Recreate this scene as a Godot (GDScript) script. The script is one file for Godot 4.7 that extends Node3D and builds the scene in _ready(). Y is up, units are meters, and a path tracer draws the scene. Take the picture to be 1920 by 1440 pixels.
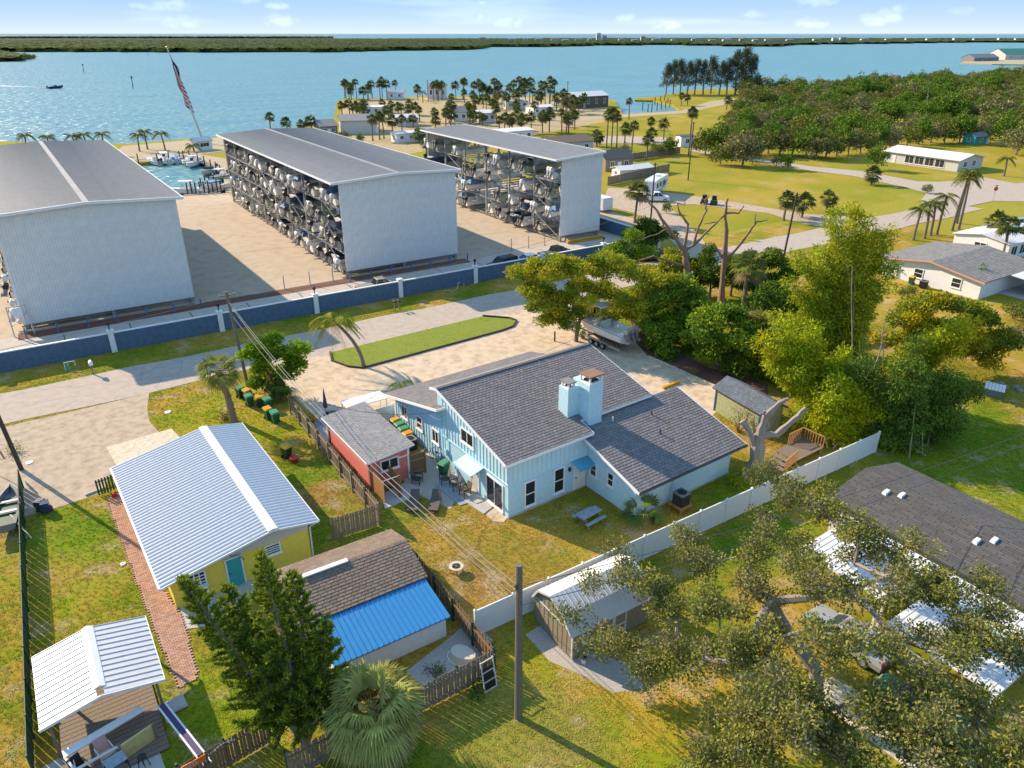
extends Node3D

var M := {}
var T := {}
var used := {}
var R := RandomNumberGenerator.new()

class Mesher:
	var v := PackedVector3Array()
	var c := PackedColorArray()
	var tint := Color(1, 1, 1)
	var colored := false

	func _init(with_color := false) -> void:
		colored = with_color

	func tri(a: Vector3, b: Vector3, d: Vector3) -> void:
		v.append(a)
		v.append(d)
		v.append(b)
		if colored:
			c.append(tint)
			c.append(tint)
			c.append(tint)

	func quad(a: Vector3, b: Vector3, d: Vector3, e: Vector3) -> void:
		tri(a, b, d)
		tri(a, d, e)

	func box(at: Vector3, s: Vector3, b := Basis.IDENTITY) -> void:
		var x := b.x * (s.x / 2)
		var y := b.y * (s.y / 2)
		var z := b.z * (s.z / 2)
		hexa([at - x - y + z, at + x - y + z, at + x - y - z, at - x - y - z], [at - x + y + z, at + x + y + z, at + x + y - z, at - x + y - z])

	func hexa(lo: Array, hi: Array) -> void:
		var n := lo.size()
		for i in n:
			var j := (i + 1) % n
			quad(lo[i], lo[j], hi[j], hi[i])
		for i in range(1, n - 1):
			tri(hi[0], hi[i], hi[i + 1])
			tri(lo[0], lo[i + 1], lo[i])

	func span(a: Vector3, b: Vector3) -> void:
		box((a + b) / 2, (b - a).abs())

	func bar(a: Vector3, b: Vector3, w: float, h := -1.0) -> void:
		var d := b - a
		var l := d.length()
		if l < 0.0001:
			return
		var z := d / l
		var u := Vector3.UP if absf(z.y) < 0.95 else Vector3.RIGHT
		var x := u.cross(z).normalized()
		var y := z.cross(x)
		box((a + b) / 2, Vector3(w, w if h < 0 else h, l), Basis(x, y, z))

	func tube(p: Array, r: Array, sides := 8, caps := true) -> void:
		var rings := []
		var side := Vector3.ZERO
		for i in p.size():
			var d: Vector3 = (p[mini(i + 1, p.size() - 1)] - p[maxi(i - 1, 0)]).normalized()
			if i == 0:
				side = d.cross(Vector3.UP if absf(d.y) < 0.9 else Vector3.RIGHT).normalized()
			else:
				side = (side - d * side.dot(d)).normalized()
			var up := side.cross(d)
			var ring := []
			for k in sides:
				var t := TAU * k / sides
				ring.append(p[i] + (side * cos(t) + up * sin(t)) * r[i])
			rings.append(ring)
		for i in p.size() - 1:
			for k in sides:
				var j := (k + 1) % sides
				quad(rings[i][k], rings[i + 1][k], rings[i + 1][j], rings[i][j])
		if caps:
			var e: Array = rings[p.size() - 1]
			var s: Array = rings[0]
			for k in range(1, sides - 1):
				tri(e[0], e[k + 1], e[k])
				tri(s[0], s[k], s[k + 1])

	func cyl(a: Vector3, b: Vector3, r: float, r2 := -1.0, sides := 10) -> void:
		tube([a, b], [r, r if r2 < 0 else r2], sides)

	func prism(o: Array, z0: float, z1: float) -> void:
		var n := o.size()
		for i in n:
			var a: Vector2 = o[i]
			var b: Vector2 = o[(i + 1) % n]
			quad(Vector3(a.x, a.y, z1), Vector3(a.x, a.y, z0), Vector3(b.x, b.y, z0), Vector3(b.x, b.y, z1))
		var t := Geometry2D.triangulate_polygon(PackedVector2Array(o))
		for i in range(0, t.size(), 3):
			var a: Vector2 = o[t[i]]
			var b: Vector2 = o[t[i + 1]]
			var d: Vector2 = o[t[i + 2]]
			if (b - a).cross(d - a) < 0:
				var s := b
				b = d
				d = s
			tri(Vector3(a.x, a.y, z1), Vector3(b.x, b.y, z1), Vector3(d.x, d.y, z1))
			tri(Vector3(a.x, a.y, z0), Vector3(d.x, d.y, z0), Vector3(b.x, b.y, z0))

	func sheet(o: Array, y: float, down := 0.0) -> void:
		var t := Geometry2D.triangulate_polygon(PackedVector2Array(o))
		for i in range(0, t.size(), 3):
			var a: Vector2 = o[t[i]]
			var b: Vector2 = o[t[i + 1]]
			var d: Vector2 = o[t[i + 2]]
			if (b - a).cross(d - a) > 0:
				var s := b
				b = d
				d = s
			tri(Vector3(a.x, y, a.y), Vector3(b.x, y, b.y), Vector3(d.x, y, d.y))
		if down > 0.0:
			var turn := Geometry2D.is_polygon_clockwise(PackedVector2Array(o))
			for i in o.size():
				var a: Vector2 = o[i]
				var b: Vector2 = o[(i + 1) % o.size()]
				if not turn:
					var s := a
					a = b
					b = s
				quad(Vector3(a.x, y - down, a.y), Vector3(b.x, y - down, b.y), Vector3(b.x, y, b.y), Vector3(a.x, y, a.y))

	func plate(a: Vector3, b: Vector3, d: Vector3, e: Vector3, th: float) -> void:
		var n := (b - a).cross(d - a).normalized() * th
		hexa([a - n, b - n, d - n, e - n], [a, b, d, e])

	func mesh() -> ArrayMesh:
		var m := ArrayMesh.new()
		if v.is_empty():
			v.append_array([Vector3.ZERO, Vector3(0.001, 0, 0), Vector3(0, 0.001, 0)])
			if colored:
				c.append_array([tint, tint, tint])
		var a := []
		a.resize(Mesh.ARRAY_MAX)
		a[Mesh.ARRAY_VERTEX] = v
		if colored:
			a[Mesh.ARRAY_COLOR] = c
		m.add_surface_from_arrays(Mesh.PRIMITIVE_TRIANGLES, a)
		return m

func V(x: float, y: float, z: float) -> Vector3:
	return Vector3 (x, y, z)

func lin(r: float, g: float, b: float) -> Color:
	return Color(r, g, b).linear_to_srgb()

func numbered(called: String) -> String:
	if not used.has(called):
		used[called] = 0
		return called
	used[called] += 1
	return "%s_%03d" % [called, used[called]]

func metas(o: Node, label := "", category := "", group := "", kind := "") -> void:
	if label:
		o.set_meta("label", label)
	if category:
		o.set_meta("category", category)
	if group:
		o.set_meta("group", group)
	if kind:
		o.set_meta("kind", kind)

func thing(called: String, label: String, category: String, at := Vector3.ZERO, turn := 0.0, group := "") -> Node3D:
	var o := Node3D.new()
	o.name = numbered(called)
	add_child(o)
	o.position = at
	o.rotation.y = turn
	metas(o, label, category, group)
	return o

func put(parent: Node, called: String, mesh: Mesh, m: Material, at := Vector3.ZERO, turn := 0.0) -> MeshInstance3D:
	var o := MeshInstance3D.new()
	o.name = called if parent != self else numbered(called)
	o.mesh = mesh
	o.material_override = m
	parent.add_child(o, true)
	o.position = at
	o.rotation.y = turn
	return o

func ground_piece(called: String, mesh: Mesh, m: Material) -> MeshInstance3D:
	var o := put(self, called, mesh, m)
	o.set_meta("kind", "structure")
	return o

func copy(o: Node3D, called: String, label: String, at: Vector3, turn := 0.0, size := 1.0, group := "") -> Node3D:
	var d: Node3D = o.duplicate()
	d.name = numbered(called)
	add_child(d)
	d.position = at
	d.rotation = V(0, turn, 0)
	d.scale = Vector3.ONE * size
	metas(d, label, "", group)
	return d

const ORD := ["first", "second", "third", "fourth", "fifth", "sixth", "seventh", "eighth", "ninth", "tenth", "eleventh", "twelfth", "thirteenth", "fourteenth", "fifteenth", "sixteenth", "seventeenth", "eighteenth", "nineteenth", "twentieth", "twenty-first", "twenty-second", "twenty-third", "twenty-fourth", "twenty-fifth", "twenty-sixth", "twenty-seventh", "twenty-eighth", "twenty-ninth", "thirtieth", "thirty-first", "thirty-second", "thirty-third", "thirty-fourth", "thirty-fifth", "thirty-sixth", "thirty-seventh", "thirty-eighth", "thirty-ninth", "fortieth"]

func noise_image(size: int, freq: float, octaves: int, seed_: int, kind := FastNoiseLite.TYPE_SIMPLEX_SMOOTH) -> Image:
	var n := FastNoiseLite.new()
	n.noise_type = kind
	n.seed = seed_
	n.frequency = freq
	n.fractal_octaves = octaves
	n.fractal_type = FastNoiseLite.FRACTAL_FBM if octaves > 1 else FastNoiseLite.FRACTAL_NONE
	n.fractal_gain = 0.62
	var i := n.get_seamless_image(size, size)
	i.convert(Image.FORMAT_L8)
	return i

func ramp_texture(src: Image, stops: Array) -> ImageTexture:
	var lut := PackedByteArray()
	for k in 256:
		var t := k / 255.0
		var col: Color = stops[stops.size() - 1][1]
		for s in stops.size() - 1:
			if t <= stops[s + 1][0]:
				col = stops[s][1].lerp(stops[s + 1][1], clampf((t - stops[s][0]) / maxf(stops[s + 1][0] - stops[s][0], 0.001), 0, 1))
				break
		col = col.linear_to_srgb()
		lut.append_array([col.r8, col.g8, col.b8])
	var d := src.get_data()
	var out := PackedByteArray()
	out.resize(d.size() * 3)
	var w := 0
	for b in d:
		var q := b * 3
		out[w] = lut[q]
		out[w + 1] = lut[q + 1]
		out[w + 2] = lut[q + 2]
		w += 3
	return ImageTexture.create_from_image(Image.create_from_data(src.get_width(), src.get_height(), false, Image.FORMAT_RGB8, out))

func mat(called: String, col: Color, rough := 0.8, metal := 0.0, tex := "", metres := 2.0, bump := 0.0) -> StandardMaterial3D:
	var m := StandardMaterial3D.new()
	m.albedo_color = col.linear_to_srgb()
	m.roughness = rough
	m.metallic = metal
	if tex:
		m.albedo_texture = T[tex]
		m.uv1_triplanar = true
		m.uv1_world_triplanar = true
		m.uv1_scale = Vector3.ONE / metres
		if bump > 0.0:
			m.heightmap_enabled = true
			m.heightmap_texture = T[tex]
			m.heightmap_scale = bump
	M[called] = m
	return m

func vmat(called: String, rough := 0.8, tex := "", metres := 2.0, back := 0.0) -> StandardMaterial3D:
	var m := mat(called, Color(1, 1, 1), rough, 0.0, tex, metres)
	m.vertex_color_use_as_albedo = true
	m.cull_mode = BaseMaterial3D.CULL_DISABLED
	m.metallic_specular = 0.15
	if back > 0.0:
		m.backlight_enabled = true
		m.backlight = Color(back, back, back)
	return m

func jit(c: Color, k: float) -> Color:
	var f := 1.0 + R.randf_range(-k, k)
	return Color(c.r * f * (1.0 + R.randf_range(-k, k) * 0.4), c.g * f, c.b * f * (1.0 + R.randf_range(-k, k) * 0.4))

func make_materials() -> void:
	var fine := noise_image(512, 0.06, 4, 11)
	var cloud := noise_image(512, 0.012, 5, 23)
	var cell := noise_image(512, 0.05, 2, 31, FastNoiseLite.TYPE_CELLULAR)
	T.grain = ramp_texture(fine, [[0.0, Color(0.62, 0.62, 0.62)], [1.0, Color(1, 1, 1)]])
	T.patch = ramp_texture(cloud, [[0.0, Color(0.6, 0.58, 0.55)], [0.45, Color(0.86, 0.86, 0.85)], [1.0, Color(1, 1, 1)]])
	T.pebble = ramp_texture(cell, [[0.0, Color(0.5, 0.49, 0.47)], [0.6, Color(0.85, 0.84, 0.82)], [1.0, Color(1, 1, 1)]])
	T.soft = ramp_texture(cloud, [[0.0, Color(0.86, 0.86, 0.86)], [1.0, Color(1, 1, 1)]])
	var w := Image.create(256, 256, false, Image.FORMAT_L8)
	var n := FastNoiseLite.new()
	n.seed = 5
	n.frequency = 0.03
	n.fractal_octaves = 4
	for y in 256:
		for x in 256:
			var t := TAU * y / 256.0
			var q := clampf(0.5 + 0.6 * n.get_noise_3d(x * 3.0, cos(t) * 14.0, sin(t) * 14.0), 0, 1)
			w.set_pixel(x, y, Color(q, q, q))
	T.wood = ramp_texture(w, [[0.0, Color(0.5, 0.47, 0.44)], [0.5, Color(0.85, 0.84, 0.82)], [1.0, Color(1, 1, 1)]])
	var big := noise_image(1024, 0.02, 6, 77)
	T.grass = ramp_texture(big, [[0.0, Color(0.45, 0.4, 0.3)], [0.32, Color(0.8, 0.76, 0.66)], [0.5, Color(1, 1, 1)], [0.68, Color(0.8, 0.95, 0.7)], [1.0, Color(0.62, 0.9, 0.55)]])
	T.gravel = ramp_texture(noise_image(1024, 0.016, 8, 41), [[0.0, Color(0.55, 0.52, 0.48)], [0.4, Color(0.84, 0.82, 0.79)], [0.7, Color(0.97, 0.96, 0.95)], [1.0, Color(1, 1, 1)]])
	T.stain = ramp_texture(noise_image(1024, 0.01, 6, 52), [[0.0, Color(0.7, 0.68, 0.66)], [0.4, Color(0.9, 0.89, 0.88)], [1.0, Color(1, 1, 1)]])

	mat("white", Color(0.78, 0.79, 0.8), 0.6, 0.0, "soft", 3.0)
	mat("trim", Color(0.8, 0.8, 0.8), 0.5)
	mat("vinyl", Color(0.82, 0.82, 0.82), 0.45, 0.0, "soft", 2.5)
	mat("wall_blue", Color(0.44, 0.7, 0.82), 0.75, 0.0, "soft", 2.5)
	mat("wall_blue_pale", Color(0.5, 0.74, 0.83), 0.75, 0.0, "soft", 2.5)
	mat("awning_blue", Color(0.12, 0.42, 0.62), 0.5, 0.0, "soft", 1.5)
	mat("navy", Color(0.085, 0.15, 0.25), 0.7, 0.0, "patch", 4.0)
	mat("steel_white", Color(0.8, 0.78, 0.75), 0.55, 0.0, "soft", 6.0)
	mat("steel_roof", Color(0.34, 0.335, 0.33), 0.55, 0.15, "stain", 22.0)
	mat("steel_grey", Color(0.34, 0.34, 0.33), 0.6, 0.2, "patch", 2.0)
	mat("galv", Color(0.5, 0.52, 0.54), 0.42, 0.6, "soft", 1.5)
	mat("galv_roof", Color(0.6, 0.61, 0.63), 0.4, 0.35, "soft", 2.5)
	mat("seam_roof", Color(0.6, 0.6, 0.62), 0.5, 0.15, "soft", 3.0)
	mat("tin_blue", Color(0.04, 0.25, 0.55), 0.38, 0.2, "soft", 2.0)
	mat("rail_blue", Color(0.04, 0.14, 0.3), 0.5)
	mat("yellow", Color(0.85, 0.66, 0.09), 0.75, 0.0, "soft", 2.0)
	mat("yellow_pale", Color(0.62, 0.56, 0.25), 0.8, 0.0, "patch", 2.0)
	mat("cream", Color(0.6, 0.58, 0.55), 0.75, 0.0, "soft", 2.0)
	mat("teal", Color(0.04, 0.35, 0.34), 0.5)
	mat("coral", Color(0.72, 0.2, 0.16), 0.75, 0.0, "soft", 1.5)
	mat("tan", Color(0.30, 0.25, 0.17), 0.8, 0.0, "wood", 1.5)
	mat("olive", Color(0.34, 0.36, 0.2), 0.8, 0.0, "patch", 2.0)
	mat("fence_wood", Color(0.25, 0.2, 0.15), 0.9, 0.0, "wood", 0.8, 0.3)
	mat("fence_brown", Color(0.22, 0.14, 0.075), 0.9, 0.0, "wood", 0.8, 0.3)
	mat("new_wood", Color(0.42, 0.22, 0.08), 0.8, 0.0, "wood", 0.7)
	mat("deck_wood", Color(0.24, 0.19, 0.15), 0.85, 0.0, "wood", 0.8)
	mat("pole_wood", Color(0.2, 0.17, 0.14), 0.9, 0.0, "wood", 0.7, 0.5)
	mat("dark_pole", Color(0.075, 0.06, 0.05), 0.9, 0.0, "wood", 0.7)
	mat("timber", Color(0.07, 0.05, 0.045), 0.9, 0.0, "wood", 0.8)
	mat("bark", Color(0.26, 0.19, 0.14), 0.95, 0.0, "grain", 0.7, 2.0)
	mat("bark_grey", Color(0.3, 0.27, 0.24), 0.95, 0.0, "grain", 0.6, 2.0)
	mat("bark_red", Color(0.34, 0.2, 0.13), 0.9, 0.0, "grain", 0.9, 2.0)
	mat("palm_trunk", Color(0.23, 0.19, 0.15), 0.95, 0.0, "grain", 0.4, 3.0)
	mat("deadwood", Color(0.36, 0.3, 0.25), 0.95, 0.0, "grain", 0.6, 2.0)
	mat("culm", Color(0.34, 0.33, 0.16), 0.6)
	mat("concrete", Color(0.46, 0.45, 0.44), 0.9, 0.0, "stain", 9.0)
	mat("yard", Color(0.47, 0.38, 0.28), 0.92, 0.0, "stain", 26.0)
	mat("apron", Color(0.48, 0.43, 0.37), 0.92, 0.0, "stain", 14.0)
	mat("slab", Color(0.62, 0.55, 0.42), 0.9, 0.0, "patch", 3.0)
	mat("asphalt", Color(0.44, 0.37, 0.31), 0.95, 0.0, "stain", 12.0)
	mat("gravel", Color(0.46, 0.37, 0.28), 1.0, 0.0, "gravel", 17.0, 1.5)
	mat("shell", Color(0.6, 0.48, 0.35), 1.0, 0.0, "gravel", 23.0, 1.0)
	mat("pale_gravel", Color(0.5, 0.47, 0.44), 1.0, 0.0, "pebble", 2.0, 2.0)
	mat("mulch", Color(0.2, 0.09, 0.06), 1.0, 0.0, "pebble", 1.6, 3.0)
	mat("sand", Color(0.44, 0.36, 0.23), 1.0, 0.0, "patch", 6.0)
	mat("camp", Color(0.42, 0.33, 0.17), 1.0, 0.0, "gravel", 40.0)
	mat("glass", Color(0.02, 0.03, 0.035), 0.06)
	mat("screen", Color(0.02, 0.021, 0.022), 0.7)
	mat("black", Color(0.012, 0.012, 0.013), 0.5)
	mat("rubber", Color(0.018, 0.018, 0.018), 0.85)
	mat("dark_grey", Color(0.06, 0.06, 0.062), 0.6)
	mat("mid_grey", Color(0.2, 0.2, 0.2), 0.7)
	mat("taupe", Color(0.12, 0.1, 0.09), 0.85, 0.0, "grain", 0.5)
	mat("bin_green", Color(0.006, 0.09, 0.045), 0.5)
	mat("bin_dark", Color(0.006, 0.05, 0.03), 0.5)
	mat("lid_yellow", Color(0.55, 0.3, 0.01), 0.5)
	mat("lid_green", Color(0.05, 0.25, 0.13), 0.5)
	mat("dark_green", Color(0.01, 0.06, 0.035), 0.6)
	mat("red", Color(0.5, 0.03, 0.02), 0.5)
	mat("orange", Color(0.6, 0.14, 0.02), 0.6)
	mat("purple", Color(0.07, 0.055, 0.13), 0.8)
	mat("gelcoat", Color(0.82, 0.81, 0.78), 0.3, 0.0, "soft", 2.0)
	mat("gelcoat_cream", Color(0.55, 0.52, 0.44), 0.35, 0.0, "soft", 2.0)
	mat("gelcoat_green", Color(0.3, 0.36, 0.27), 0.35)
	mat("gelcoat_navy", Color(0.03, 0.055, 0.12), 0.3)
	mat("canvas", Color(0.6, 0.58, 0.54), 0.85)
	mat("canvas_blue", Color(0.1, 0.2, 0.36), 0.8)
	mat("silver", Color(0.45, 0.46, 0.47), 0.35, 0.5)
	mat("paint_black", Color(0.012, 0.014, 0.018), 0.25)
	mat("paint_white", Color(0.7, 0.72, 0.74), 0.3)
	mat("paint_tan", Color(0.3, 0.27, 0.22), 0.35)
	mat("lamp_red", Color(0.35, 0.01, 0.01), 0.3)
	mat("terracotta", Color(0.3, 0.17, 0.11), 0.85, 0.0, "grain", 0.6)
	mat("dark_roof", Color(0.1, 0.1, 0.105), 0.85, 0.0, "stain", 6.0)
	mat("grey_roof", Color(0.24, 0.235, 0.23), 0.9, 0.0, "stain", 8.0)
	mat("white_roof", Color(0.72, 0.72, 0.73), 0.7, 0.0, "stain", 8.0)
	mat("brown_roof", Color(0.16, 0.12, 0.09), 0.9, 0.0, "stain", 6.0)
	mat("solar", Color(0.02, 0.03, 0.06), 0.2)
	mat("pink_trim", Color(0.55, 0.3, 0.27), 0.7)
	mat("rock", Color(0.3, 0.28, 0.25), 0.95, 0.0, "grain", 0.8, 3.0)
	mat("awning_slab", Color(0.3, 0.36, 0.42), 0.85, 0.0, "patch", 2.0)
	mat("lawn_island", Color(0.2, 0.24, 0.02), 1.0, 0.0, "grass", 5.0, 2.0)
	vmat("shingle", 0.92, "grain", 0.8)
	vmat("leaf", 0.7, "", 2.0, 0.8)
	vmat("leaf_far", 0.8, "", 2.0, 0.55)
	vmat("tinted", 0.85, "grain", 1.2)
	vmat("lawn", 1.0, "grass", 11.0, 0.0)
	vmat("tuft", 0.9, "", 2.0, 0.7)
	vmat("canopy", 0.95, "grain", 30.0)

func _ready() -> void:
	R.seed = 20240
	var cam := Camera3D.new()
	cam.name = "camera"
	cam.fov = 55.106
	cam.near = 0.5
	cam.far = 60000.0
	cam.position = V(0, 30, 0)
	cam.rotation_degrees = V(-25.42, -32.7, 0)
	add_child(cam)
	var env := Environment.new()
	env.background_mode = Environment.BG_SKY
	var sky := Sky.new()
	var sm := ProceduralSkyMaterial.new()
	sm.sky_top_color = lin(0.185, 0.325, 0.53)
	sm.sky_horizon_color = lin(0.44, 0.51, 0.57)
	sm.sky_curve = 0.016
	sm.ground_bottom_color = lin(0.1, 0.13, 0.12)
	sm.ground_horizon_color = lin(0.3, 0.38, 0.42)
	sm.ground_curve = 0.03
	sm.sun_angle_max = 1.0
	sm.sky_cover = cloud_cover()
	sm.sky_cover_modulate = Color(1, 1, 1, 1)
	sky.sky_material = sm
	env.sky = sky
	env.background_energy_multiplier = 1.0
	env.tonemap_mode = Environment.TONE_MAPPER_LINEAR
	env.tonemap_exposure = 1.9
	env.sdfgi_enabled = true
	env.ssao_enabled = true
	env.ssil_enabled = true
	var we := WorldEnvironment.new()
	we.name = "world_environment"
	we.environment = env
	add_child(we)
	var sun := DirectionalLight3D.new()
	sun.name = "sun"
	sun.light_color = Color(1.0, 0.91, 0.78)
	sun.light_energy = 1.45
	sun.light_angular_distance = 0.5
	sun.shadow_enabled = true
	add_child(sun)
	sun.look_at_from_position(Vector3.ZERO, V(0.359, -0.485, 0.796))
	make_materials()
	make_ground()
	make_water_and_far_shore()
	make_barns()
	make_blue_house()
	make_neighbours()
	make_fences()
	make_yard_things()
	make_street_things()
	make_trees()
	make_far_things()

func cloud_cover() -> ImageTexture:
	var w := 4096
	var h := 2048
	var data := PackedByteArray()
	data.resize(w * h * 4)
	var im := Image.create_from_data(w, h, false, Image.FORMAT_RGBA8, data)
	var n := FastNoiseLite.new()
	n.seed = 9
	n.frequency = 0.02
	n.fractal_octaves = 4
	var rr := RandomNumberGenerator.new()
	rr.seed = 77
	for k in 150:
		var az := rr.randf() * w
		var el := rr.randf_range(0.5, 2.6)
		if k > 90:
			el = rr.randf_range(2.6, 14.0)
		var wd := rr.randf_range(5, 15) * (1.0 + el * 0.12)
		var ht := wd * rr.randf_range(0.12, 0.22) + 0.8
		var cy := h / 2.0 - el * h / 180.0
		var soft := rr.randf_range(0.35, 0.9)
		for y in range(int(cy - ht * 2), int(cy + ht) + 2):
			for x in range(int(az - wd), int(az + wd) + 1):
				var u := (x - az) / wd
				var vv := (y - cy) / (ht if y > cy else ht * 1.7)
				var d := 1.0 - u * u - vv * vv + n.get_noise_2d(x * 4.0, y * 8.0 + k * 40.0) * 0.9
				if d > 0.0:
					var a := clampf(d * 0.8, 0, 1) * soft
					var xx := posmod(x, w)
					var old := im.get_pixel(xx, y).a
					im.set_pixel(xx, y, Color(0.72, 0.72, 0.76, maxf(old, a * 0.4)))
	for y in range(int(h / 2.0 - 2.4 * h / 180.0), int(h / 2.0 - 0.6 * h / 180.0)):
		for x in w:
			var t := TAU * x / w
			var q := n.get_noise_3d(cos(t) * 160.0, sin(t) * 160.0, y * 2.6)
			if q > 0.12:
				var old := im.get_pixel(x, y)
				if old.a < 0.05:
					im.set_pixel(x, y, Color(0.6, 0.62, 0.68, minf((q - 0.12) * 0.6, 0.2)))
	return ImageTexture.create_from_image(im)

var bare := []
var grassy := []
var lawn_noise := FastNoiseLite.new()
var lawn_fine := FastNoiseLite.new()
var lawn_zones := []

func lawn_color(x: float, z: float) -> Color:
	var a := lawn_noise.get_noise_2d(x, z)
	var b := lawn_fine.get_noise_2d(x, z)
	var t := clampf(0.5 + a * 1.1 + b * 0.55, 0, 1)
	var lush := Color(0.18, 0.21, 0.02)
	var dry := Color(0.42, 0.26, 0.05)
	for q in lawn_zones:
		var d: float = Vector2(x - q[0], z - q[1]).length() / q[2]
		if d < 1.0:
			var k := (1.0 - d * d) * 0.9
			lush = lush.lerp(q[3], k)
			dry = dry.lerp(q[4], k)
	var c := lush.lerp(dry, t)
	var w := lawn_fine.get_noise_2d(x * 0.55 + 200, z * 0.55) + a * 0.5
	return c.lerp(Color(0.46, 0.33, 0.2), clampf((w - 0.34) * 4.0, 0, 0.75))

func is_bare(p: Vector2) -> bool:
	for q in grassy:
		if q[0].has_point(p) and Geometry2D.is_point_in_polygon(p, q[1]):
			return false
	for q in bare:
		if q[0].has_point(p) and Geometry2D.is_point_in_polygon(p, q[1]):
			return true
	return false

func pave(called: String, o: Array, m: String, y: float, down := 0.0, clear := true) -> MeshInstance3D:
	var st := Mesher.new()
	st.sheet(o, y, down)
	if clear:
		var box := Rect2(o[0], Vector2.ZERO)
		for p in o:
			box = box.expand(p)
		bare.append([box, PackedVector2Array(o)])
	return ground_piece(called, st.mesh(), M[m])

func rect_bare(x0: float, z0: float, x1: float, z1: float, at := Vector2.ZERO, turn := 0.0) -> void:
	var o := PackedVector2Array()
	for p in [Vector2(x0, z0), Vector2(x1, z0), Vector2(x1, z1), Vector2(x0, z1)]:
		o.append(at + Vector2(p.x * cos(turn) + p.y * sin(turn), -p.x * sin(turn) + p.y * cos(turn)))
	var box := Rect2(o[0], Vector2.ZERO)
	for p in o:
		box = box.expand(p)
	bare.append([box, o])

func make_ground() -> void:
	lawn_noise.seed = 3
	lawn_noise.frequency = 0.11
	lawn_noise.fractal_octaves = 3
	lawn_fine.seed = 8
	lawn_fine.frequency = 0.8
	lawn_fine.fractal_octaves = 3
	var green := Color(0.13, 0.21, 0.015)
	var bright := Color(0.24, 0.27, 0.015)
	var orange := Color(0.4, 0.24, 0.055)
	var brown := Color(0.3, 0.17, 0.06)
	var gold := Color(0.46, 0.3, 0.05)
	lawn_zones = [[17.53, -33.6, 9.0, Color(0.26, 0.22, 0.04), orange], [19.02, -29.63, 5.0, Color(0.3, 0.2, 0.04), brown],
		[10.43, -59.44, 9.0, bright, gold], [-2.81, -46.65, 7.0, green, Color(0.3, 0.27, 0.06)], [-6.65, -42.86, 8.0, bright, orange],
		[1.45, -29.03, 6.0, green, bright], [18.36, -19.29, 9.0, bright, gold], [13.66, -19.43, 5.0, Color(0.27, 0.23, 0.05), Color(0.34, 0.24, 0.11)],
		[34.73, -25.19, 7.0, green, Color(0.34, 0.26, 0.04)], [22.33, -15.99, 6.0, bright, gold], [81.54, -33.63, 16.0, Color(0.28, 0.22, 0.03), orange],
		[57.05, -23.16, 14.0, green, Color(0.2, 0.24, 0.02)], [13.23, -45.02, 6.0, green, brown], [99.01, -51.76, 16.0, Color(0.3, 0.27, 0.03), gold], [29.07, -67.32, 9.0, Color(0.2, 0.27, 0.015), Color(0.3, 0.27, 0.03)], [39.88, -68.94, 5.0, Color(0.2, 0.26, 0.015), Color(0.36, 0.2, 0.05)]]
	var land := [Vector2(-300, 60), Vector2(-300, -172), Vector2(8, -170)] + [Vector2(33.94, -163.66), Vector2(40.12, -192.9), Vector2(38.35, -220.67), Vector2(26.18, -217.55)] + [Vector2(-30, -238), Vector2(-160, -245), Vector2(-160, -300)] + [Vector2(-4.78, -287.69), Vector2(15.72, -268.62), Vector2(27.88, -259.37), Vector2(43.51, -261.28), Vector2(53.26, -261.37), Vector2(66.48, -266.4), Vector2(95.61, -280.69), Vector2(106.75, -296.26), Vector2(136.93, -373.83), Vector2(147.89, -390.73), Vector2(166.06, -379.07), Vector2(185.78, -383.73), Vector2(210.84, -367.65), Vector2(259.55, -345.5), Vector2(262.41, -334.54), Vector2(258.4, -307.52), Vector2(228.68, -267.06), Vector2(215.16, -249.72), Vector2(245.62, -247.15), Vector2(263.97, -270.51), Vector2(273.16, -294.09), Vector2(267.49, -301.69), Vector2(276.74, -312.23), Vector2(296.15, -312.88), Vector2(350.78, -343.43), Vector2(381.7, -329.32), Vector2(435.15, -331.96), Vector2(551.65, -330.23), Vector2(725.46, -332.37), Vector2(890.57, -325.17)] + [Vector2(1500, -100), Vector2(1500, 60)]
	var st := Mesher.new(true)
	st.tint = Color(0.33, 0.29, 0.05)
	st.sheet(land, -0.03, 1.2)
	ground_piece("ground", st.mesh(), M.lawn)
	st = Mesher.new(true)
	var x0 := -32.0
	var z0 := -82.2
	var s := 0.7
	var nx := 225
	var nz := 101
	var cols := []
	for j in nz + 1:
		var row := PackedColorArray()
		for i in nx + 1:
			row.append(lawn_color(x0 + i * s, z0 + j * s))
		cols.append(row)
	for j in nz:
		for i in nx:
			var a := V(x0 + i * s, 0, z0 + j * s)
			var b := a + V(0, 0, s)
			var d := a + V(s, 0, s)
			var e := a + V(s, 0, 0)
			st.v.append_array([a, d, b, a, e, d])
			st.c.append_array([cols[j][i], cols[j + 1][i + 1], cols[j + 1][i], cols[j][i], cols[j][i + 1], cols[j + 1][i + 1]])
	ground_piece("lawn", st.mesh(), M.lawn)
	st = Mesher.new(true)
	var lp := PackedVector2Array(land)
	var fs := 3.0
	for j in 86:
		for i in 100:
			var c := Vector2(78.0 + i * fs, -84.0 - j * fs)
			if Geometry2D.is_point_in_polygon(c, lp) and Geometry2D.is_point_in_polygon(c + Vector2(fs, -fs), lp) and Geometry2D.is_point_in_polygon(c + Vector2(0, -fs), lp):
				var q := []
				for o in [Vector2(0, 0), Vector2(fs, 0), Vector2(fs, -fs), Vector2(0, -fs)]:
					q.append(c + o)
				for o in [0, 2, 1, 0, 3, 2]:
					st.v.append(V(q[o].x, -0.015, q[o].y))
					var w := lawn_color(q[o].x * 0.35, q[o].y * 0.35)
					st.c.append(w.lerp(Color(0.36, 0.31, 0.05), 0.45))
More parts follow.
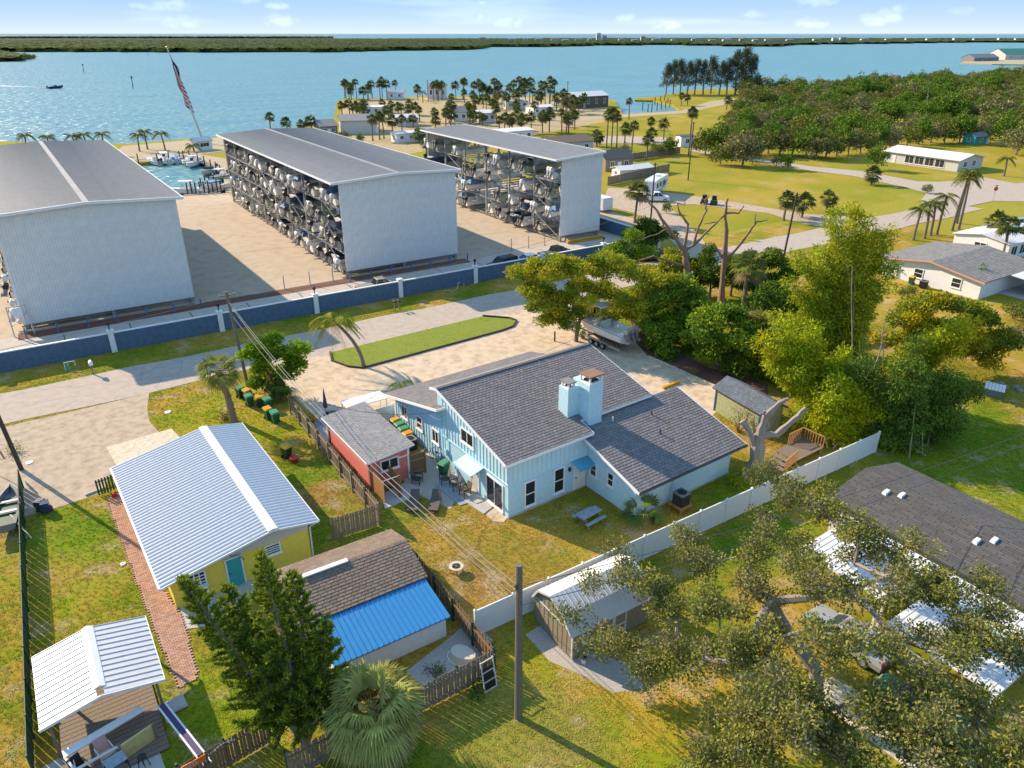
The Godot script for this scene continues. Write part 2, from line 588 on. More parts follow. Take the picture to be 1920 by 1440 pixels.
	ground_piece("field", st.mesh(), M.lawn)
	var edge := []
	for k in 60:
		edge.append(Vector2(-120 + k * 4.6, -69.7 + 0.25 * sin(k * 1.7) + 0.15 * sin(k * 0.6)))
	for k in 60:
		edge.append(Vector2(151.4 - k * 4.6, -76.9 + 0.2 * sin(k * 2.1)))
	pave("road", edge, "asphalt", 0.02)
	pave("street", [Vector2(165.98, -119.7), Vector2(170.56, -108.24), Vector2(168.61, -93.33), Vector2(172.01, -90.36), Vector2(178.06, -88.86), Vector2(186.5, -88.38), Vector2(184.56, -79.97), Vector2(199.72, -77.4), Vector2(181.15, -62.58), Vector2(165.08, -69.16), Vector2(160.45, -72.74), Vector2(146.71, -72.75), Vector2(145.68, -78.01), Vector2(147.14, -80.07), Vector2(157.19, -84.53), Vector2(159.33, -90.19), Vector2(162.63, -105.39), Vector2(160.55, -115.58), Vector2(161.41, -131.79), Vector2(159.26, -148.87), Vector2(160.39, -156.76), Vector2(165.81, -161.11), Vector2(163.05, -152.53), Vector2(165.02, -134.86)], "asphalt", 0.03)
	pave("camp_road", [Vector2(142.07, -196.46), Vector2(163.22, -194.05), Vector2(175.36, -182.99), Vector2(171.92, -168.34), Vector2(164.99, -160.3), Vector2(163.4, -170.94), Vector2(152.74, -180.65), Vector2(135.5, -181.92)], "asphalt", 0.02)
	pave("shore_path", [Vector2(173.02, -246.6), Vector2(213.67, -247.97), Vector2(243.86, -245.35), Vector2(292, -274.28), Vector2(317.46, -281.86), Vector2(299.33, -262.1), Vector2(272.02, -251.91), Vector2(238.95, -237.18), Vector2(205.69, -237.63), Vector2(166.32, -235.29)], "sand", 0.02)
	pave("dirt_drive", [Vector2(92.35, -111.66), Vector2(104.97, -125.09), Vector2(111.09, -118.29), Vector2(115.14, -104.33), Vector2(117.73, -92.48), Vector2(119.73, -84.63), Vector2(125.17, -79.57), Vector2(113.04, -75.28), Vector2(112.51, -83.64), Vector2(114, -89.37), Vector2(108.04, -102.76), Vector2(102.97, -104.26), Vector2(91.24, -84.89), Vector2(83.64, -73.65), Vector2(79.13, -75.18), Vector2(90.52, -94.36), Vector2(93.22, -103.79)], "gravel", 0.024)
	pave("camp_ground", [Vector2(100.34, -271.35), Vector2(141.29, -378.75), Vector2(180.43, -374.06), Vector2(248.36, -334.75), Vector2(230.91, -278.3), Vector2(195.59, -232.11), Vector2(148.73, -211.84), Vector2(122.31, -209.15), Vector2(88.89, -192.87), Vector2(80.23, -198.42)], "camp", 0.0)
	pave("marina_yard", [Vector2(-40, -92), Vector2(90, -92), Vector2(90, -152), Vector2(60, -168), Vector2(34.41, -163.36), Vector2(8, -171), Vector2(-40, -171)], "yard", 0.012)
	pave("marina_apron", [Vector2(-20, -82.6), Vector2(80.5, -82.6), Vector2(80.5, -92.6), Vector2(-20, -92.6)], "apron", 0.02)
	for k in 14:
		var jx := -14.0 + k * 6.6
		pave("expansion_joint", [Vector2(jx, -82.9), Vector2(jx + 0.12, -82.9), Vector2(jx + 0.12, -90.6), Vector2(jx, -90.6)], "dark_grey", 0.026, 0.0, false)
	pave("gravel_bed", [Vector2(-5, -91.2), Vector2(51.5, -91.2), Vector2(51.5, -93.4), Vector2(-5, -93.4)], "mulch", 0.03)
	pave("quay", [Vector2(33.94, -163.66), Vector2(40.12, -192.9), Vector2(38.35, -220.67), Vector2(40.46, -226.34), Vector2(46.89, -208.52), Vector2(42.02, -174.61), Vector2(34.13, -156.97)], "sand", 0.03, 0.9)
	pave("beach_spit", [Vector2(25.7, -253.77), Vector2(42.74, -257.18), Vector2(65.29, -261.96), Vector2(58.66, -231.24), Vector2(39, -222.55), Vector2(26.47, -219.48), Vector2(18.47, -226.77)], "sand", 0.02)
	pave("shell_driveway", [Vector2(18.55, -70.02), Vector2(23.5, -69.85), Vector2(31, -70.09), Vector2(40.5, -70), Vector2(45.67, -69.95), Vector2(54.06, -69.95), Vector2(52.54, -62.27), Vector2(51.52, -53.79), Vector2(51.47, -46.67), Vector2(50.82, -43.08), Vector2(46.38, -38.71), Vector2(40.13, -36.03), Vector2(36.01, -41.89), Vector2(29.68, -47.08), Vector2(20.55, -50.5), Vector2(18.43, -49.45), Vector2(17, -52.78), Vector2(16.21, -56.3), Vector2(15.7, -62.2), Vector2(16.07, -67.57)], "shell", 0.014)
	pave("gravel_lot", [Vector2(-9.16, -69.24), Vector2(-2.16, -69.27), Vector2(4.8, -69.59), Vector2(4.14, -66.44), Vector2(3.88, -63.64), Vector2(4.29, -60.93), Vector2(4.92, -58.63), Vector2(3.57, -56.54), Vector2(0.34, -56.75), Vector2(-0.86, -53.65), Vector2(-3.58, -53.35), Vector2(-5.19, -53.33), Vector2(-8.86, -52.5)], "gravel", 0.014)
	pave("concrete_slab", [Vector2(0.25, -60.61), Vector2(5.23, -61.09), Vector2(5.65, -58.17), Vector2(4.32, -54.2), Vector2(0.62, -56.57)], "slab", 0.09, 0.1)
	pave("mulch_bed", [Vector2(56.12, -61.69), Vector2(53.25, -53.58), Vector2(52.62, -45.62), Vector2(54.55, -39.98), Vector2(50.97, -36.99), Vector2(50.27, -42.03), Vector2(49.91, -45.84), Vector2(49.49, -51.14), Vector2(51.06, -54.98)], "mulch", 0.02)
	pave("patio_gravel", [Vector2(18.72, -47.77), Vector2(20.8, -50.01), Vector2(21.68, -46.36), Vector2(22.13, -42.76), Vector2(21.97, -40.66), Vector2(19.46, -38.25), Vector2(18.47, -40.84), Vector2(18.25, -43.05)], "pale_gravel", 0.012)
	pave("patio_slab", [Vector2(20.63, -39.06), Vector2(22.42, -39.78), Vector2(22.79, -37.12), Vector2(21.08, -36.46)], "concrete", 0.1, 0.12)
	pave("patio_slab", [Vector2(19.92, -41.56), Vector2(21.05, -41.86), Vector2(21.53, -38.24), Vector2(20.21, -38.23)], "awning_slab", 0.07, 0.1)
	pave("shed_slab", [Vector2(16.11, -42.52), Vector2(18.48, -43.08), Vector2(18.79, -41.04), Vector2(15.6, -40.73)], "concrete", 0.07, 0.1)
	pave("pebble_bed", [Vector2(21.13, -37.95), Vector2(22.21, -38.36), Vector2(22.51, -35.4), Vector2(21.8, -34.97), Vector2(21.23, -35.42)], "shell", 0.03, 0.04)
	pave("shed_gravel", [Vector2(17.27, -25.53), Vector2(19.48, -25.83), Vector2(19.15, -23.39), Vector2(20.72, -20.82), Vector2(20.36, -19.18), Vector2(18.78, -19.8), Vector2(18.28, -21.33), Vector2(17.28, -23.25)], "pale_gravel", 0.014)
	pave("bar_patio", [Vector2(-5.65, -30.52), Vector2(-4.13, -30.85), Vector2(-1.22, -31.11), Vector2(-0.98, -27.52), Vector2(-1.46, -25.99), Vector2(-6.13, -28.99)], "concrete", 0.03, 0.04)
	pave("barbecue_patch", [Vector2(1.59, -39.15), Vector2(6.36, -40.77), Vector2(5.68, -37.07), Vector2(3.44, -35.38), Vector2(1.59, -36.08)], "concrete", 0.03, 0.04)
	pave("neighbour_drive", [Vector2(26.97, -14.93), Vector2(28.94, -14.49), Vector2(30.75, -6.06), Vector2(27.25, -5.87), Vector2(27.26, -9.39)], "slab", 0.03, 0.04)
	pave("work_strip", [Vector2(10.55, -26.71), Vector2(13.92, -27.68), Vector2(15.27, -28.28), Vector2(15.57, -26.15), Vector2(14.19, -25.23), Vector2(11.01, -25.18)], "pale_gravel", 0.02)
	var rr := RandomNumberGenerator.new()
	rr.seed = 6
	for k in 26:
		var st2 := Mesher.new()
		var p := Vector2(rr.randf_range(-15, 110), rr.randf_range(-76.5, -70.2)) if k < 16 else Vector2(rr.randf_range(14, 66), rr.randf_range(-150, -94))
		var d := Vector2.RIGHT.rotated(rr.randf_range(-0.35, 0.35)) if k % 3 else Vector2.DOWN.rotated(rr.randf_range(-0.3, 0.3))
		var n := 18 if k % 3 else 5
		for i in n:
			var e := p + d.rotated(rr.randf_range(-0.5, 0.5)) * 0.7
			if k < 16 and (e.y > -69.9 or e.y < -76.7):
				break
			st2.bar(V(p.x, 0.021, p.y), V(e.x, 0.021, e.y), 0.05, 0.006)
			p = e
		ground_piece("tar_seam", st2.mesh(), M.mid_grey)
	brick_path([Vector2(-0.63, -52.55), Vector2(0.51, -53.35), Vector2(0.75, -47.01), Vector2(1, -40.91), Vector2(1.63, -37.04), Vector2(1.4, -32.16), Vector2(0.4, -31.91), Vector2(0.24, -34.4), Vector2(0.03, -37.57), Vector2(-0.34, -45.38)])
	var isle := [Vector2(22.26, -69.79), Vector2(41.22, -70.6), Vector2(43.48, -68.3), Vector2(43.73, -67.09), Vector2(42.34, -65.73), Vector2(40.52, -65.32), Vector2(23.54, -64.13), Vector2(22.44, -65.3), Vector2(21.61, -67.57)]
	var island := pave("grass_island", isle, "lawn_island", 0.025, 0.02, false)
	var ib := Rect2(isle[0], Vector2.ZERO)
	for p in isle:
		ib = ib.expand(p)
	grassy.append([ib, PackedVector2Array(isle)])
	st = Mesher.new()
	for k in isle.size():
		var a: Vector2 = isle[k]
		var b: Vector2 = isle[(k + 1) % isle.size()]
		if k > 0:
			st.bar(V(a.x, 0.09, a.y), V(b.x, 0.09, b.y), 0.14, 0.2)
	put(island, "timber_edging", st.mesh(), M.timber)

func brick_path(o: Array) -> void:
	pave("brick_bed", o, "mulch", 0.01)
	var p := PackedVector2Array(o)
	var box := Rect2(o[0], Vector2.ZERO)
	for q in o:
		box = box.expand(q)
	var st := Mesher.new(true)
	var row := 0
	var z := box.position.y
	while z < box.end.y:
		var x := box.position.x + (0.12 if row % 2 else 0.0)
		while x < box.end.x:
			if Geometry2D.is_point_in_polygon(Vector2(x, z), p):
				st.tint = jit(Color(0.56, 0.34, 0.25), 0.2)
				var y := 0.05 + R.randf() * 0.008
				var a := V(x - 0.112, y, z + 0.052)
				st.quad(a, a + V(0.224, 0, 0), a + V(0.224, 0, -0.104), a + V(0, 0, -0.104))
				st.quad(a + V(0, -0.04, 0), a + V(0.224, -0.04, 0), a + V(0.224, 0, 0), a)
			x += 0.24
		z += 0.12
		row += 1
	var b := ground_piece("brick_path", st.mesh(), M.tinted)
	b.set_meta("kind", "structure")

func scatter_grass() -> void:
	var st := Mesher.new(true)
	for k in 6:
		var t := TAU * k / 6.0 + 0.3 * (k % 2)
		var out := V(cos(t), 0, sin(t))
		var side := V(-sin(t), 0, cos(t)) * 0.028
		var tip := out * (0.08 + 0.03 * (k % 3)) + V(0, 0.055 - 0.01 * (k % 3), 0)
		st.tri(out * 0.01 - side, out * 0.01 + side, tip)
	var spots := []
	var cols := []
	var g := RandomNumberGenerator.new()
	g.seed = 4
	for k in 430000:
		var q := Vector2(g.randf_range(-27, 78), g.randf_range(-82, -13))
		if q.y < -45 and g.randf() < 0.45:
			continue
		if is_bare(q):
			continue
		var a := lawn_noise.get_noise_2d(q.x + 300, q.y)
		if g.randf() > 0.9 + a:
			continue
		spots.append(q)
	var mm := MultiMesh.new()
	mm.transform_format = MultiMesh.TRANSFORM_3D
	mm.use_colors = true
	mm.mesh = st.mesh()
	mm.instance_count = spots.size()
	for k in spots.size():
		var q: Vector2 = spots[k]
		var sc := g.randf_range(0.6, 1.25)
		mm.set_instance_transform(k, Transform3D(Basis(Vector3.UP, g.randf() * TAU).scaled(V(sc, sc * g.randf_range(0.5, 1.15), sc)), V(q.x, 0.0, q.y)))
		var c := lawn_color(q.x, q.y)
		var f := g.randf_range(0.95, 1.5)
		mm.set_instance_color(k, Color(c.r * f * g.randf_range(0.85, 1.1), c.g * f * 1.08, c.b * f))
	var o := MultiMeshInstance3D.new()
	o.name = "grass"
	o.multimesh = mm
	o.material_override = M.tuft
	add_child(o)
	metas(o, "short green and dry yellow grass covering the lawns", "grass", "", "stuff")

func make_water_and_far_shore() -> void:
	var st := Mesher.new()
	var f := 40000.0
	st.quad(V(-f, -0.85, 400), V(f, -0.85, 400), V(f, -0.85, -f), V(-f, -0.85, -f))
	var wm := mat("water", Color(0.13, 0.28, 0.3), 0.34)
	wm.metallic_specular = 0.5
	var ripple := noise_image(1024, 0.12, 3, 60)
	wm.uv1_triplanar = true
	wm.uv1_world_triplanar = true
	wm.uv1_scale = V(1 / 40.0, 1 / 40.0, 1 / 40.0)
	var nm := ripple.duplicate()
	nm.convert(Image.FORMAT_RGBA8)
	nm.bump_map_to_normal_map(3.0)
	wm.normal_enabled = true
	wm.normal_texture = ImageTexture.create_from_image(nm)
	wm.normal_scale = 0.9
	ground_piece("water", st.mesh(), wm)
	T.shoal = ramp_texture(noise_image(1024, 0.008, 5, 91), [[0.0, Color(0.55, 0.8, 0.95)], [0.42, Color(0.8, 0.95, 1)], [0.55, Color(1, 1, 1)], [1.0, Color(1.0, 1, 0.95)]])
	wm.albedo_texture = T.shoal
	wm.uv1_scale = V(1 / 700.0, 1 / 700.0, 1 / 160.0)
	canopy_mass("mangrove_island", "low dark green mangrove island stretching across the bay", [Vector2(-319.33, -1962.01), Vector2(10.04, -1804.31), Vector2(179.45, -1695.55), Vector2(363.04, -1523.94), Vector2(552.15, -1456.29), Vector2(660.4, -1504.7), Vector2(860.7, -1510.3), Vector2(950.91, -1606.44), Vector2(1082.38, -1801.27), Vector2(1181.38, -1737.72), Vector2(1429.24, -1807.05), Vector2(1584.12, -1981.78), Vector2(1782.58, -1854.37), Vector2(1935.65, -1914.82), Vector2(3069.28, -3038.8), Vector2(3163.19, -4653.91), Vector2(1937.05, -5088.36), Vector2(57.36, -6647.82), Vector2(-1495.56, -7644.77)], 8.0, 420, 60)
	canopy_mass("mangrove_far_shore", "furthest line of mangroves at the upper left horizon", [Vector2(-1806.14, -7844.16), Vector2(1920.86, -5451.47), Vector2(2455.65, -6448.46), Vector2(-2319.98, -10088.78)], 17.0, 300, 6)
	canopy_mass("mangrove_point", "small mangrove point at the left edge of the bay", [Vector2(-116.51, -1369.03), Vector2(3.56, -1140.66), Vector2(26.37, -1172.41), Vector2(41.34, -1296.83), Vector2(28.81, -1511.08), Vector2(10.04, -1804.31), Vector2(-159.37, -1913.07)], 6.0, 40, 16)
	canopy_mass("town_shore", "distant low wooded shore with the beach town", [Vector2(1289.48, -1896.78), Vector2(1738.92, -1808.85), Vector2(1670.55, -1423.67), Vector2(1804.28, -1447.08), Vector2(2118.01, -1639.03), Vector2(2501.9, -1637.09), Vector2(3173.55, -1715.31), Vector2(3564.71, -1585.79), Vector2(4317.38, -1232.3), Vector2(8101.84, -2321.05), Vector2(5306.59, -4115.57), Vector2(3559.55, -5237.15)], 7.0, 200, 24)

func canopy_mass(called: String, label: String, o: Array, tall: float, nu: int, nv: int) -> void:
	var p := PackedVector2Array(o)
	var box := Rect2(o[0], Vector2.ZERO)
	for q in o:
		box = box.expand(q)
	var st := Mesher.new(true)
	var amin := 10.0
	var amax := -10.0
	var dmin := 1e9
	var dmax := 0.0
	for q in o:
		amin = minf(amin, atan2(q.x, -q.y))
		amax = maxf(amax, atan2(q.x, -q.y))
		dmin = minf(dmin, q.length())
		dmax = maxf(dmax, q.length())
	var n := FastNoiseLite.new()
	n.seed = 17
	n.frequency = 0.05
	n.fractal_octaves = 3
	var hs := []
	var ps := []
	for j in nv + 1:
		var d := dmin * pow(dmax / dmin, float(j) / nv)
		var hr := []
		var pr := []
		for i in nu + 1:
			var t := lerpf(amin, amax, float(i) / nu) + 0.0006 * sin(j * 12.9 + i * 78.2)
			var q := Vector2(sin(t) * d, -cos(t) * d)
			pr.append(q)
			if Geometry2D.is_point_in_polygon(q, p):
				hr.append(tall * (0.6 + 0.3 * n.get_noise_2d(q.x, q.y) + 0.25 * R.randf()))
			else:
				hr.append(-1.0)
		hs.append(hr)
		ps.append(pr)
	for j in nv:
		for i in nu:
			if minf(minf(hs[j][i], hs[j + 1][i]), minf(hs[j][i + 1], hs[j + 1][i + 1])) < 0:
				continue
			var a := V(ps[j][i].x, hs[j][i], ps[j][i].y)
			var b := V(ps[j][i + 1].x, hs[j][i + 1], ps[j][i + 1].y)
			var d := V(ps[j + 1][i + 1].x, hs[j + 1][i + 1], ps[j + 1][i + 1].y)
			var e := V(ps[j + 1][i].x, hs[j + 1][i], ps[j + 1][i].y)
			st.tint = jit(Color(0.06, 0.085, 0.035), 0.3)
			st.tri(a, b, d)
			st.tint = jit(Color(0.07, 0.09, 0.035), 0.3)
			st.tri(a, d, e)
	var m := put(self, called, st.mesh(), M.canopy)
	metas(m, label, "mangroves", "", "stuff")
	var spots := []
	for i in nu + 1:
		var seen := false
		for j in nv + 1:
			if hs[j][i] > 0:
				for k in (4 if not seen else (1 if j < nv * 0.6 else 0)):
					var q: Vector2 = ps[j][i] * (1.0 + R.randf() * (0.03 if not seen else 0.05))
					spots.append(q + Vector2(R.randf_range(-6, 6), R.randf_range(-6, 6)))
				seen = true
	var mm := MultiMesh.new()
	mm.transform_format = MultiMesh.TRANSFORM_3D
	mm.mesh = far_trees()[0][1]
	mm.instance_count = spots.size()
	for k in spots.size():
		var sc := tall / 8.0 * R.randf_range(0.75, 1.35)
		mm.set_instance_transform(k, Transform3D(Basis(Vector3.UP, R.randf() * TAU).scaled(V(sc * 1.5, sc, sc * 1.5)), V(spots[k].x, -1.0, spots[k].y)))
	var o2 := MultiMeshInstance3D.new()
	o2.name = "treetops"
	o2.multimesh = mm
	o2.material_override = M.leaf_far
	m.add_child(o2)
	o2.set_meta("kind", "stuff")

func hull_mesh(l: float, b: float, h: float, open_from := 0.06, open_to := 0.62) -> ArrayMesh:
	var st := Mesher.new()
	var n := 14
	var rings := []
	for i in n + 1:
		var t := float(i) / n
		var z := l / 2 - t * l
		var f := pow(maxf(0.0, (t - 0.4) / 0.6), 2.3)
		var hb := b / 2 * (1.0 - f) * (0.94 + 0.06 * minf(1.0, t * 4))
		var keel := h * 0.62 * pow(maxf(0.0, (t - 0.72) / 0.28), 2.0)
		var chine := h * (0.3 + 0.42 * pow(maxf(0.0, (t - 0.45) / 0.55), 1.6))
		var sheer := h * (0.86 + 0.3 * t * t)
		var inner := maxf(hb - 0.16, 0.0)
		var floor_ := h * 0.5 if t > open_from and t < open_to else sheer - 0.04
		rings.append([V(0, keel, z), V(hb * 0.84, maxf(chine, keel), z), V(hb, sheer, z), V(inner, sheer + 0.02, z), V(inner * 0.96, floor_, z)])
	for i in n:
		var p: Array = rings[i]
		var q: Array = rings[i + 1]
		for k in 4:
			st.quad(p[k], q[k], q[k + 1], p[k + 1])
			var m := V(-1, 1, 1)
			st.quad(q[k] * m, p[k] * m, p[k + 1] * m, q[k + 1] * m)
		st.quad(p[4], q[4], q[4] * V(-1, 1, 1), p[4] * V(-1, 1, 1))
	var s: Array = rings[0]
	var mm := V(-1, 1, 1)
	st.quad(s[0], s[1], s[2], s[0] + V(0, s[2].y, 0))
	st.quad(s[0], s[0] + V(0, s[2].y, 0), s[2] * mm, s[1] * mm)
	return st.mesh()

var motor_mesh: ArrayMesh
var motor_leg: ArrayMesh
var wheel_mesh: ArrayMesh
var rim_mesh: ArrayMesh

func make_shared_meshes() -> void:
	var st := Mesher.new()
	st.hexa([V(-0.2, 0, 0.42), V(0.2, 0, 0.42), V(0.24, 0, -0.2), V(-0.24, 0, -0.2)], [V(-0.24, 0.42, 0.5), V(0.24, 0.42, 0.5), V(0.26, 0.42, -0.24), V(-0.26, 0.42, -0.24)])
	st.hexa([V(-0.24, 0.42, 0.5), V(0.24, 0.42, 0.5), V(0.26, 0.42, -0.24), V(-0.26, 0.42, -0.24)], [V(-0.15, 0.66, 0.3), V(0.15, 0.66, 0.3), V(0.16, 0.62, -0.14), V(-0.16, 0.62, -0.14)])
	motor_mesh = st.mesh()
	st = Mesher.new()
	st.hexa([V(-0.08, -0.95, 0.34), V(0.08, -0.95, 0.34), V(0.08, -0.95, -0.06), V(-0.08, -0.95, -0.06)], [V(-0.15, 0.0, 0.34), V(0.15, 0.0, 0.34), V(0.15, 0.0, -0.14), V(-0.15, 0.0, -0.14)])
	st.box(V(0, -0.62, 0.2), V(0.34, 0.03, 0.5))
	st.cyl(V(0, -0.9, 0.5), V(0, -0.9, -0.2), 0.1, 0.05, 8)
	st.cyl(V(0, -0.9, 0.6), V(0, -0.9, 0.5), 0.2, 0.2, 6)
	motor_leg = st.mesh()
	st = Mesher.new()
	st.cyl(V(-0.11, 0, 0), V(0.11, 0, 0), 0.36, -1, 16)
	wheel_mesh = st.mesh()
	st = Mesher.new()
	st.cyl(V(-0.125, 0, 0), V(0.125, 0, 0), 0.21, -1, 12)
	rim_mesh = st.mesh()

func wheel(parent: Node, at: Vector3, size := 1.0) -> void:
	var w := put(parent, "wheel", wheel_mesh, M.rubber, at)
	w.scale = V(1, size, size)
	put(w, "rim", rim_mesh, M.silver)

func motors(o: Node, n: int, l: float, h: float, m: String, tilt := 0.0) -> void:
	for k in n:
		var x := (k - (n - 1) / 2.0) * 0.62
		var e := put(o, "outboard_motor", motor_mesh, M[m], V(x, h * 0.92, l / 2 + 0.25))
		e.rotation.x = tilt
		put(e, "lower_unit", motor_leg, M.mid_grey if m != "white" else M.silver)
		e.scale = Vector3.ONE * 0.88

func make_boat(called: String, l: float, b: float, h: float, kind: String, hull: String, n_motors: int, motor: String, top := 1.1) -> Node3D:
	var o := thing(called, "", "boat")
	put(o, "hull", hull_mesh(l, b, h, 0.06, 0.62 if kind != "open" else 0.93), M[hull])
	var st := Mesher.new()
	if kind == "console" or kind == "ttop":
		st.hexa([V(-0.45, h * 0.5, 0.5), V(0.45, h * 0.5, 0.5), V(0.4, h * 0.5, -0.6), V(-0.4, h * 0.5, -0.6)], [V(-0.4, h * 0.5 + 1.0, 0.3), V(0.4, h * 0.5 + 1.0, 0.3), V(0.34, h * 0.5 + 0.8, -0.5), V(-0.34, h * 0.5 + 0.8, -0.5)])
		put(o, "console", st.mesh(), M.gelcoat)
		st = Mesher.new()
		st.hexa([V(-0.55, h * 0.5, 1.45), V(0.55, h * 0.5, 1.45), V(0.55, h * 0.5, 0.95), V(-0.55, h * 0.5, 0.95)], [V(-0.55, h * 0.5 + 1.1, 1.5), V(0.55, h * 0.5 + 1.1, 1.5), V(0.55, h * 0.5 + 0.75, 0.95), V(-0.55, h * 0.5 + 0.75, 0.95)])
		put(o, "seat", st.mesh(), M.canvas)
	if kind == "ttop":
		st = Mesher.new()
		st.hexa([V(-0.95, h + top, 1.4), V(0.95, h + top, 1.4), V(0.8, h + top + 0.08, -1.1), V(-0.8, h + top + 0.08, -1.1)], [V(-0.9, h + top + 0.1, 1.35), V(0.9, h + top + 0.1, 1.35), V(0.76, h + top + 0.18, -1.05), V(-0.76, h + top + 0.18, -1.05)])
		put(o, "hardtop", st.mesh(), M.gelcoat)
		st = Mesher.new()
		for x in [-0.6, 0.6]:
			for z in [-0.5, 0.9]:
				st.cyl(V(x * 0.8, h * 0.5, z), V(x, h + top + 0.04, z * 1.1), 0.035, -1, 6)
		put(o, "frame", st.mesh(), M.silver)
		st = Mesher.new()
		st.quad(V(-0.36, h * 0.5 + 0.8, -0.5), V(0.36, h * 0.5 + 0.8, -0.5), V(0.36, h + top * 0.7, -0.3), V(-0.36, h + top * 0.7, -0.3))
		put(o, "windshield", st.mesh(), M.glass)
	if kind == "runabout" or kind == "cuddy":
		st = Mesher.new()
		var y := h * 0.98
		st.hexa([V(-b * 0.42, y, 0.1), V(b * 0.42, y, 0.1), V(b * 0.3, y, -0.8), V(-b * 0.3, y, -0.8)], [V(-b * 0.38, y + 0.5, 0.3), V(b * 0.38, y + 0.5, 0.3), V(b * 0.28, y + 0.45, -0.3), V(-b * 0.28, y + 0.45, -0.3)])
		put(o, "windshield", st.mesh(), M.glass)
		st = Mesher.new()
		for x in [-0.55, 0.55]:
			st = Mesher.new()
			st.hexa([V(x - 0.25, h * 0.5, 1.0), V(x + 0.25, h * 0.5, 1.0), V(x + 0.25, h * 0.5, 0.4), V(x - 0.25, h * 0.5, 0.4)], [V(x - 0.25, h * 0.5 + 1.0, 1.05), V(x + 0.25, h * 0.5 + 1.0, 1.05), V(x + 0.25, h * 0.5 + 0.55, 0.4), V(x - 0.25, h * 0.5 + 0.55, 0.4)])
			put(o, "seat", st.mesh(), M.canvas)
		st = Mesher.new()
		st.box(V(0, h * 0.5 + 0.3, l / 2 - 0.8), V(b * 0.7, 0.45, 0.5))
		put(o, "stern_bench", st.mesh(), M.canvas)
	if kind == "covered":
		st = Mesher.new()
		st.hexa([V(-b * 0.46, h * 0.9, l * 0.46), V(b * 0.46, h * 0.9, l * 0.46), V(b * 0.4, h, -l * 0.15), V(-b * 0.4, h, -l * 0.15)], [V(-b * 0.1, h * 1.35, l * 0.38), V(b * 0.1, h * 1.35, l * 0.38), V(b * 0.06, h * 1.5, -l * 0.08), V(-b * 0.06, h * 1.5, -l * 0.08)])
		put(o, "boat_cover", st.mesh(), M.canvas_blue)
	if kind == "pontoon":
		st = Mesher.new()
		for x in [-0.5, 0.5]:
			st.bar(V(x * b, h, -l * 0.35), V(x * b, h, l * 0.4), 0.05, 0.7)
		put(o, "railing", st.mesh(), M.silver)
		st = Mesher.new()
		st.box(V(0, h + top, 0.6), V(b * 0.95, 0.06, 2.6))
		put(o, "bimini_top", st.mesh(), M.canvas_blue)
		st = Mesher.new()
		for x in [-0.46, 0.46]:
			for z in [-0.6, 1.8]:
				st.cyl(V(x * b, h, z), V(x * b, h + top, z), 0.03, -1, 5)
		put(o, "frame", st.mesh(), M.silver)
	st = Mesher.new()
	for s in [-1.0, 1.0]:
		for i in 10:
			var a := hull_rail(l, b, h, i / 10.0)
			var c := hull_rail(l, b, h, (i + 1) / 10.0)
			st.bar(V(a.x * s, a.y, a.z), V(c.x * s, c.y, c.z), 0.04)
	put(o, "rub_rail", st.mesh(), M.dark_grey)
	if n_motors > 0:
		motors(o, n_motors, l, h, motor, -0.25)
	return o

func hull_rail(l: float, b: float, h: float, t: float) -> Vector3:
	var f := pow(maxf(0.0, (t - 0.4) / 0.6), 2.3)
	return V(b / 2 * (1.0 - f) * (0.94 + 0.06 * minf(1.0, t * 4)) + 0.01, h * (0.86 + 0.3 * t * t) - 0.06, l / 2 - t * l)

var boat_kinds := []

func make_boat_kinds() -> void:
	boat_kinds = [["console", "gelcoat", 2, "black", "open console boat with two black outboards"], ["ttop", "gelcoat", 2, "white", "hardtop fishing boat with two white wrapped outboards"],
		["runabout", "gelcoat_cream", 1, "dark_grey", "cream runabout with dark outboard"], ["covered", "gelcoat", 2, "white", "covered white boat with two white outboards"],
		["ttop", "gelcoat_green", 2, "dark_grey", "pale green hardtop boat with two grey outboards"], ["pontoon", "gelcoat", 1, "white", "railed deck boat with blue sun top"],
		["console", "gelcoat_cream", 2, "white", "cream console boat with two white wrapped outboards"], ["runabout", "gelcoat_navy", 1, "black", "navy runabout with black outboard"]]

var boat_protos := {}
var boat_serial := 0

func berth_boat(kind: int, label: String, at: Vector3, turn: float, group: String, size := 1.0) -> void:
	var called := "stored_boat" if group.begins_with("boats stored") else "moored_boat"
	if not boat_protos.has(kind):
		var k: Array = boat_kinds[kind]
		var o := make_boat(called, 7.2, 2.5, 1.25, k[0], k[1], k[2], k[3])
		boat_protos[kind] = o
		o.position = at
		o.rotation.y = turn
		o.scale = Vector3.ONE * size
		metas(o, label, "boat", group)
		return
	copy(boat_protos[kind], called, label, at, turn, size, group)

const RACK_Y := [0.5, 3.45, 6.4, 9.35]

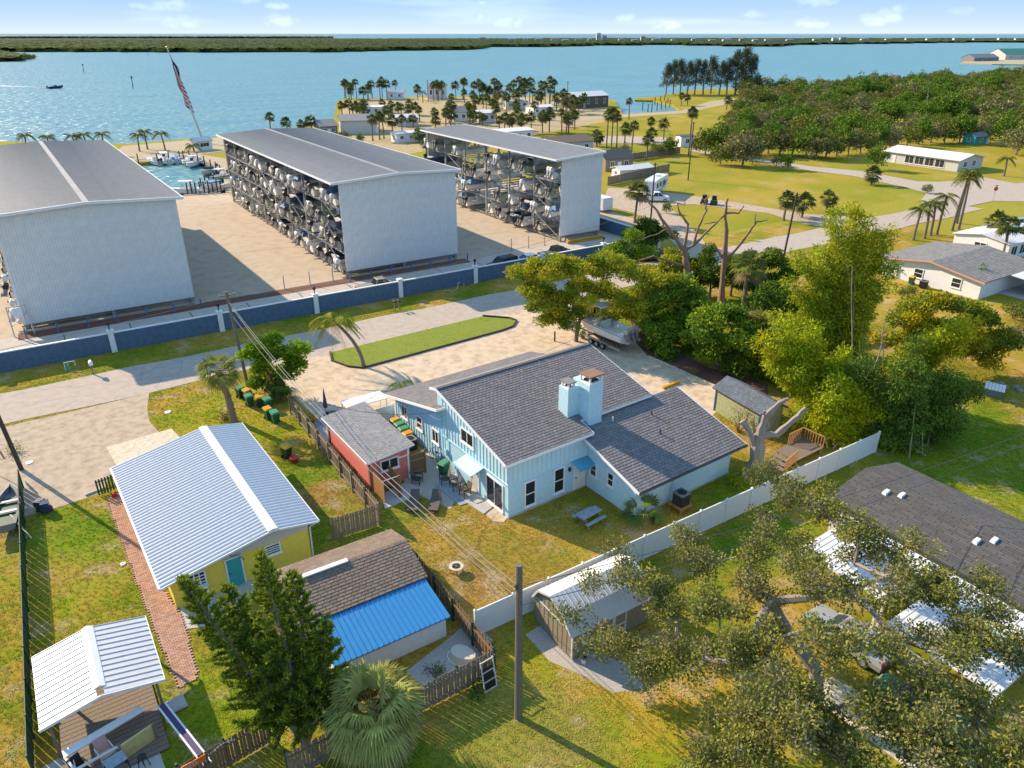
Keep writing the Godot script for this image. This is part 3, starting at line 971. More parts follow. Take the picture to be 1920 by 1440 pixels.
func make_barn(called: String, label: String, x0: float, x1: float, z0: float, depth: float, shear: float, hl: float, hm: float, hr: float, ridge: float, bays: int, over := 1.0) -> Node3D:
	var o := thing(called, label, "boat barn", V(0, 0, z0))
	var at := func(x: float, y: float, back: float) -> Vector3: return V(x - shear * back, y, -back)
	var st := Mesher.new()
	var b0 := -0.35
	var b1 := depth
	if ridge > x0:
		st.plate(at.call(x0 - over, hl, b0), at.call(ridge, hm, b0), at.call(ridge, hm, b1), at.call(x0 - over, hl, b1), 0.16)
		put(o, "roof_slope", st.mesh(), M.steel_roof)
		st = Mesher.new()
		st.plate(at.call(ridge, hm, b0), at.call(x1 + over * 0.7, hr, b0), at.call(x1 + over * 0.7, hr, b1), at.call(ridge, hm, b1), 0.16)
		put(o, "roof_slope", st.mesh(), M.steel_roof)
		st = Mesher.new()
		st.plate(at.call(ridge - 0.3, hm + 0.02, b0 - 0.02), at.call(ridge + 0.3, hm + 0.03, b0 - 0.02), at.call(ridge + 0.3, hm + 0.03, b1), at.call(ridge - 0.3, hm + 0.02, b1), 0.05)
		put(o, "ridge_cap", st.mesh(), M.steel_roof)
		st = Mesher.new()
		var k := 0.5
		while k < depth:
			st.bar(at.call(x0 - over, hl + 0.015, k), at.call(ridge - 0.3, hm + 0.015, k), 0.06, 0.04)
			st.bar(at.call(ridge + 0.3, hm + 0.015, k), at.call(x1 + over * 0.7, hr + 0.015, k), 0.06, 0.04)
			k += 0.62
		put(o, "roof_ribs", st.mesh(), M.steel_roof).set_meta("kind", "stuff")
	else:
		st.plate(at.call(x0 - over, hl, b0), at.call(x1 + 0.3, hr, b0), at.call(x1 + 0.3, hr, b1), at.call(x0 - over, hl, b1), 0.16)
		put(o, "roof_slope", st.mesh(), M.steel_roof)
		st = Mesher.new()
		var k := 0.5
		while k < depth:
			st.bar(at.call(x0 - over, hl + 0.015, k), at.call(x1 + 0.3, hr + 0.015, k), 0.06, 0.04)
			k += 0.62
		put(o, "roof_ribs", st.mesh(), M.steel_roof).set_meta("kind", "stuff")
	st = Mesher.new()
	if ridge > x0:
		st.bar(at.call(x0 - over, hl - 0.1, b0 - 0.05), at.call(ridge, hm - 0.1, b0 - 0.05), 0.1, 0.3)
		st.bar(at.call(ridge, hm - 0.1, b0 - 0.05), at.call(x1 + over * 0.7, hr - 0.1, b0 - 0.05), 0.1, 0.3)
		st.bar(at.call(x1 + over * 0.7 + 0.05, hr - 0.1, b0), at.call(x1 + over * 0.7 + 0.05, hr - 0.1, b1), 0.1, 0.3)
	else:
		st.bar(at.call(x0 - over, hl - 0.1, b0 - 0.05), at.call(x1 + 0.3, hr - 0.1, b0 - 0.05), 0.1, 0.3)
		st.bar(at.call(x1 + 0.35, hr - 0.1, b0), at.call(x1 + 0.35, hr - 0.1, b1), 0.1, 0.3)
	st.bar(at.call(x0 - over - 0.05, hl - 0.1, b0), at.call(x0 - over - 0.05, hl - 0.1, b1), 0.1, 0.25)
	put(o, "roof_trim", st.mesh(), M.white)
	var n := int(round((x1 - x0) / 0.92))
	var pw := (x1 - x0) / n
	for e in 2:
		for i in n:
			var a := x0 + i * pw
			var mid := a + pw / 2
			var top := hl + (hm - hl) * (mid - x0) / maxf(ridge - x0, 0.01) if mid < ridge else hm + (hr - hm) * (mid - ridge) / (x1 - ridge)
			if ridge <= x0:
				top = hl + (hr - hl) * (mid - x0) / (x1 - x0)
			top -= 0.25
			st = Mesher.new()
			var back := 0.0 if e == 0 else depth - 0.3
			for q in 3:
				var u := a + pw * q / 3.0
				var w := pw / 3.0
				var sh := -shear * back
				st.span(V(u + sh, 0.95, -back - 0.03), V(u + w * 0.6 + sh, top, -back + 0.0))
				st.hexa([V(u + w * 0.6 + sh, 0.95, -back), V(u + w * 0.7 + sh, 0.95, -back + 0.1), V(u + w * 0.9 + sh, 0.95, -back + 0.1), V(u + w + sh, 0.95, -back), V(u + w + sh, 0.95, -back - 0.03), V(u + w * 0.6 + sh, 0.95, -back - 0.03)], [V(u + w * 0.6 + sh, top, -back), V(u + w * 0.7 + sh, top, -back + 0.1), V(u + w * 0.9 + sh, top, -back + 0.1), V(u + w + sh, top, -back), V(u + w + sh, top, -back - 0.03), V(u + w * 0.6 + sh, top, -back - 0.03)])
			put(o, "wall_panel", st.mesh(), M.steel_white)
	var bw := depth / bays
	var rows := [x0 + 0.25, x1 - 0.25]
	if x1 - x0 > 12:
		rows.append((x0 + x1) / 2)
	for i in bays + 1:
		for x in rows:
			var back := clampf(i * bw, 0.25, depth - 0.5)
			st = Mesher.new()
			var h: float = minf(hl, hr) - 0.2
			st.span(at.call(x, 0, back) - V(0.16, 0, 0.16), at.call(x, h, back) + V(0.16, 0, 0.16))
			put(o, "column", st.mesh(), M.steel_grey)
	for lv in 4:
		for x in rows:
			st = Mesher.new()
			st.bar(at.call(x, RACK_Y[lv] - 0.2, 0.2), at.call(x, RACK_Y[lv] - 0.2, depth - 0.4), 0.14, 0.24)
			put(o, "rack_rail", st.mesh(), M.steel_grey)
		for i in bays:
			for q in 4:
				var back := (i + 0.125 + q * 0.25) * bw
				st = Mesher.new()
				st.bar(at.call(x0 - 0.2, RACK_Y[lv] - 0.02, back), at.call(x1 + 0.2, RACK_Y[lv] - 0.02, back), 0.16, 0.14)
				put(o, "rack_arm", st.mesh(), M.galv if lv % 2 else M.steel_grey)
	for i in bays + 1:
		if i % 2 == 0 and i < bays:
			st = Mesher.new()
			for lv in 3:
				st.bar(at.call(x0 + 0.25, RACK_Y[lv], i * bw + 0.3), at.call(x0 + 0.25, RACK_Y[lv + 1], (i + 1) * bw), 0.1)
			put(o, "cross_brace", st.mesh(), M.galv)
	return o

func make_barns() -> void:
	make_shared_meshes()
	make_boat_kinds()
	make_barn("boat_barn", "large white boat barn with grey gable roof at the left edge", -4.24, 13.74, -93.4, 61.0, 0.025, 13.0, 13.5, 13.0, 4.64, 8)
	make_barn("boat_barn", "grey gabled boat barn in the middle, its open side full of boats", 33.34, 50.5, -93.4, 60.5, 0.006, 12.8, 13.3, 12.9, 41.8, 8)
	make_barn("boat_barn", "narrow single slope boat barn on the right with open racks", 69.0, 76.96, -93.4, 46.0, 0.0, 12.85, 12.85, 13.4, 0.0, 6, 1.2)
	var g := RandomNumberGenerator.new()
	g.seed = 31
	var lv_name := ["bottom", "second", "third", "top"]
	for lv in 4:
		for k in 16:
			if g.randf() < 0.07:
				continue
			var kind := g.randi_range(0, 7)
			var back := 1.9 + k * 60.5 / 16.0
			berth_boat(kind, "%s, middle barn, %s level, %s from white wall" % [boat_kinds[kind][4], lv_name[lv], ORD[k]], V(37.0 + g.randf_range(-0.5, 0.6), RACK_Y[lv] + 0.08, -93.4 - back), -PI / 2 + g.randf_range(-0.03, 0.03), "boats stored in the middle barn", g.randf_range(0.88, 1.12))
	for lv in 4:
		for k in 12:
			if g.randf() < 0.22:
				continue
			var kind := g.randi_range(0, 7)
			var back := 2.4 + k * 46.0 / 12.0
			if lv == 0 and k > 8:
				continue
			berth_boat(kind, "%s, right barn, %s level, %s from white wall" % [boat_kinds[kind][4], lv_name[lv], ORD[k]], V(72.6 + g.randf_range(-0.4, 0.4), RACK_Y[lv] + 0.08, -93.4 - back), -PI / 2 + g.randf_range(-0.03, 0.03), "boats stored in the right barn", g.randf_range(0.95, 1.15))
	for lv in 4:
		for k in 3:
			var kind := g.randi_range(0, 7)
			berth_boat(kind, "%s, left barn, %s level, %s from white wall" % [boat_kinds[kind][4], lv_name[lv], ORD[k]], V(-1.0, RACK_Y[lv] + 0.08, -95.6 - k * 3.8), -PI / 2, "boats stored in the left barn", 1.0)
	for q in [[-4.2, 14.0, "left"], [33.0, 51.0, "middle"]]:
		var o := thing("guard_rail", "low blue post rail along the foot of the %s barn" % q[2], "railing", V(q[0], 0, -91.4))
		var l: float = q[1] - q[0]
		var n := 7
		for i in n:
			var st := Mesher.new()
			st.span(V(l * i / (n - 1) - 0.07, 0, -0.07), V(l * i / (n - 1) + 0.07, 1.25, 0.07))
			put(o, "post", st.mesh(), M.rail_blue)
		var st2 := Mesher.new()
		st2.bar(V(0, 0.9, 0), V(l, 0.9, 0), 0.05)
		put(o, "rail", st2.mesh(), M.galv)
	var rack := thing("pallet_rack", "yellow steel beam lying under the right barn wall", "beam", V(69.3, 0, -91.8))
	var rs := Mesher.new()
	rs.span(V(0, 0.0, -0.2), V(7.2, 0.45, 0.2))
	rs.span(V(0, 0.45, -0.3), V(7.2, 0.52, 0.3))
	put(rack, "beam", rs.mesh(), M.lid_yellow)
	rs = Mesher.new()
	for x in [0.6, 6.6]:
		rs.span(V(x - 0.15, 0.0, -0.32), V(x + 0.15, 0.06, 0.32))
	put(rack, "foot", rs.mesh(), M.lid_yellow)

func roof_slope(parent: Node, a: Vector3, b: Vector3, d: Vector3, e: Vector3, m: String, th := 0.14) -> MeshInstance3D:
	var st := Mesher.new()
	st.plate(a, b, d, e, th)
	return put(parent, "roof_slope", st.mesh(), M[m])

func shingles(parent: Node, a: Vector3, b: Vector3, d: Vector3, e: Vector3, tone: Color, course := 0.25, tab := 0.34, vary := 0.14) -> void:
	var st := Mesher.new(true)
	var up := ((e - a) + (d - b)) / 2
	var n := maxi(2, int(round(up.length() / course)))
	var nrm := (b - a).cross(d - a).normalized()
	for i in n:
		var l0 := a.lerp(e, float(i) / n)
		var r0 := b.lerp(d, float(i) / n)
		var l1 := a.lerp(e, (i + 1.12) / n) if i < n - 1 else e
		var r1 := b.lerp(d, (i + 1.12) / n) if i < n - 1 else d
		var w := (r0 - l0).length()
		var k := int(ceil(w / tab))
		var off := R.randf() * 0.5 + (0.5 if i % 2 else 0.0)
		for j in range(-1, k + 1):
			var t0 := clampf((j + off) * tab / w, 0, 1)
			var t1 := clampf((j + 1 + off) * tab / w - 0.03 / w, 0, 1)
			if t1 - t0 < 0.002:
				continue
			st.tint = jit(tone, vary)
			var lift := nrm * (0.028 + 0.008 * R.randf())
			var p := l0.lerp(r0, t0) + lift
			var q := l0.lerp(r0, t1) + lift
			st.quad(p, q, l1.lerp(r1, t1) + nrm * 0.006, l1.lerp(r1, t0) + nrm * 0.006)
			st.quad(l0.lerp(r0, t0), l0.lerp(r0, t1), q, p)
	put(parent, "shingles", st.mesh(), M.shingle).set_meta("kind", "stuff")

func shingled(parent: Node, a: Vector3, b: Vector3, d: Vector3, e: Vector3, tone: Color, course := 0.25, tab := 0.34, base := "dark_roof") -> MeshInstance3D:
	var o := roof_slope(parent, a, b, d, e, base)
	shingles(o, a, b, d, e, tone, course, tab)
	return o

func window(parent: Node, at: Vector3, turn: float, w: float, h: float, cols := 1, rows := 2, frame := "trim", pane := "glass") -> MeshInstance3D:
	var st := Mesher.new()
	var f := 0.09
	st.span(V(-w / 2 - f, -h / 2 - f, 0), V(-w / 2, h / 2 + f, 0.07))
	st.span(V(w / 2, -h / 2 - f, 0), V(w / 2 + f, h / 2 + f, 0.07))
	st.span(V(-w / 2, h / 2, 0), V(w / 2, h / 2 + f, 0.07))
	st.span(V(-w / 2, -h / 2 - f, 0), V(w / 2, -h / 2, 0.07))
	for i in range(1, cols):
		st.span(V(-w / 2 + w * i / cols - 0.03, -h / 2, 0.01), V(-w / 2 + w * i / cols + 0.03, h / 2, 0.06))
	for i in range(1, rows):
		st.span(V(-w / 2, -h / 2 + h * i / rows - 0.03, 0.012), V(w / 2, -h / 2 + h * i / rows + 0.03, 0.062))
	var o := put(parent, "window", st.mesh(), M[frame], at, turn)
	for i in cols:
		for j in rows:
			st = Mesher.new()
			st.span(V(-w / 2 + w * i / cols + 0.03, -h / 2 + h * j / rows + 0.03, 0.004), V(-w / 2 + w * (i + 1) / cols - 0.03, -h / 2 + h * (j + 1) / rows - 0.03, 0.03))
			put(o, "pane", st.mesh(), M[pane])
	st = Mesher.new()
	st.span(V(-w / 2 - f - 0.04, -h / 2 - f - 0.06, 0), V(w / 2 + f + 0.04, -h / 2 - f, 0.13))
	put(o, "sill", st.mesh(), M[frame])
	return o

func door(parent: Node, at: Vector3, turn: float, w: float, h: float, m: String) -> MeshInstance3D:
	var st := Mesher.new()
	st.span(V(-w / 2, 0, 0.004), V(w / 2, h, 0.05))
	var o := put(parent, "door", st.mesh(), M[m], at, turn)
	st = Mesher.new()
	for s in [-1.0, 1.0]:
		st.span(V(s * w / 2, 0, 0), V(s * (w / 2 + 0.08), h + 0.08, 0.07))
	st.span(V(-w / 2, h, 0), V(w / 2, h + 0.08, 0.07))
	put(o, "door_frame", st.mesh(), M.trim)
	st = Mesher.new()
	st.box(V(-w / 2 + 0.1, 1.0, 0.08), V(0.05, 0.12, 0.07))
	put(o, "handle", st.mesh(), M.dark_grey)
	return o

func battens(parent: Node, p: Vector3, q: Vector3, lo0: float, lo1: float, hi0: float, hi1: float, out: Vector3, m: String, step := 0.4) -> void:
	var st := Mesher.new()
	var n := int((q - p).length() / step)
	for i in n + 1:
		var t := float(i) / n
		var c := p.lerp(q, t) + out * 0.02
		var d := (q - p).normalized() * 0.035
		var y0 := lerpf(lo0, lo1, t)
		var y1 := lerpf(hi0, hi1, t)
		st.span(V(c.x - absf(d.x) - absf(out.x) * 0.02, y0, c.z - absf(d.z) - absf(out.z) * 0.02), V(c.x + absf(d.x) + absf(out.x) * 0.02, y1, c.z + absf(d.z) + absf(out.z) * 0.02))
	put(parent, "battens", st.mesh(), M[m]).set_meta("kind", "stuff")

func block(parent: Node, called: String, m: String, x0: float, x1: float, zb: float, zf: float, hb: float, hf: float, y0 := 0.0) -> MeshInstance3D:
	var st := Mesher.new()
	st.hexa([V(x0, y0, zf), V(x1, y0, zf), V(x1, y0, zb), V(x0, y0, zb)], [V(x0, hf, zf), V(x1, hf, zf), V(x1, hb, zb), V(x0, hb, zb)])
	return put(parent, called, st.mesh(), M[m])

func make_blue_house() -> void:
	var h := thing("blue_house", "light blue house with grey shingle roofs and twin white capped chimney", "house", V(22.28, 0, -35.18), 0.0524)
	rect_bare(-0.2, -16.5, 14.0, 0.2, Vector2(22.28, -35.18), 0.0524)
	rect_bare(7.0, -2.0, 16.9, 5.1, Vector2(22.28, -35.18), 0.0524)
	var wall := block(h, "wall", "wall_blue", 0, 6.95, -8.4, 0, 6.45, 4.42)
	block(h, "wall", "wall_blue", 6.97, 13.9, -8.38, -1.6, 6.43, 4.75)
	block(h, "wall", "wall_blue", 0.02, 13.95, -16.3, -8.42, 2.95, 4.95)
	block(h, "wall", "wall_blue_pale", 7.0, 16.85, -1.58, 5.0, 4.5, 2.72)
	var st := Mesher.new()
	st.span(V(-0.03, 2.7, 0.0), V(6.97, 4.4, 0.04))
	put(h, "upper_wall", st.mesh(), M.wall_blue_pale)
	st = Mesher.new()
	st.hexa([V(-0.04, 2.75, 0.03), V(0.0, 2.75, 0.03), V(0.0, 2.75, -8.4), V(-0.04, 2.75, -8.4)], [V(-0.04, 4.4, 0.03), V(0.0, 4.4, 0.03), V(0.0, 6.4, -8.4), V(-0.04, 6.4, -8.4)])
	put(h, "upper_wall", st.mesh(), M.wall_blue_pale)
	battens(h, V(0, 0, 0.04), V(6.9, 0, 0.04), 2.72, 2.72, 4.38, 4.38, V(0, 0, 1), "wall_blue_pale")
	battens(h, V(-0.04, 0, -0.05), V(-0.04, 0, -8.3), 2.8, 2.8, 4.38, 6.35, V(-1, 0, 0), "wall_blue_pale")
	battens(h, V(0.02, 0, -8.6), V(0.02, 0, -16.2), 0.1, 0.1, 4.85, 2.9, V(-1, 0, 0), "wall_blue", 0.42)
	st = Mesher.new()
	st.span(V(-0.09, 2.64, 0.0), V(6.97, 2.75, 0.075))
	st.span(V(-0.09, 2.64, -8.4), V(-0.0, 2.75, 0.0))
	put(h, "belt_trim", st.mesh(), M.wall_blue_pale)
	var tone := Color(0.25, 0.235, 0.235)
	var a := V(-0.45, 4.6, 0.4)
	var hi := 6.7
	var r1 := shingled(h, a, V(7.1, 4.6, 0.4), V(7.1, hi, -8.4), V(-0.45, hi, -8.4), tone)
	var r2 := shingled(h, V(7.1, 4.95, -1.05), V(14.3, 4.95, -1.05), V(14.3, hi, -8.4), V(7.1, hi, -8.4), tone)
	st = Mesher.new()
	st.bar(V(-0.45, hi + 0.03, -8.36), V(14.3, hi + 0.03, -8.36), 0.3, 0.06)
	put(r1, "ridge_cap", st.mesh(), M.dark_roof)
	st = Mesher.new()
	st.plate(V(-0.45, hi, -8.42), V(14.3, hi, -8.42), V(14.3, hi - 0.25, -9.3), V(-0.45, hi - 0.25, -9.3), 0.12)
	put(h, "back_slope", st.mesh(), M.grey_roof)
	st = Mesher.new()
	st.hexa([V(0.0, 5.0, -8.45), V(13.9, 5.0, -8.45), V(13.9, 5.0, -9.1), V(0.0, 5.0, -9.1)], [V(0.0, 6.5, -8.45), V(13.9, 6.5, -8.45), V(13.9, 6.3, -9.1), V(0.0, 6.3, -9.1)])
	put(h, "wall", st.mesh(), M.wall_blue)
	shingled(h, V(14.6, 3.0, -16.9), V(-0.75, 3.0, -16.9), V(-0.75, 5.3, -7.9), V(14.6, 5.3, -7.9), tone, 0.25, 0.5, "grey_roof")
	var wz := 5.86
	shingled(h, V(6.45, 2.75, wz), V(17.35, 2.75, wz), V(17.35, 4.68, -1.3), V(6.45, 4.68, -1.3), tone)
	st = Mesher.new()
	st.bar(V(-0.5, 4.5, 0.44), V(7.14, 4.5, 0.44), 0.05, 0.2)
	st.bar(V(-0.49, 4.52, 0.4), V(-0.49, 6.64, -8.4), 0.06, 0.2)
	st.bar(V(-0.49, 6.64, -8.4), V(-0.49, 6.4, -9.3), 0.06, 0.18)
	st.bar(V(7.14, 4.52, 0.4), V(7.14, 4.86, -1.05), 0.05, 0.2)
	st.bar(V(7.2, 4.86, -1.02), V(14.3, 4.86, -1.02), 0.05, 0.18)
	st.bar(V(14.34, 4.86, -1.05), V(14.34, 6.6, -8.4), 0.06, 0.2)
	st.bar(V(-0.79, 2.92, -16.9), V(-0.79, 5.22, -7.9), 0.06, 0.2)
	st.bar(V(-0.79, 5.22, -7.88), V(0.0, 5.22, -7.88), 0.06, 0.2)
	st.bar(V(6.41, 2.66, wz), V(6.41, 4.6, -1.3), 0.06, 0.2)
	st.bar(V(17.39, 2.66, wz), V(17.39, 4.6, -1.3), 0.06, 0.2)
	put(h, "fascia", st.mesh(), M.trim)
	st = Mesher.new()
	st.bar(V(6.4, 2.66, wz + 0.06), V(17.4, 2.66, wz + 0.06), 0.1, 0.12)
	put(h, "gutter", st.mesh(), M.dark_grey)
	st = Mesher.new()
	st.span(V(6.4, 4.4, -2.7), V(7.45, 7.3, -1.65))
	var ch := put(h, "chimney", st.mesh(), M.wall_blue_pale)
	st = Mesher.new()
	st.span(V(7.45, 4.2, -2.4), V(8.75, 7.75, -0.6))
	put(ch, "chimney_stack", st.mesh(), M.wall_blue_pale)
	for q in [[6.45, 7.05, -2.5, -1.7, 7.3, 0.42, "mid_grey"], [7.5, 8.7, -1.75, -0.65, 7.75, 0.55, "terracotta"]]:
		st = Mesher.new()
		for x in [q[0] + 0.06, q[1] - 0.06]:
			for z in [q[2] + 0.06, q[3] - 0.06]:
				st.span(V(x - 0.06, q[4], z - 0.06), V(x + 0.06, q[4] + q[5], z + 0.06))
		st.span(V(q[0] - 0.02, q[4], q[2] - 0.02), V(q[1] + 0.02, q[4] + 0.08, q[3] + 0.02))
		put(ch, "cap_posts", st.mesh(), M.trim)
		st = Mesher.new()
		st.span(V(q[0] - 0.08, q[4] + q[5], q[2] - 0.08), V(q[1] + 0.08, q[4] + q[5] + 0.09, q[3] + 0.08))
		put(ch, "chimney_cap", st.mesh(), M[q[6]])
		st = Mesher.new()
		st.span(V(q[0] + 0.2, q[4], q[2] + 0.2), V(q[1] - 0.2, q[4] + 0.2, q[3] - 0.2))
		put(ch, "flue", st.mesh(), M.black)
	st = Mesher.new()
	st.plate(V(7.12, 4.72, -0.2), V(7.6, 4.55, 0.1), V(7.6, 4.7, -1.6), V(7.12, 4.9, -1.6), 0.05)
	put(h, "saddle_roof", st.mesh(), M.dark_roof)
	for q in [[9.6, -0.3], [12.9, 0.4], [12.0, 2.2]]:
		st = Mesher.new()
		var y = 2.75 + (wz - q[1]) * 0.27
		st.cyl(V(q[0], y - 0.1, q[1]), V(q[0], y + 0.35, q[1]), 0.06, -1, 8)
		put(h, "roof_vent", st.mesh(), M.white if q[0] < 10 else M.dark_grey)
	window(h, V(1.85, 1.35, 0.0), 0, 0.8, 1.85)
	window(h, V(4.4, 1.45, 0.0), 0, 0.8, 1.85)
	door(h, V(6.3, 0.08, 0.0), 0, 0.9, 2.05, "white")
	window(h, V(7.0, 1.75, 0.75), -PI / 2, 0.55, 0.95)
	window(h, V(7.0, 1.85, 2.55), -PI / 2, 0.5, 0.95)
	window(h, V(-0.06, 4.1, -4.9), -PI / 2, 1.5, 0.95, 2, 1)
	window(h, V(0.0, 2.05, -14.6), -PI / 2, 0.85, 1.0, 2, 1)
	window(h, V(0.0, 2.1, -12.1), -PI / 2, 0.8, 1.0, 1, 2)
	window(h, V(0.0, 2.05, -9.6), -PI / 2, 0.85, 1.0, 2, 1)
	window(h, V(0.0, 1.25, -1.6), -PI / 2, 1.9, 2.0, 2, 1)
	door(h, V(0.0, 0.1, -4.1), -PI / 2, 0.95, 2.05, "cream")
	st = Mesher.new()
	st.plate(V(-1.15, 2.3, -2.9), V(-0.0, 2.62, -2.9), V(-0.0, 2.62, -5.2), V(-1.15, 2.3, -5.2), 0.05)
	st.bar(V(-1.15, 2.26, -2.9), V(-1.15, 2.26, -5.2), 0.04, 0.14)
	put(h, "awning", st.mesh(), M.wall_blue_pale)
	st = Mesher.new()
	st.plate(V(5.5, 2.3, 0.95), V(7.0, 2.3, 0.95), V(7.0, 2.62, 0.0), V(5.5, 2.62, 0.0), 0.05)
	st.bar(V(5.5, 2.24, 0.95), V(7.0, 2.24, 0.95), 0.04, 0.14)
	put(h, "awning", st.mesh(), M.awning_blue)
	st = Mesher.new()
	st.box(V(5.3, 2.05, 0.1), V(0.14, 0.28, 0.16))
	put(h, "wall_lamp", st.mesh(), M.black)
	st = Mesher.new()
	st.cyl(V(-0.16, 1.4, -7.95), V(-0.16, 4.35, -7.95), 0.04, -1, 6)
	st.box(V(-0.14, 1.5, -7.95), V(0.16, 0.5, 0.32))
	st.tube([V(-0.16, 4.35, -7.95), V(-0.5, 4.25, -8.2), V(-0.9, 4.5, -8.9)], [0.03, 0.03, 0.03], 5)
	put(h, "service_mast", st.mesh(), M.wall_blue)
	st = Mesher.new()
	st.span(V(-0.05, 0.0, 0.0), V(6.95, 0.12, 0.06))
	st.span(V(7.0, 0.0, 5.0), V(16.85, 0.12, 5.06))
	put(h, "plinth", st.mesh(), M.concrete)
	st = Mesher.new()
	st.cyl(V(10.6, 0.1, 5.12), V(10.6, 2.6, 5.12), 0.06, -1, 6)
	put(h, "downspout", st.mesh(), M.wall_blue)
	st = Mesher.new()
	st.span(V(14.0, 0, -13.2), V(15.6, 2.2, -10.8))
	put(h, "lean_to", st.mesh(), M.wall_blue_pale)
	st = Mesher.new()
	st.plate(V(13.98, 2.35, -10.7), V(15.8, 2.25, -10.7), V(15.8, 2.25, -13.4), V(13.98, 2.35, -13.4), 0.08)
	put(h, "lean_to_roof", st.mesh(), M.awning_blue)

func gable_house(h: Node, x0: float, x1: float, zb: float, zf: float, he: float, hr: float, wall: String, along_x: bool, over := 0.4) -> Array:
	var st := Mesher.new()
	var pts := []
	if along_x:
		var zm := (zb + zf) / 2
		st.hexa([V(x0, 0, zf), V(x1, 0, zf), V(x1, 0, zb), V(x0, 0, zb)], [V(x0, he, zf), V(x1, he, zf), V(x1, he, zb), V(x0, he, zb)])
		st.hexa([V(x0, he, zf), V(x1, he, zf), V(x1, he, zb), V(x0, he, zb)], [V(x0, hr - 0.1, zm + 0.01), V(x1, hr - 0.1, zm + 0.01), V(x1, hr - 0.1, zm - 0.01), V(x0, hr - 0.1, zm - 0.01)])
		var k := (hr - he) / (zf - zm)
		pts = [[V(x0 - over, he - k * over + 0.08, zf + over), V(x1 + over, he - k * over + 0.08, zf + over), V(x1 + over, hr + 0.08, zm), V(x0 - over, hr + 0.08, zm)],
			[V(x1 + over, he - k * over + 0.08, zb - over), V(x0 - over, he - k * over + 0.08, zb - over), V(x0 - over, hr + 0.08, zm), V(x1 + over, hr + 0.08, zm)]]
	else:
		var xm := (x0 + x1) / 2
		st.hexa([V(x0, 0, zf), V(x1, 0, zf), V(x1, 0, zb), V(x0, 0, zb)], [V(x0, he, zf), V(x1, he, zf), V(x1, he, zb), V(x0, he, zb)])
		st.hexa([V(x0, he, zf), V(x1, he, zf), V(x1, he, zb), V(x0, he, zb)], [V(xm - 0.01, hr - 0.1, zf), V(xm + 0.01, hr - 0.1, zf), V(xm + 0.01, hr - 0.1, zb), V(xm - 0.01, hr - 0.1, zb)])
		var k := (hr - he) / (xm - x0)
		pts = [[V(x0 - over, he - k * over + 0.08, zb - over), V(x0 - over, he - k * over + 0.08, zf + over), V(xm, hr + 0.08, zf + over), V(xm, hr + 0.08, zb - over)],
			[V(x1 + over, he - k * over + 0.08, zf + over), V(x1 + over, he - k * over + 0.08, zb - over), V(xm, hr + 0.08, zb - over), V(xm, hr + 0.08, zf + over)]]
	put(h, "wall", st.mesh(), M[wall])
	return pts

func ribbed(parent: Node, a: Vector3, b: Vector3, d: Vector3, e: Vector3, m: String, pitch: float, deep: float, narrow := true) -> MeshInstance3D:
	var st := Mesher.new()
	var nrm := (b - a).cross(d - a).normalized()
	var n := int(round((b - a).length() / pitch))
	for i in n:
		for q in 4:
			var ts := [0.0, 0.78, 0.84, 0.94, 1.0] if narrow else [0.0, 0.25, 0.5, 0.75, 1.0]
			var ys := [0.0, 0.0, 1.0, 1.0, 0.0] if narrow else [0.0, 0.7, 1.0, 0.7, 0.0]
			var t0: float = (i + ts[q]) / n
			var t1: float = (i + ts[q + 1]) / n
			var y0: float = ys[q] * deep
			var y1: float = ys[q + 1] * deep
			st.quad(a.lerp(b, t0) + nrm * y0, a.lerp(b, t1) + nrm * y1, e.lerp(d, t1) + nrm * y1, e.lerp(d, t0) + nrm * y0)
	st.plate(a - nrm * 0.01, b - nrm * 0.01, d - nrm * 0.01, e - nrm * 0.01, 0.08)
	return put(parent, "roof_sheet", st.mesh(), M[m])

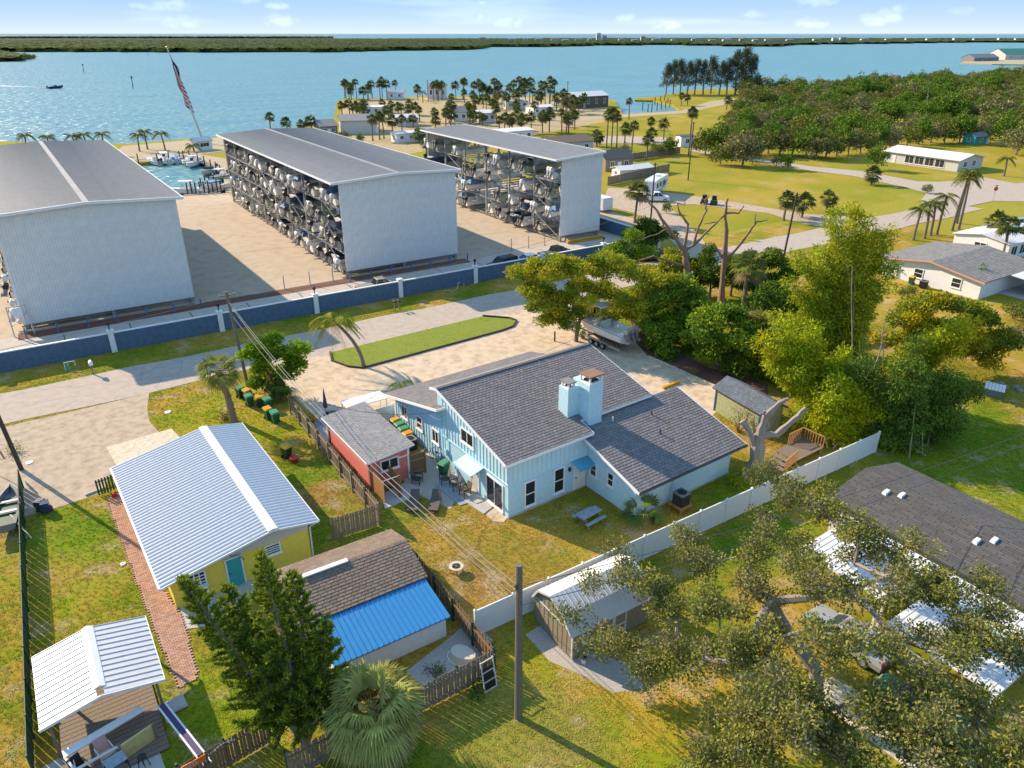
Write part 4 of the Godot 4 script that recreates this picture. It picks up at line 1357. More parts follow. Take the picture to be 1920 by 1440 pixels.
func make_neighbours() -> void:
	var h := thing("yellow_house", "yellow house with ribbed silver metal roof and teal door", "house", V(0.97, 0, -37.6), 0.0454)
	rect_bare(0.5, -15.4, 9.0, -0.3, Vector2(0.97, -37.6), 0.0454)
	var st := Mesher.new()
	st.hexa([V(0.5, 0, -0.5), V(8.65, 0, -0.5), V(8.65, 0, -15.0), V(0.5, 0, -15.0)], [V(0.5, 2.15, -0.5), V(8.65, 2.15, -0.5), V(8.65, 2.15, -15.0), V(0.5, 2.15, -15.0)])
	put(h, "wall", st.mesh(), M.yellow)
	st = Mesher.new()
	st.hexa([V(0.48, 2.15, -0.48), V(8.67, 2.15, -0.48), V(8.67, 2.15, -15.02), V(0.48, 2.15, -15.02)], [V(0.48, 2.2, -0.48), V(8.67, 2.9, -0.48), V(8.67, 2.9, -15.02), V(0.48, 2.2, -15.02)])
	st.hexa([V(0.9, 2.25, -0.5), V(8.5, 2.9, -0.5), V(8.5, 2.9, -15.0), V(0.9, 2.25, -15.0)], [V(6.3, 3.3, -0.5), V(6.5, 3.3, -0.5), V(6.5, 3.3, -15.0), V(6.3, 3.3, -15.0)])
	put(h, "gable_wall", st.mesh(), M.cream)
	var za := 0.1
	var zb := -15.4
	ribbed(h, V(-0.1, 2.18, zb), V(-0.1, 2.18, za), V(6.4, 3.4, za), V(6.4, 3.4, zb), "galv_roof", 0.345, 0.1, false)
	ribbed(h, V(9.15, 2.9, za), V(9.15, 2.9, zb), V(6.4, 3.4, zb), V(6.4, 3.4, za), "galv_roof", 0.345, 0.1, false)
	st = Mesher.new()
	st.plate(V(6.1, 3.44, za + 0.05), V(6.4, 3.5, za + 0.05), V(6.4, 3.5, zb - 0.02), V(6.1, 3.44, zb - 0.02), 0.05)
	st.plate(V(6.4, 3.5, za + 0.05), V(6.7, 3.44, za + 0.05), V(6.7, 3.44, zb - 0.02), V(6.4, 3.5, zb - 0.02), 0.05)
	put(h, "ridge_cap", st.mesh(), M.white)
	st = Mesher.new()
	st.bar(V(-0.16, 2.12, za), V(-0.16, 2.12, zb), 0.12, 0.14)
	st.bar(V(9.2, 2.84, za), V(9.2, 2.84, zb), 0.12, 0.14)
	st.bar(V(-0.1, 2.14, za + 0.04), V(6.4, 3.36, za + 0.04), 0.05, 0.12)
	st.bar(V(6.4, 3.36, za + 0.04), V(9.15, 2.86, za + 0.04), 0.05, 0.12)
	put(h, "gutter", st.mesh(), M.white)
	st = Mesher.new()
	st.tube([V(9.2, 2.78, 0.0), V(8.75, 2.3, -0.42), V(8.72, 0.1, -0.42)], [0.05, 0.05, 0.05], 6)
	put(h, "downspout", st.mesh(), M.white)
	door(h, V(4.0, 0.05, -0.48), 0, 0.85, 1.98, "teal")
	window(h, V(1.88, 1.45, -0.48), 0, 0.85, 0.9, 3, 4)
	window(h, V(6.35, 1.65, -0.48), 0, 0.8, 0.6, 1, 4)
	st = Mesher.new()
	st.span(V(1.6, 0.72, -0.48), V(2.3, 1.08, 0.05))
	var ac := put(h, "air_conditioner", st.mesh(), M.white)
	st = Mesher.new()
	for i in 6:
		st.span(V(1.66, 0.76 + i * 0.05, 0.05), V(2.05, 0.785 + i * 0.05, 0.065))
	put(ac, "grille", st.mesh(), M.mid_grey)
	st = Mesher.new()
	st.tube([V(3.9, 2.95, -0.38), V(3.9, 2.25, -0.38), V(4.35, 2.2, -0.38), V(4.6, 1.7, -0.38)], [0.03, 0.03, 0.03, 0.03], 5)
	put(h, "conduit", st.mesh(), M.mid_grey)
	h = thing("brown_shed", "shed with brown shingle roof and bright blue tin lean-to", "shed", V(10.1, 0, -31.5))
	rect_bare(-3.6, -4.0, 3.6, 3.9, Vector2(10.1, -31.5))
	block(h, "wall", "white", -3.35, 3.5, -3.6, 0.8, 2.2, 2.1)
	block(h, "wall", "white", -2.85, 3.45, 0.82, 3.7, 1.85, 1.5)
	shingled(h, V(-3.7, 2.15, 1.05), V(3.75, 2.15, 1.05), V(3.75, 3.02, -1.7), V(-3.7, 3.02, -1.7), Color(0.28, 0.215, 0.165), 0.2, 0.4, "brown_roof")
	shingled(h, V(3.75, 2.35, -3.9), V(-3.7, 2.35, -3.9), V(-3.7, 3.02, -1.7), V(3.75, 3.02, -1.7), Color(0.28, 0.215, 0.165), 0.2, 0.4, "brown_roof")
	st = Mesher.new()
	st.bar(V(-2.5, 3.08, -1.66), V(0.1, 3.08, -1.66), 0.3, 0.09)
	put(h, "ridge_flashing", st.mesh(), M.white)
	ribbed(h, V(-2.95, 1.62, 4.05), V(3.58, 1.62, 4.05), V(3.58, 2.08, 0.9), V(-2.95, 2.08, 0.9), "tin_blue", 0.3, 0.055)
	h = thing("coral_shed", "coral pink shed with pale grey shingle roof beside the blue house", "shed", V(15.75, 0, -43.4), 0.04)
	rect_bare(0, -8.0, 3.2, 0.1, Vector2(15.75, -43.4), 0.04)
	block(h, "wall", "coral", 0.0, 3.15, -7.8, 0.0, 2.55, 2.55)
	st = Mesher.new()
	st.hexa([V(0.01, 2.55, -0.01), V(3.14, 2.55, -0.01), V(3.14, 2.55, -7.79), V(0.01, 2.55, -7.79)], [V(0.01, 2.58, -0.01), V(3.14, 2.85, -0.01), V(3.14, 2.85, -7.79), V(0.01, 2.58, -7.79)])
	put(h, "wall", st.mesh(), M.coral)
	shingled(h, V(-0.3, 2.6, -8.1), V(-0.3, 2.6, 0.3), V(3.45, 2.95, 0.3), V(3.45, 2.95, -8.1), Color(0.34, 0.34, 0.345), 0.22, 0.32, "grey_roof")
	st = Mesher.new()
	st.bar(V(-0.32, 2.52, 0.33), V(3.47, 2.87, 0.33), 0.04, 0.16)
	st.bar(V(-0.33, 2.52, 0.3), V(-0.33, 2.52, -8.1), 0.04, 0.14)
	st.span(V(3.0, 0, 0.0), V(3.18, 2.8, 0.05))
	st.span(V(2.2, 1.95, 0.0), V(3.0, 2.05, 0.04))
	put(h, "trim", st.mesh(), M.trim)
	window(h, V(1.55, 1.75, 0.0), 0, 1.3, 0.75, 2, 1)
	st = Mesher.new()
	st.span(V(-0.06, 0, -0.2), V(0.0, 2.5, 0.06))
	st.span(V(-0.06, 0, -7.8), V(0.0, 2.5, -7.5))
	put(h, "corner_board", st.mesh(), M.fence_brown)
	var sh := thing("outdoor_shower", "open wooden outdoor shower stall against the coral shed", "shower", V(15.75, 0, -43.3), 0.04)
	for q in [[0.05, 0.08, 2.0, 1.75], [1.35, 0.08, 1.9, 1.8]]:
		for k in 8:
			st = Mesher.new()
			st.span(V(q[0], 0.12, 0.1 + k * 0.235), V(q[0] + 0.05, q[3] + 0.02 * (k % 2), 0.1 + k * 0.235 + 0.22))
			put(sh, "plank", st.mesh(), M.new_wood)
	st = Mesher.new()
	st.cyl(V(0.1, 1.85, 1.9), V(1.38, 1.85, 1.9), 0.025, -1, 6)
	put(sh, "rail", st.mesh(), M.white)
	st = Mesher.new()
	st.span(V(1.2, 0, 1.85), V(1.35, 1.9, 1.97))
	put(sh, "post", st.mesh(), M.fence_brown)
	st = Mesher.new()
	st.cyl(V(0.7, 1.9, 0.1), V(0.7, 1.9, 0.35), 0.02, -1, 5)
	st.cyl(V(0.7, 1.84, 0.35), V(0.7, 1.9, 0.35), 0.09, 0.03, 8)
	put(sh, "shower_head", st.mesh(), M.silver)
	h = thing("tan_shed", "tan shed with pale metal gambrel roof at the end of the white fence", "shed", V(18.3, 0, -24.4))
	rect_bare(0, -1.8, 5.5, 1.9, Vector2(18.3, -24.4))
	var prof := [Vector2(1.75, 0.1), Vector2(1.75, 1.8), Vector2(1.1, 2.55), Vector2(-0.1, 3.05), Vector2(-1.25, 2.6), Vector2(-1.75, 1.85), Vector2(-1.75, 0.1)]
	st = Mesher.new()
	var lo := []
	var n := prof.size()
	for i in n:
		var p: Vector2 = prof[i]
		var q: Vector2 = prof[(i + 1) % n]
		st.quad(V(0, p.y, p.x), V(5.4, p.y, p.x), V(5.4, q.y, q.x), V(0, q.y, q.x))
	for i in range(1, n - 1):
		st.tri(V(0, prof[0].y, prof[0].x), V(0, prof[i].y, prof[i].x), V(0, prof[i + 1].y, prof[i + 1].x))
		st.tri(V(5.4, prof[0].y, prof[0].x), V(5.4, prof[i + 1].y, prof[i + 1].x), V(5.4, prof[i].y, prof[i].x))
	put(h, "wall", st.mesh(), M.tan)
	st = Mesher.new()
	for k in 9:
		var z := -1.7 + k * 0.42
		var top := 2.9 - absf(z + 0.1) * 0.42 if absf(z + 0.1) < 1.15 else 2.5 - (absf(z + 0.1) - 1.15) * 1.2
		st.span(V(-0.02, 0.12, z - 0.02), V(0, top, z + 0.02))
	put(h, "battens", st.mesh(), M.tan).set_meta("kind", "stuff")
	for i in range(1, 5):
		var p: Vector2 = prof[i]
		var q: Vector2 = prof[i + 1]
		if i == 1:
			p += Vector2(0.12, -0.14)
		if i == 4:
			q += Vector2(-0.12, -0.14)
		ribbed(h, V(-0.15, p.y + 0.06, p.x), V(5.6, p.y + 0.06, p.x), V(5.6, q.y + 0.06, q.x), V(-0.15, q.y + 0.06, q.x), "white" if i == 3 else "seam_roof", 0.3, 0.025)
	st = Mesher.new()
	for i in range(1, 5):
		st.bar(V(-0.16, prof[i].y + 0.0, prof[i].x), V(-0.16, prof[i + 1].y + 0.0, prof[i + 1].x), 0.04, 0.12)
	st.span(V(-0.03, 0.1, 1.68), V(0.06, 1.8, 1.78))
	st.bar(V(-0.03, 1.85, -1.75), V(-0.03, 1.85, 1.75), 0.03, 0.08)
	put(h, "trim", st.mesh(), M.cream)
	window(h, V(0.95, 1.3, 1.75), 0, 0.5, 0.6, 2, 3)
	for x in [2.3, 3.2]:
		st = Mesher.new()
		st.span(V(x - 0.44, 0.15, 1.755), V(x + 0.44, 1.75, 1.8))
		var d := put(h, "shed_door", st.mesh(), M.tan)
		st = Mesher.new()
		for s in [-0.4, 0.4]:
			st.span(V(x + s - 0.05, 0.15, 1.8), V(x + s + 0.05, 1.75, 1.83))
		st.span(V(x - 0.35, 0.9, 1.8), V(x + 0.35, 1.0, 1.83))
		put(d, "door_trim", st.mesh(), M.cream)
	h = thing("green_shed", "pale green shed with blue-grey shingle roof behind the dead tree", "shed", V(46.1, 0, -39.0), -0.1)
	rect_bare(0, 0, 2.6, 5.2, Vector2(46.1, -39.0), -0.1)
	block(h, "wall", "olive", 0.1, 2.6, 0.1, 5.3, 2.25, 2.25)
	st = Mesher.new()
	st.hexa([V(0.1, 2.25, 5.29), V(2.6, 2.25, 5.29), V(2.6, 2.25, 0.11), V(0.1, 2.25, 0.11)], [V(1.34, 2.9, 5.29), V(1.36, 2.9, 5.29), V(1.36, 2.9, 0.11), V(1.34, 2.9, 0.11)])
	put(h, "gable_wall", st.mesh(), M.olive)
	shingled(h, V(-0.2, 2.2, -0.2), V(-0.2, 2.2, 5.6), V(1.35, 3.0, 5.6), V(1.35, 3.0, -0.2), Color(0.17, 0.2, 0.24), 0.2, 0.3, "dark_roof")
	shingled(h, V(2.9, 2.2, 5.6), V(2.9, 2.2, -0.2), V(1.35, 3.0, -0.2), V(1.35, 3.0, 5.6), Color(0.17, 0.2, 0.24), 0.2, 0.3, "dark_roof")
	st = Mesher.new()
	for z in [0.06, 5.3]:
		st.span(V(0.02, 0, z - 0.05), V(0.1, 2.25, z + 0.05))
	put(h, "corner_board", st.mesh(), M.rail_blue)
	make_pavilion()
	make_right_house()

func make_pavilion() -> void:
	var h := thing("bar_pavilion", "open backyard bar pavilion with white standing seam metal roof", "pavilion", V(-5.25, 0, -30.4), 0.02)
	var w := 5.15
	var dp := 5.05
	var xm := 2.57
	for q in [[0.0, 2.3, xm - 0.16, 2.85], [w, 2.3, xm + 0.16, 2.85]]:
		for k in 13:
			var st := Mesher.new()
			var z0 := -dp * k / 13.0
			var z1 := -dp * (k + 1) / 13.0 + 0.02
			if q[0] < 1.0:
				st.plate(V(q[0], q[1], z0), V(q[2], q[3], z0), V(q[2], q[3], z1), V(q[0], q[1], z1), 0.05)
				st.bar(V(q[0], q[1] + 0.02, z1 + 0.03), V(q[2], q[3] + 0.02, z1 + 0.03), 0.025, 0.04)
			else:
				st.plate(V(q[2], q[3], z0), V(q[0], q[1], z0), V(q[0], q[1], z1), V(q[2], q[3], z1), 0.05)
				st.bar(V(q[0], q[1] + 0.02, z1 + 0.03), V(q[2], q[3] + 0.02, z1 + 0.03), 0.025, 0.04)
			put(h, "roof_panel", st.mesh(), M.seam_roof)
	var st2 := Mesher.new()
	st2.plate(V(xm - 0.26, 2.86, -0.5), V(xm, 2.97, -0.5), V(xm, 2.97, -dp - 0.02), V(xm - 0.26, 2.86, -dp - 0.02), 0.04)
	st2.plate(V(xm, 2.97, -0.5), V(xm + 0.26, 2.86, -0.5), V(xm + 0.26, 2.86, -dp - 0.02), V(xm, 2.97, -dp - 0.02), 0.04)
	put(h, "ridge_cap", st2.mesh(), M.white)
	st2 = Mesher.new()
	st2.bar(V(-0.02, 2.25, 0.05), V(xm, 2.8, 0.05), 0.06, 0.14)
	st2.bar(V(xm, 2.8, 0.05), V(w + 0.02, 2.25, 0.05), 0.06, 0.14)
	st2.bar(V(w + 0.03, 2.22, 0.05), V(w + 0.03, 2.22, -dp), 0.05, 0.14)
	put(h, "fascia", st2.mesh(), M.white)
	for p in [Vector2(0.35, -0.3), Vector2(w - 0.35, -0.3), Vector2(0.35, -dp + 0.3), Vector2(w - 0.35, -dp + 0.3), Vector2(2.7, 1.6), Vector2(0.9, 1.9), Vector2(4.2, 1.2)]:
		var st := Mesher.new()
		var y := 2.2 if p.y < 0 else 1.1
		st.span(V(p.x - 0.06, 0, p.y - 0.06), V(p.x + 0.06, y, p.y + 0.06))
		put(h, "post", st.mesh(), M.deck_wood)
	for k in 24:
		var st := Mesher.new()
		st.span(V(0.4, 0.08, -dp + 0.4 + k * 0.28), V(4.6, 0.14, -dp + 0.4 + k * 0.28 + 0.25))
		put(h, "deck_board", st.mesh(), M.deck_wood)
	st2 = Mesher.new()
	st2.hexa([V(0.6, 1.02, 0.95), V(4.0, 1.02, 0.15), V(3.9, 1.02, -0.25), V(0.55, 1.02, 0.5)], [V(0.6, 1.1, 0.95), V(4.0, 1.1, 0.15), V(3.9, 1.1, -0.25), V(0.55, 1.1, 0.5)])
	put(h, "bar_counter", st2.mesh(), M.white)
	st2 = Mesher.new()
	st2.bar(V(0.95, 1.05, 1.85), V(2.7, 1.05, 1.6), 0.12, 0.07)
	st2.bar(V(0.62, 1.05, 0.9), V(0.95, 1.05, 1.85), 0.1, 0.07)
	st2.bar(V(0.92, 0.6, 0.9), V(0.95, 0.6, 1.85), 0.04, 0.8)
	put(h, "bar_rail", st2.mesh(), M.cream)
	st2 = Mesher.new()
	st2.hexa([V(2.75, 0.15, 1.65), V(4.2, 0.15, 1.2), V(4.17, 0.15, 1.12), V(2.72, 0.15, 1.57)], [V(2.75, 1.05, 1.65), V(4.2, 1.05, 1.2), V(4.17, 1.05, 1.12), V(2.72, 1.05, 1.57)])
	put(h, "bar_front", st2.mesh(), M.yellow_pale)
	var o := thing("painted_bench", "long narrow white railed bench with purple top beside the bar", "bench", V(-0.5, 0, -30.3), 0.0)
	st2 = Mesher.new()
	st2.bar(V(0.0, 1.0, 0.0), V(1.15, 1.0, 4.5), 0.28, 0.05)
	put(o, "bench_top", st2.mesh(), M.purple)
	st2 = Mesher.new()
	st2.bar(V(-0.17, 1.04, 0.0), V(0.98, 1.04, 4.5), 0.07, 0.09)
	st2.bar(V(0.17, 1.04, 0.0), V(1.32, 1.04, 4.5), 0.07, 0.09)
	put(o, "rail", st2.mesh(), M.white)
	for k in 4:
		st2 = Mesher.new()
		var t := 0.05 + k * 0.3
		st2.span(V(1.15 * t - 0.05, 0, 4.5 * t - 0.05), V(1.15 * t + 0.05, 1.0, 4.5 * t + 0.05))
		put(o, "leg", st2.mesh(), M.white)

func make_right_house() -> void:
	var h := thing("grey_roof_house", "house with long dark grey shingle roof beside the live oak", "house", V(38.9, 0, -22.6))
	rect_bare(-6, 0, 9, 20, Vector2(38.9, -22.6))
	var pts := gable_house(h, 0.3, 7.5, 0.3, 21.0, 2.8, 3.6, "cream", false, 0.4)
	for p in pts:
		shingled(h, p[0], p[1], p[2], p[3], Color(0.135, 0.13, 0.128), 0.2, 0.9, "dark_roof")
	for q in [[2.7, 2.2], [3.1, 3.0], [2.5, 8.0], [3.2, 8.6]]:
		var st := Mesher.new()
		var y: float = 2.88 + q[0] * 0.21
		st.hexa([V(q[0] - 0.25, y - 0.1, q[1] + 0.16), V(q[0] + 0.25, y - 0.1, q[1] + 0.16), V(q[0] + 0.25, y - 0.1, q[1] - 0.16), V(q[0] - 0.25, y - 0.1, q[1] - 0.16)], [V(q[0] - 0.2, y + 0.1, q[1] + 0.12), V(q[0] + 0.2, y + 0.18, q[1] + 0.12), V(q[0] + 0.2, y + 0.18, q[1] - 0.12), V(q[0] - 0.2, y + 0.1, q[1] - 0.12)])
		put(h, "roof_vent", st.mesh(), M.white)
	var c := thing("carport", "white ribbed metal carport roof under the live oak", "carport", V(33.6, 0, -20.6))
	ribbed(c, V(0, 2.25, 0), V(0, 2.25, 5.6), V(5.0, 2.6, 5.6), V(5.0, 2.6, 0), "white_roof", 0.35, 0.03)
	ribbed(c, V(-1.2, 2.1, 6.4), V(-1.2, 2.1, 12.0), V(5.0, 2.55, 12.0), V(5.0, 2.55, 6.4), "white_roof", 0.35, 0.03)
	for p in [Vector2(0.2, 0.2), Vector2(0.2, 5.4), Vector2(-1.0, 6.6), Vector2(-1.0, 11.8), Vector2(4.6, 0.2), Vector2(4.6, 5.4), Vector2(4.6, 11.8)]:
		var st := Mesher.new()
		st.span(V(p.x - 0.06, 0, p.y - 0.06), V(p.x + 0.06, 2.3, p.y + 0.06))
		put(c, "post", st.mesh(), M.white)
	var d := thing("porch_rail", "white baluster rail of the porch steps under the live oak", "railing", V(33.2, 0, -15.2))
	var st := Mesher.new()
	st.bar(V(0, 1.3, 0), V(-0.3, 0.9, 3.2), 0.08)
	st.bar(V(0, 0.4, 0), V(-0.3, 0.15, 3.2), 0.06)
	put(d, "handrail", st.mesh(), M.white)
	for k in 14:
		var t := k / 13.0
		st = Mesher.new()
		st.span(V(-0.3 * t - 0.025, 0.4 - 0.25 * t, 3.2 * t - 0.025), V(-0.3 * t + 0.025, 1.3 - 0.4 * t, 3.2 * t + 0.025))
		put(d, "baluster", st.mesh(), M.white)
	for p in [0.0, 1.0]:
		st = Mesher.new()
		st.span(V(-0.3 * p - 0.06, 0, 3.2 * p - 0.06), V(-0.3 * p + 0.06, 1.4 - 0.4 * p, 3.2 * p + 0.06))
		put(d, "post", st.mesh(), M.white)

func board_fence(called: String, label: String, a: Vector2, b: Vector2, tall: float, m: String, step := 0.165, post := "fence_wood", rails_out := 1.0) -> Node3D:
	var d := b - a
	var l := d.length()
	var o := thing(called, label, "fence", V(a.x, 0, a.y), atan2(-d.y, d.x))
	var n := int(l / step)
	var meshes := []
	for k in 4:
		var st := Mesher.new()
		var h := tall + (k - 1.5) * 0.018
		st.hexa([V(0, 0.04, 0.012), V(step - 0.014, 0.04, 0.012), V(step - 0.014, 0.04, -0.012), V(0, 0.04, -0.012)], [V(0.01, h, 0.012), V(step - 0.024, h, 0.012), V(step - 0.024, h, -0.012), V(0.01, h, -0.012)])
		meshes.append(st.mesh())
	for k in n:
		var q := put(o, "board", meshes[R.randi() % 4], M[m], V(k * step, 0, 0.03 * (k % 2) + R.randf_range(-0.006, 0.006)))
		q.rotation.z = R.randf_range(-0.012, 0.012)
	var k := 0.0
	while k <= l + 0.1:
		var st := Mesher.new()
		st.span(V(k - 0.05, 0, -0.15), V(k + 0.05, tall + 0.08, -0.04))
		put(o, "post", st.mesh(), M[post])
		k += l / maxf(1.0, round(l / 2.4))
	for y in [0.35, tall - 0.3]:
		var st := Mesher.new()
		st.span(V(0, y - 0.045, -0.1 * rails_out), V(l, y + 0.045, -0.02 * rails_out))
		put(o, "rail", st.mesh(), M[m])
	return o

func make_fences() -> void:
	board_fence("board_fence", "weathered wooden fence running beside the coral shed", Vector2(14.62, -39.2), Vector2(14.62, -58.4), 1.75, "fence_wood")
	board_fence("board_fence", "short wooden cross fence behind the brown shed", Vector2(11.4, -39.35), Vector2(14.5, -39.25), 1.7, "fence_wood")
	board_fence("board_fence", "brown wooden fence with green posts beside the blue tin roof", Vector2(14.5, -24.15), Vector2(14.5, -35.4), 1.6, "fence_brown", 0.165, "dark_green")
	var f := board_fence("board_fence", "grey-brown wooden back fence behind the fan palm", Vector2(3.6, -23.9), Vector2(14.4, -24.1), 1.7, "fence_wood", 0.165, "dark_green", -1.0)
	var g := board_fence("board_fence", "wooden fence with string lights and an orange sign, bottom left", Vector2(-2.5, -25.5), Vector2(3.5, -26.3), 1.7, "fence_brown", 0.15, "dark_green", -1.0)
	var st := Mesher.new()
	for k in 40:
		var p := V(0.1 + k * 0.15, 1.5 + 0.12 * sin(k * 0.55) , 0.07)
		st.box(p, V(0.045, 0.06, 0.045))
		if k < 39:
			st.bar(p, V(0.1 + (k + 1) * 0.15, 1.5 + 0.12 * sin((k + 1) * 0.55), 0.07), 0.012)
	put(g, "string_lights", st.mesh(), M.white).set_meta("kind", "stuff")
	var s := thing("sign_board", "orange sign board lettered BETA on the wooden fence", "sign", V(-1.25, 1.32, -25.55), 0.14)
	st = Mesher.new()
	st.hexa([V(0, 0, 0.06), V(1.9, 0.0, 0.06), V(1.9, 0.0, 0.0), V(0, 0, 0.0)], [V(-0.02, 0.34, 0.05), V(1.92, 0.34, 0.05), V(1.92, 0.34, 0.0), V(-0.02, 0.34, 0.0)])
	put(s, "board", st.mesh(), M.orange)
	var t := TextMesh.new()
	var fnt := SystemFont.new()
	fnt.font_names = ["Droid Sans"]
	t.font = fnt
	t.text = "BETA"
	t.font_size = 32
	t.pixel_size = 0.0075
	t.depth = 0.012
	var tm := put(s, "lettering", t, M.cream, V(1.3, 0.17, 0.07))
	tm.rotation.x = -0.03
	var o := thing("slat_fence", "green slatted chain link fence along the left lawn", "fence", V(-5.6, 0, -57.5), 0.0)
	var sl := Mesher.new()
	sl.span(V(-0.012, 0.05, 0), V(0.012, 1.45, 0.1))
	var slm := sl.mesh()
	for k in 220:
		var q := put(o, "slat", slm, M.dark_green, V(-0.0135 * k * 0.125 + (0.02 if k % 2 else 0.0), 0, k * 0.125))
		q.rotation.y = 0.25 if k % 3 == 0 else -0.1
	for k in 12:
		st = Mesher.new()
		st.cyl(V(0.05, 0, 0), V(0.05, 1.6, 0), 0.04, -1, 8)
		put(o, "post", st.mesh(), M.dark_green, V(-0.0135 * k * 2.5, 0, k * 2.5))
	st = Mesher.new()
	st.cyl(V(0.03, 1.5, 0), V(-0.34, 1.5, 27.5), 0.03, -1, 6)
	put(o, "rail", st.mesh(), M.dark_green)
	o = thing("vinyl_fence", "long white vinyl privacy fence behind the blue house", "fence", V(14.9, 0, -26.9))
	var pl := 2.44
	for k in 15:
		st = Mesher.new()
		st.span(V(0.07, 0.04, -0.02), V(pl - 0.07, 1.78, 0.02))
		for q in 14:
			st.span(V(0.12 + q * 0.165, 0.14, 0.02), V(0.12 + q * 0.165 + 0.15, 1.64, 0.026))
		put(o, "panel", st.mesh(), M.vinyl, V(k * pl, 0, -0.03 * k / 15.0))
		st = Mesher.new()
		st.span(V(0.07, 1.7, -0.035), V(pl - 0.07, 1.82, 0.035))
		st.span(V(0.07, 0.02, -0.035), V(pl - 0.07, 0.12, 0.035))
		put(o, "rail", st.mesh(), M.vinyl, V(k * pl, 0, -0.03 * k / 15.0))
	var pm := Mesher.new()
	pm.span(V(-0.065, 0, -0.065), V(0.065, 1.88, 0.065))
	var pcm := Mesher.new()
	pcm.hexa([V(-0.085, 1.88, 0.085), V(0.085, 1.88, 0.085), V(0.085, 1.88, -0.085), V(-0.085, 1.88, -0.085)], [V(-0.01, 1.98, 0.01), V(0.01, 1.98, 0.01), V(0.01, 1.98, -0.01), V(-0.01, 1.98, -0.01)])
	for k in 16:
		var q := put(o, "post", pm.mesh(), M.vinyl, V(k * pl, 0, 0))
		put(q, "post_cap", pcm.mesh(), M.trim)
	o = thing("vinyl_fence", "short white vinyl fence between blue house and coral shed", "fence", V(18.9, 0, -52.0), 0.05)
	for k in 1:
		st = Mesher.new()
		st.span(V(0.06, 0.05, -0.02), V(2.6, 1.75, 0.02))
		put(o, "panel", st.mesh(), M.vinyl)
	for x in [0.0, 2.66]:
		put(o, "post", pm.mesh(), M.vinyl, V(x, 0, 0))
	o = thing("perimeter_wall", "long navy blue perimeter wall with white coping along the road", "wall", V(0, 0, -82.3))
	var xs := [-18.4, -7.5, 3.4, 14.3, 25.2, 36.1, 47.0, 57.9, 68.8, 79.7]
	for k in xs.size() - 1:
		st = Mesher.new()
		st.span(V(xs[k] + 0.27, 0, -0.1), V(xs[k + 1] - 0.27, 2.02, 0.1))
		put(o, "wall_panel", st.mesh(), M.navy)
		st = Mesher.new()
		st.span(V(xs[k] + 0.27, 2.02, -0.14), V(xs[k + 1] - 0.27, 2.12, 0.14))
		put(o, "coping", st.mesh(), M.white)
	for k in xs.size():
		st = Mesher.new()
		st.span(V(xs[k] - 0.27, 0, -0.27), V(xs[k] + 0.27, 2.3, 0.27))
		var q := put(o, "pillar", st.mesh(), M.white)
		st = Mesher.new()
		st.span(V(xs[k] - 0.34, 2.3, -0.34), V(xs[k] + 0.34, 2.4, 0.34))
		put(q, "pillar_cap", st.mesh(), M.white)
		if k % 2 == 0 or k == 3:
			st = Mesher.new()
			st.span(V(xs[k] - 0.05, 2.4, -0.05), V(xs[k] + 0.05, 2.9, 0.05))
			st.span(V(xs[k] - 0.14, 2.9, -0.14), V(xs[k] + 0.14, 3.2, 0.14))
			put(q, "pillar_lantern", st.mesh(), M.black)
	st = Mesher.new()
	st.span(V(79.6, 0, -20.0), V(79.8, 2.02, -0.3))
	put(o, "wall_panel", st.mesh(), M.navy)
	st = Mesher.new()
	st.span(V(79.56, 2.02, -20.0), V(79.84, 2.12, -0.35))
	put(o, "coping", st.mesh(), M.white)

func wheelie_bin(body: String, lid: String, label: String, at: Vector3, turn: float) -> void:
	var o := thing("wheelie_bin", label, "bin", at, turn, "wheelie bins")
	var st := Mesher.new()
	st.hexa([V(-0.24, 0.1, 0.26), V(0.24, 0.1, 0.26), V(0.24, 0.1, -0.26), V(-0.24, 0.1, -0.26)], [V(-0.31, 1.0, 0.36), V(0.31, 1.0, 0.36), V(0.31, 1.0, -0.36), V(-0.31, 1.0, -0.36)])
	put(o, "body", st.mesh(), M[body])
	st = Mesher.new()
	st.hexa([V(-0.34, 1.0, 0.4), V(0.34, 1.0, 0.4), V(0.34, 1.0, -0.4), V(-0.34, 1.0, -0.4)], [V(-0.28, 1.12, 0.3), V(0.28, 1.12, 0.3), V(0.28, 1.14, -0.36), V(-0.28, 1.14, -0.36)])
	put(o, "lid", st.mesh(), M[lid])
	st = Mesher.new()
	st.cyl(V(-0.25, 1.0, -0.46), V(0.25, 1.0, -0.46), 0.025, -1, 6)
	put(o, "handle", st.mesh(), M[body])
	for x in [-0.28, 0.28]:
		st = Mesher.new()
		st.cyl(V(x - 0.03, 0.13, -0.28), V(x + 0.03, 0.13, -0.28), 0.13, -1, 10)
		put(o, "wheel", st.mesh(), M.rubber)

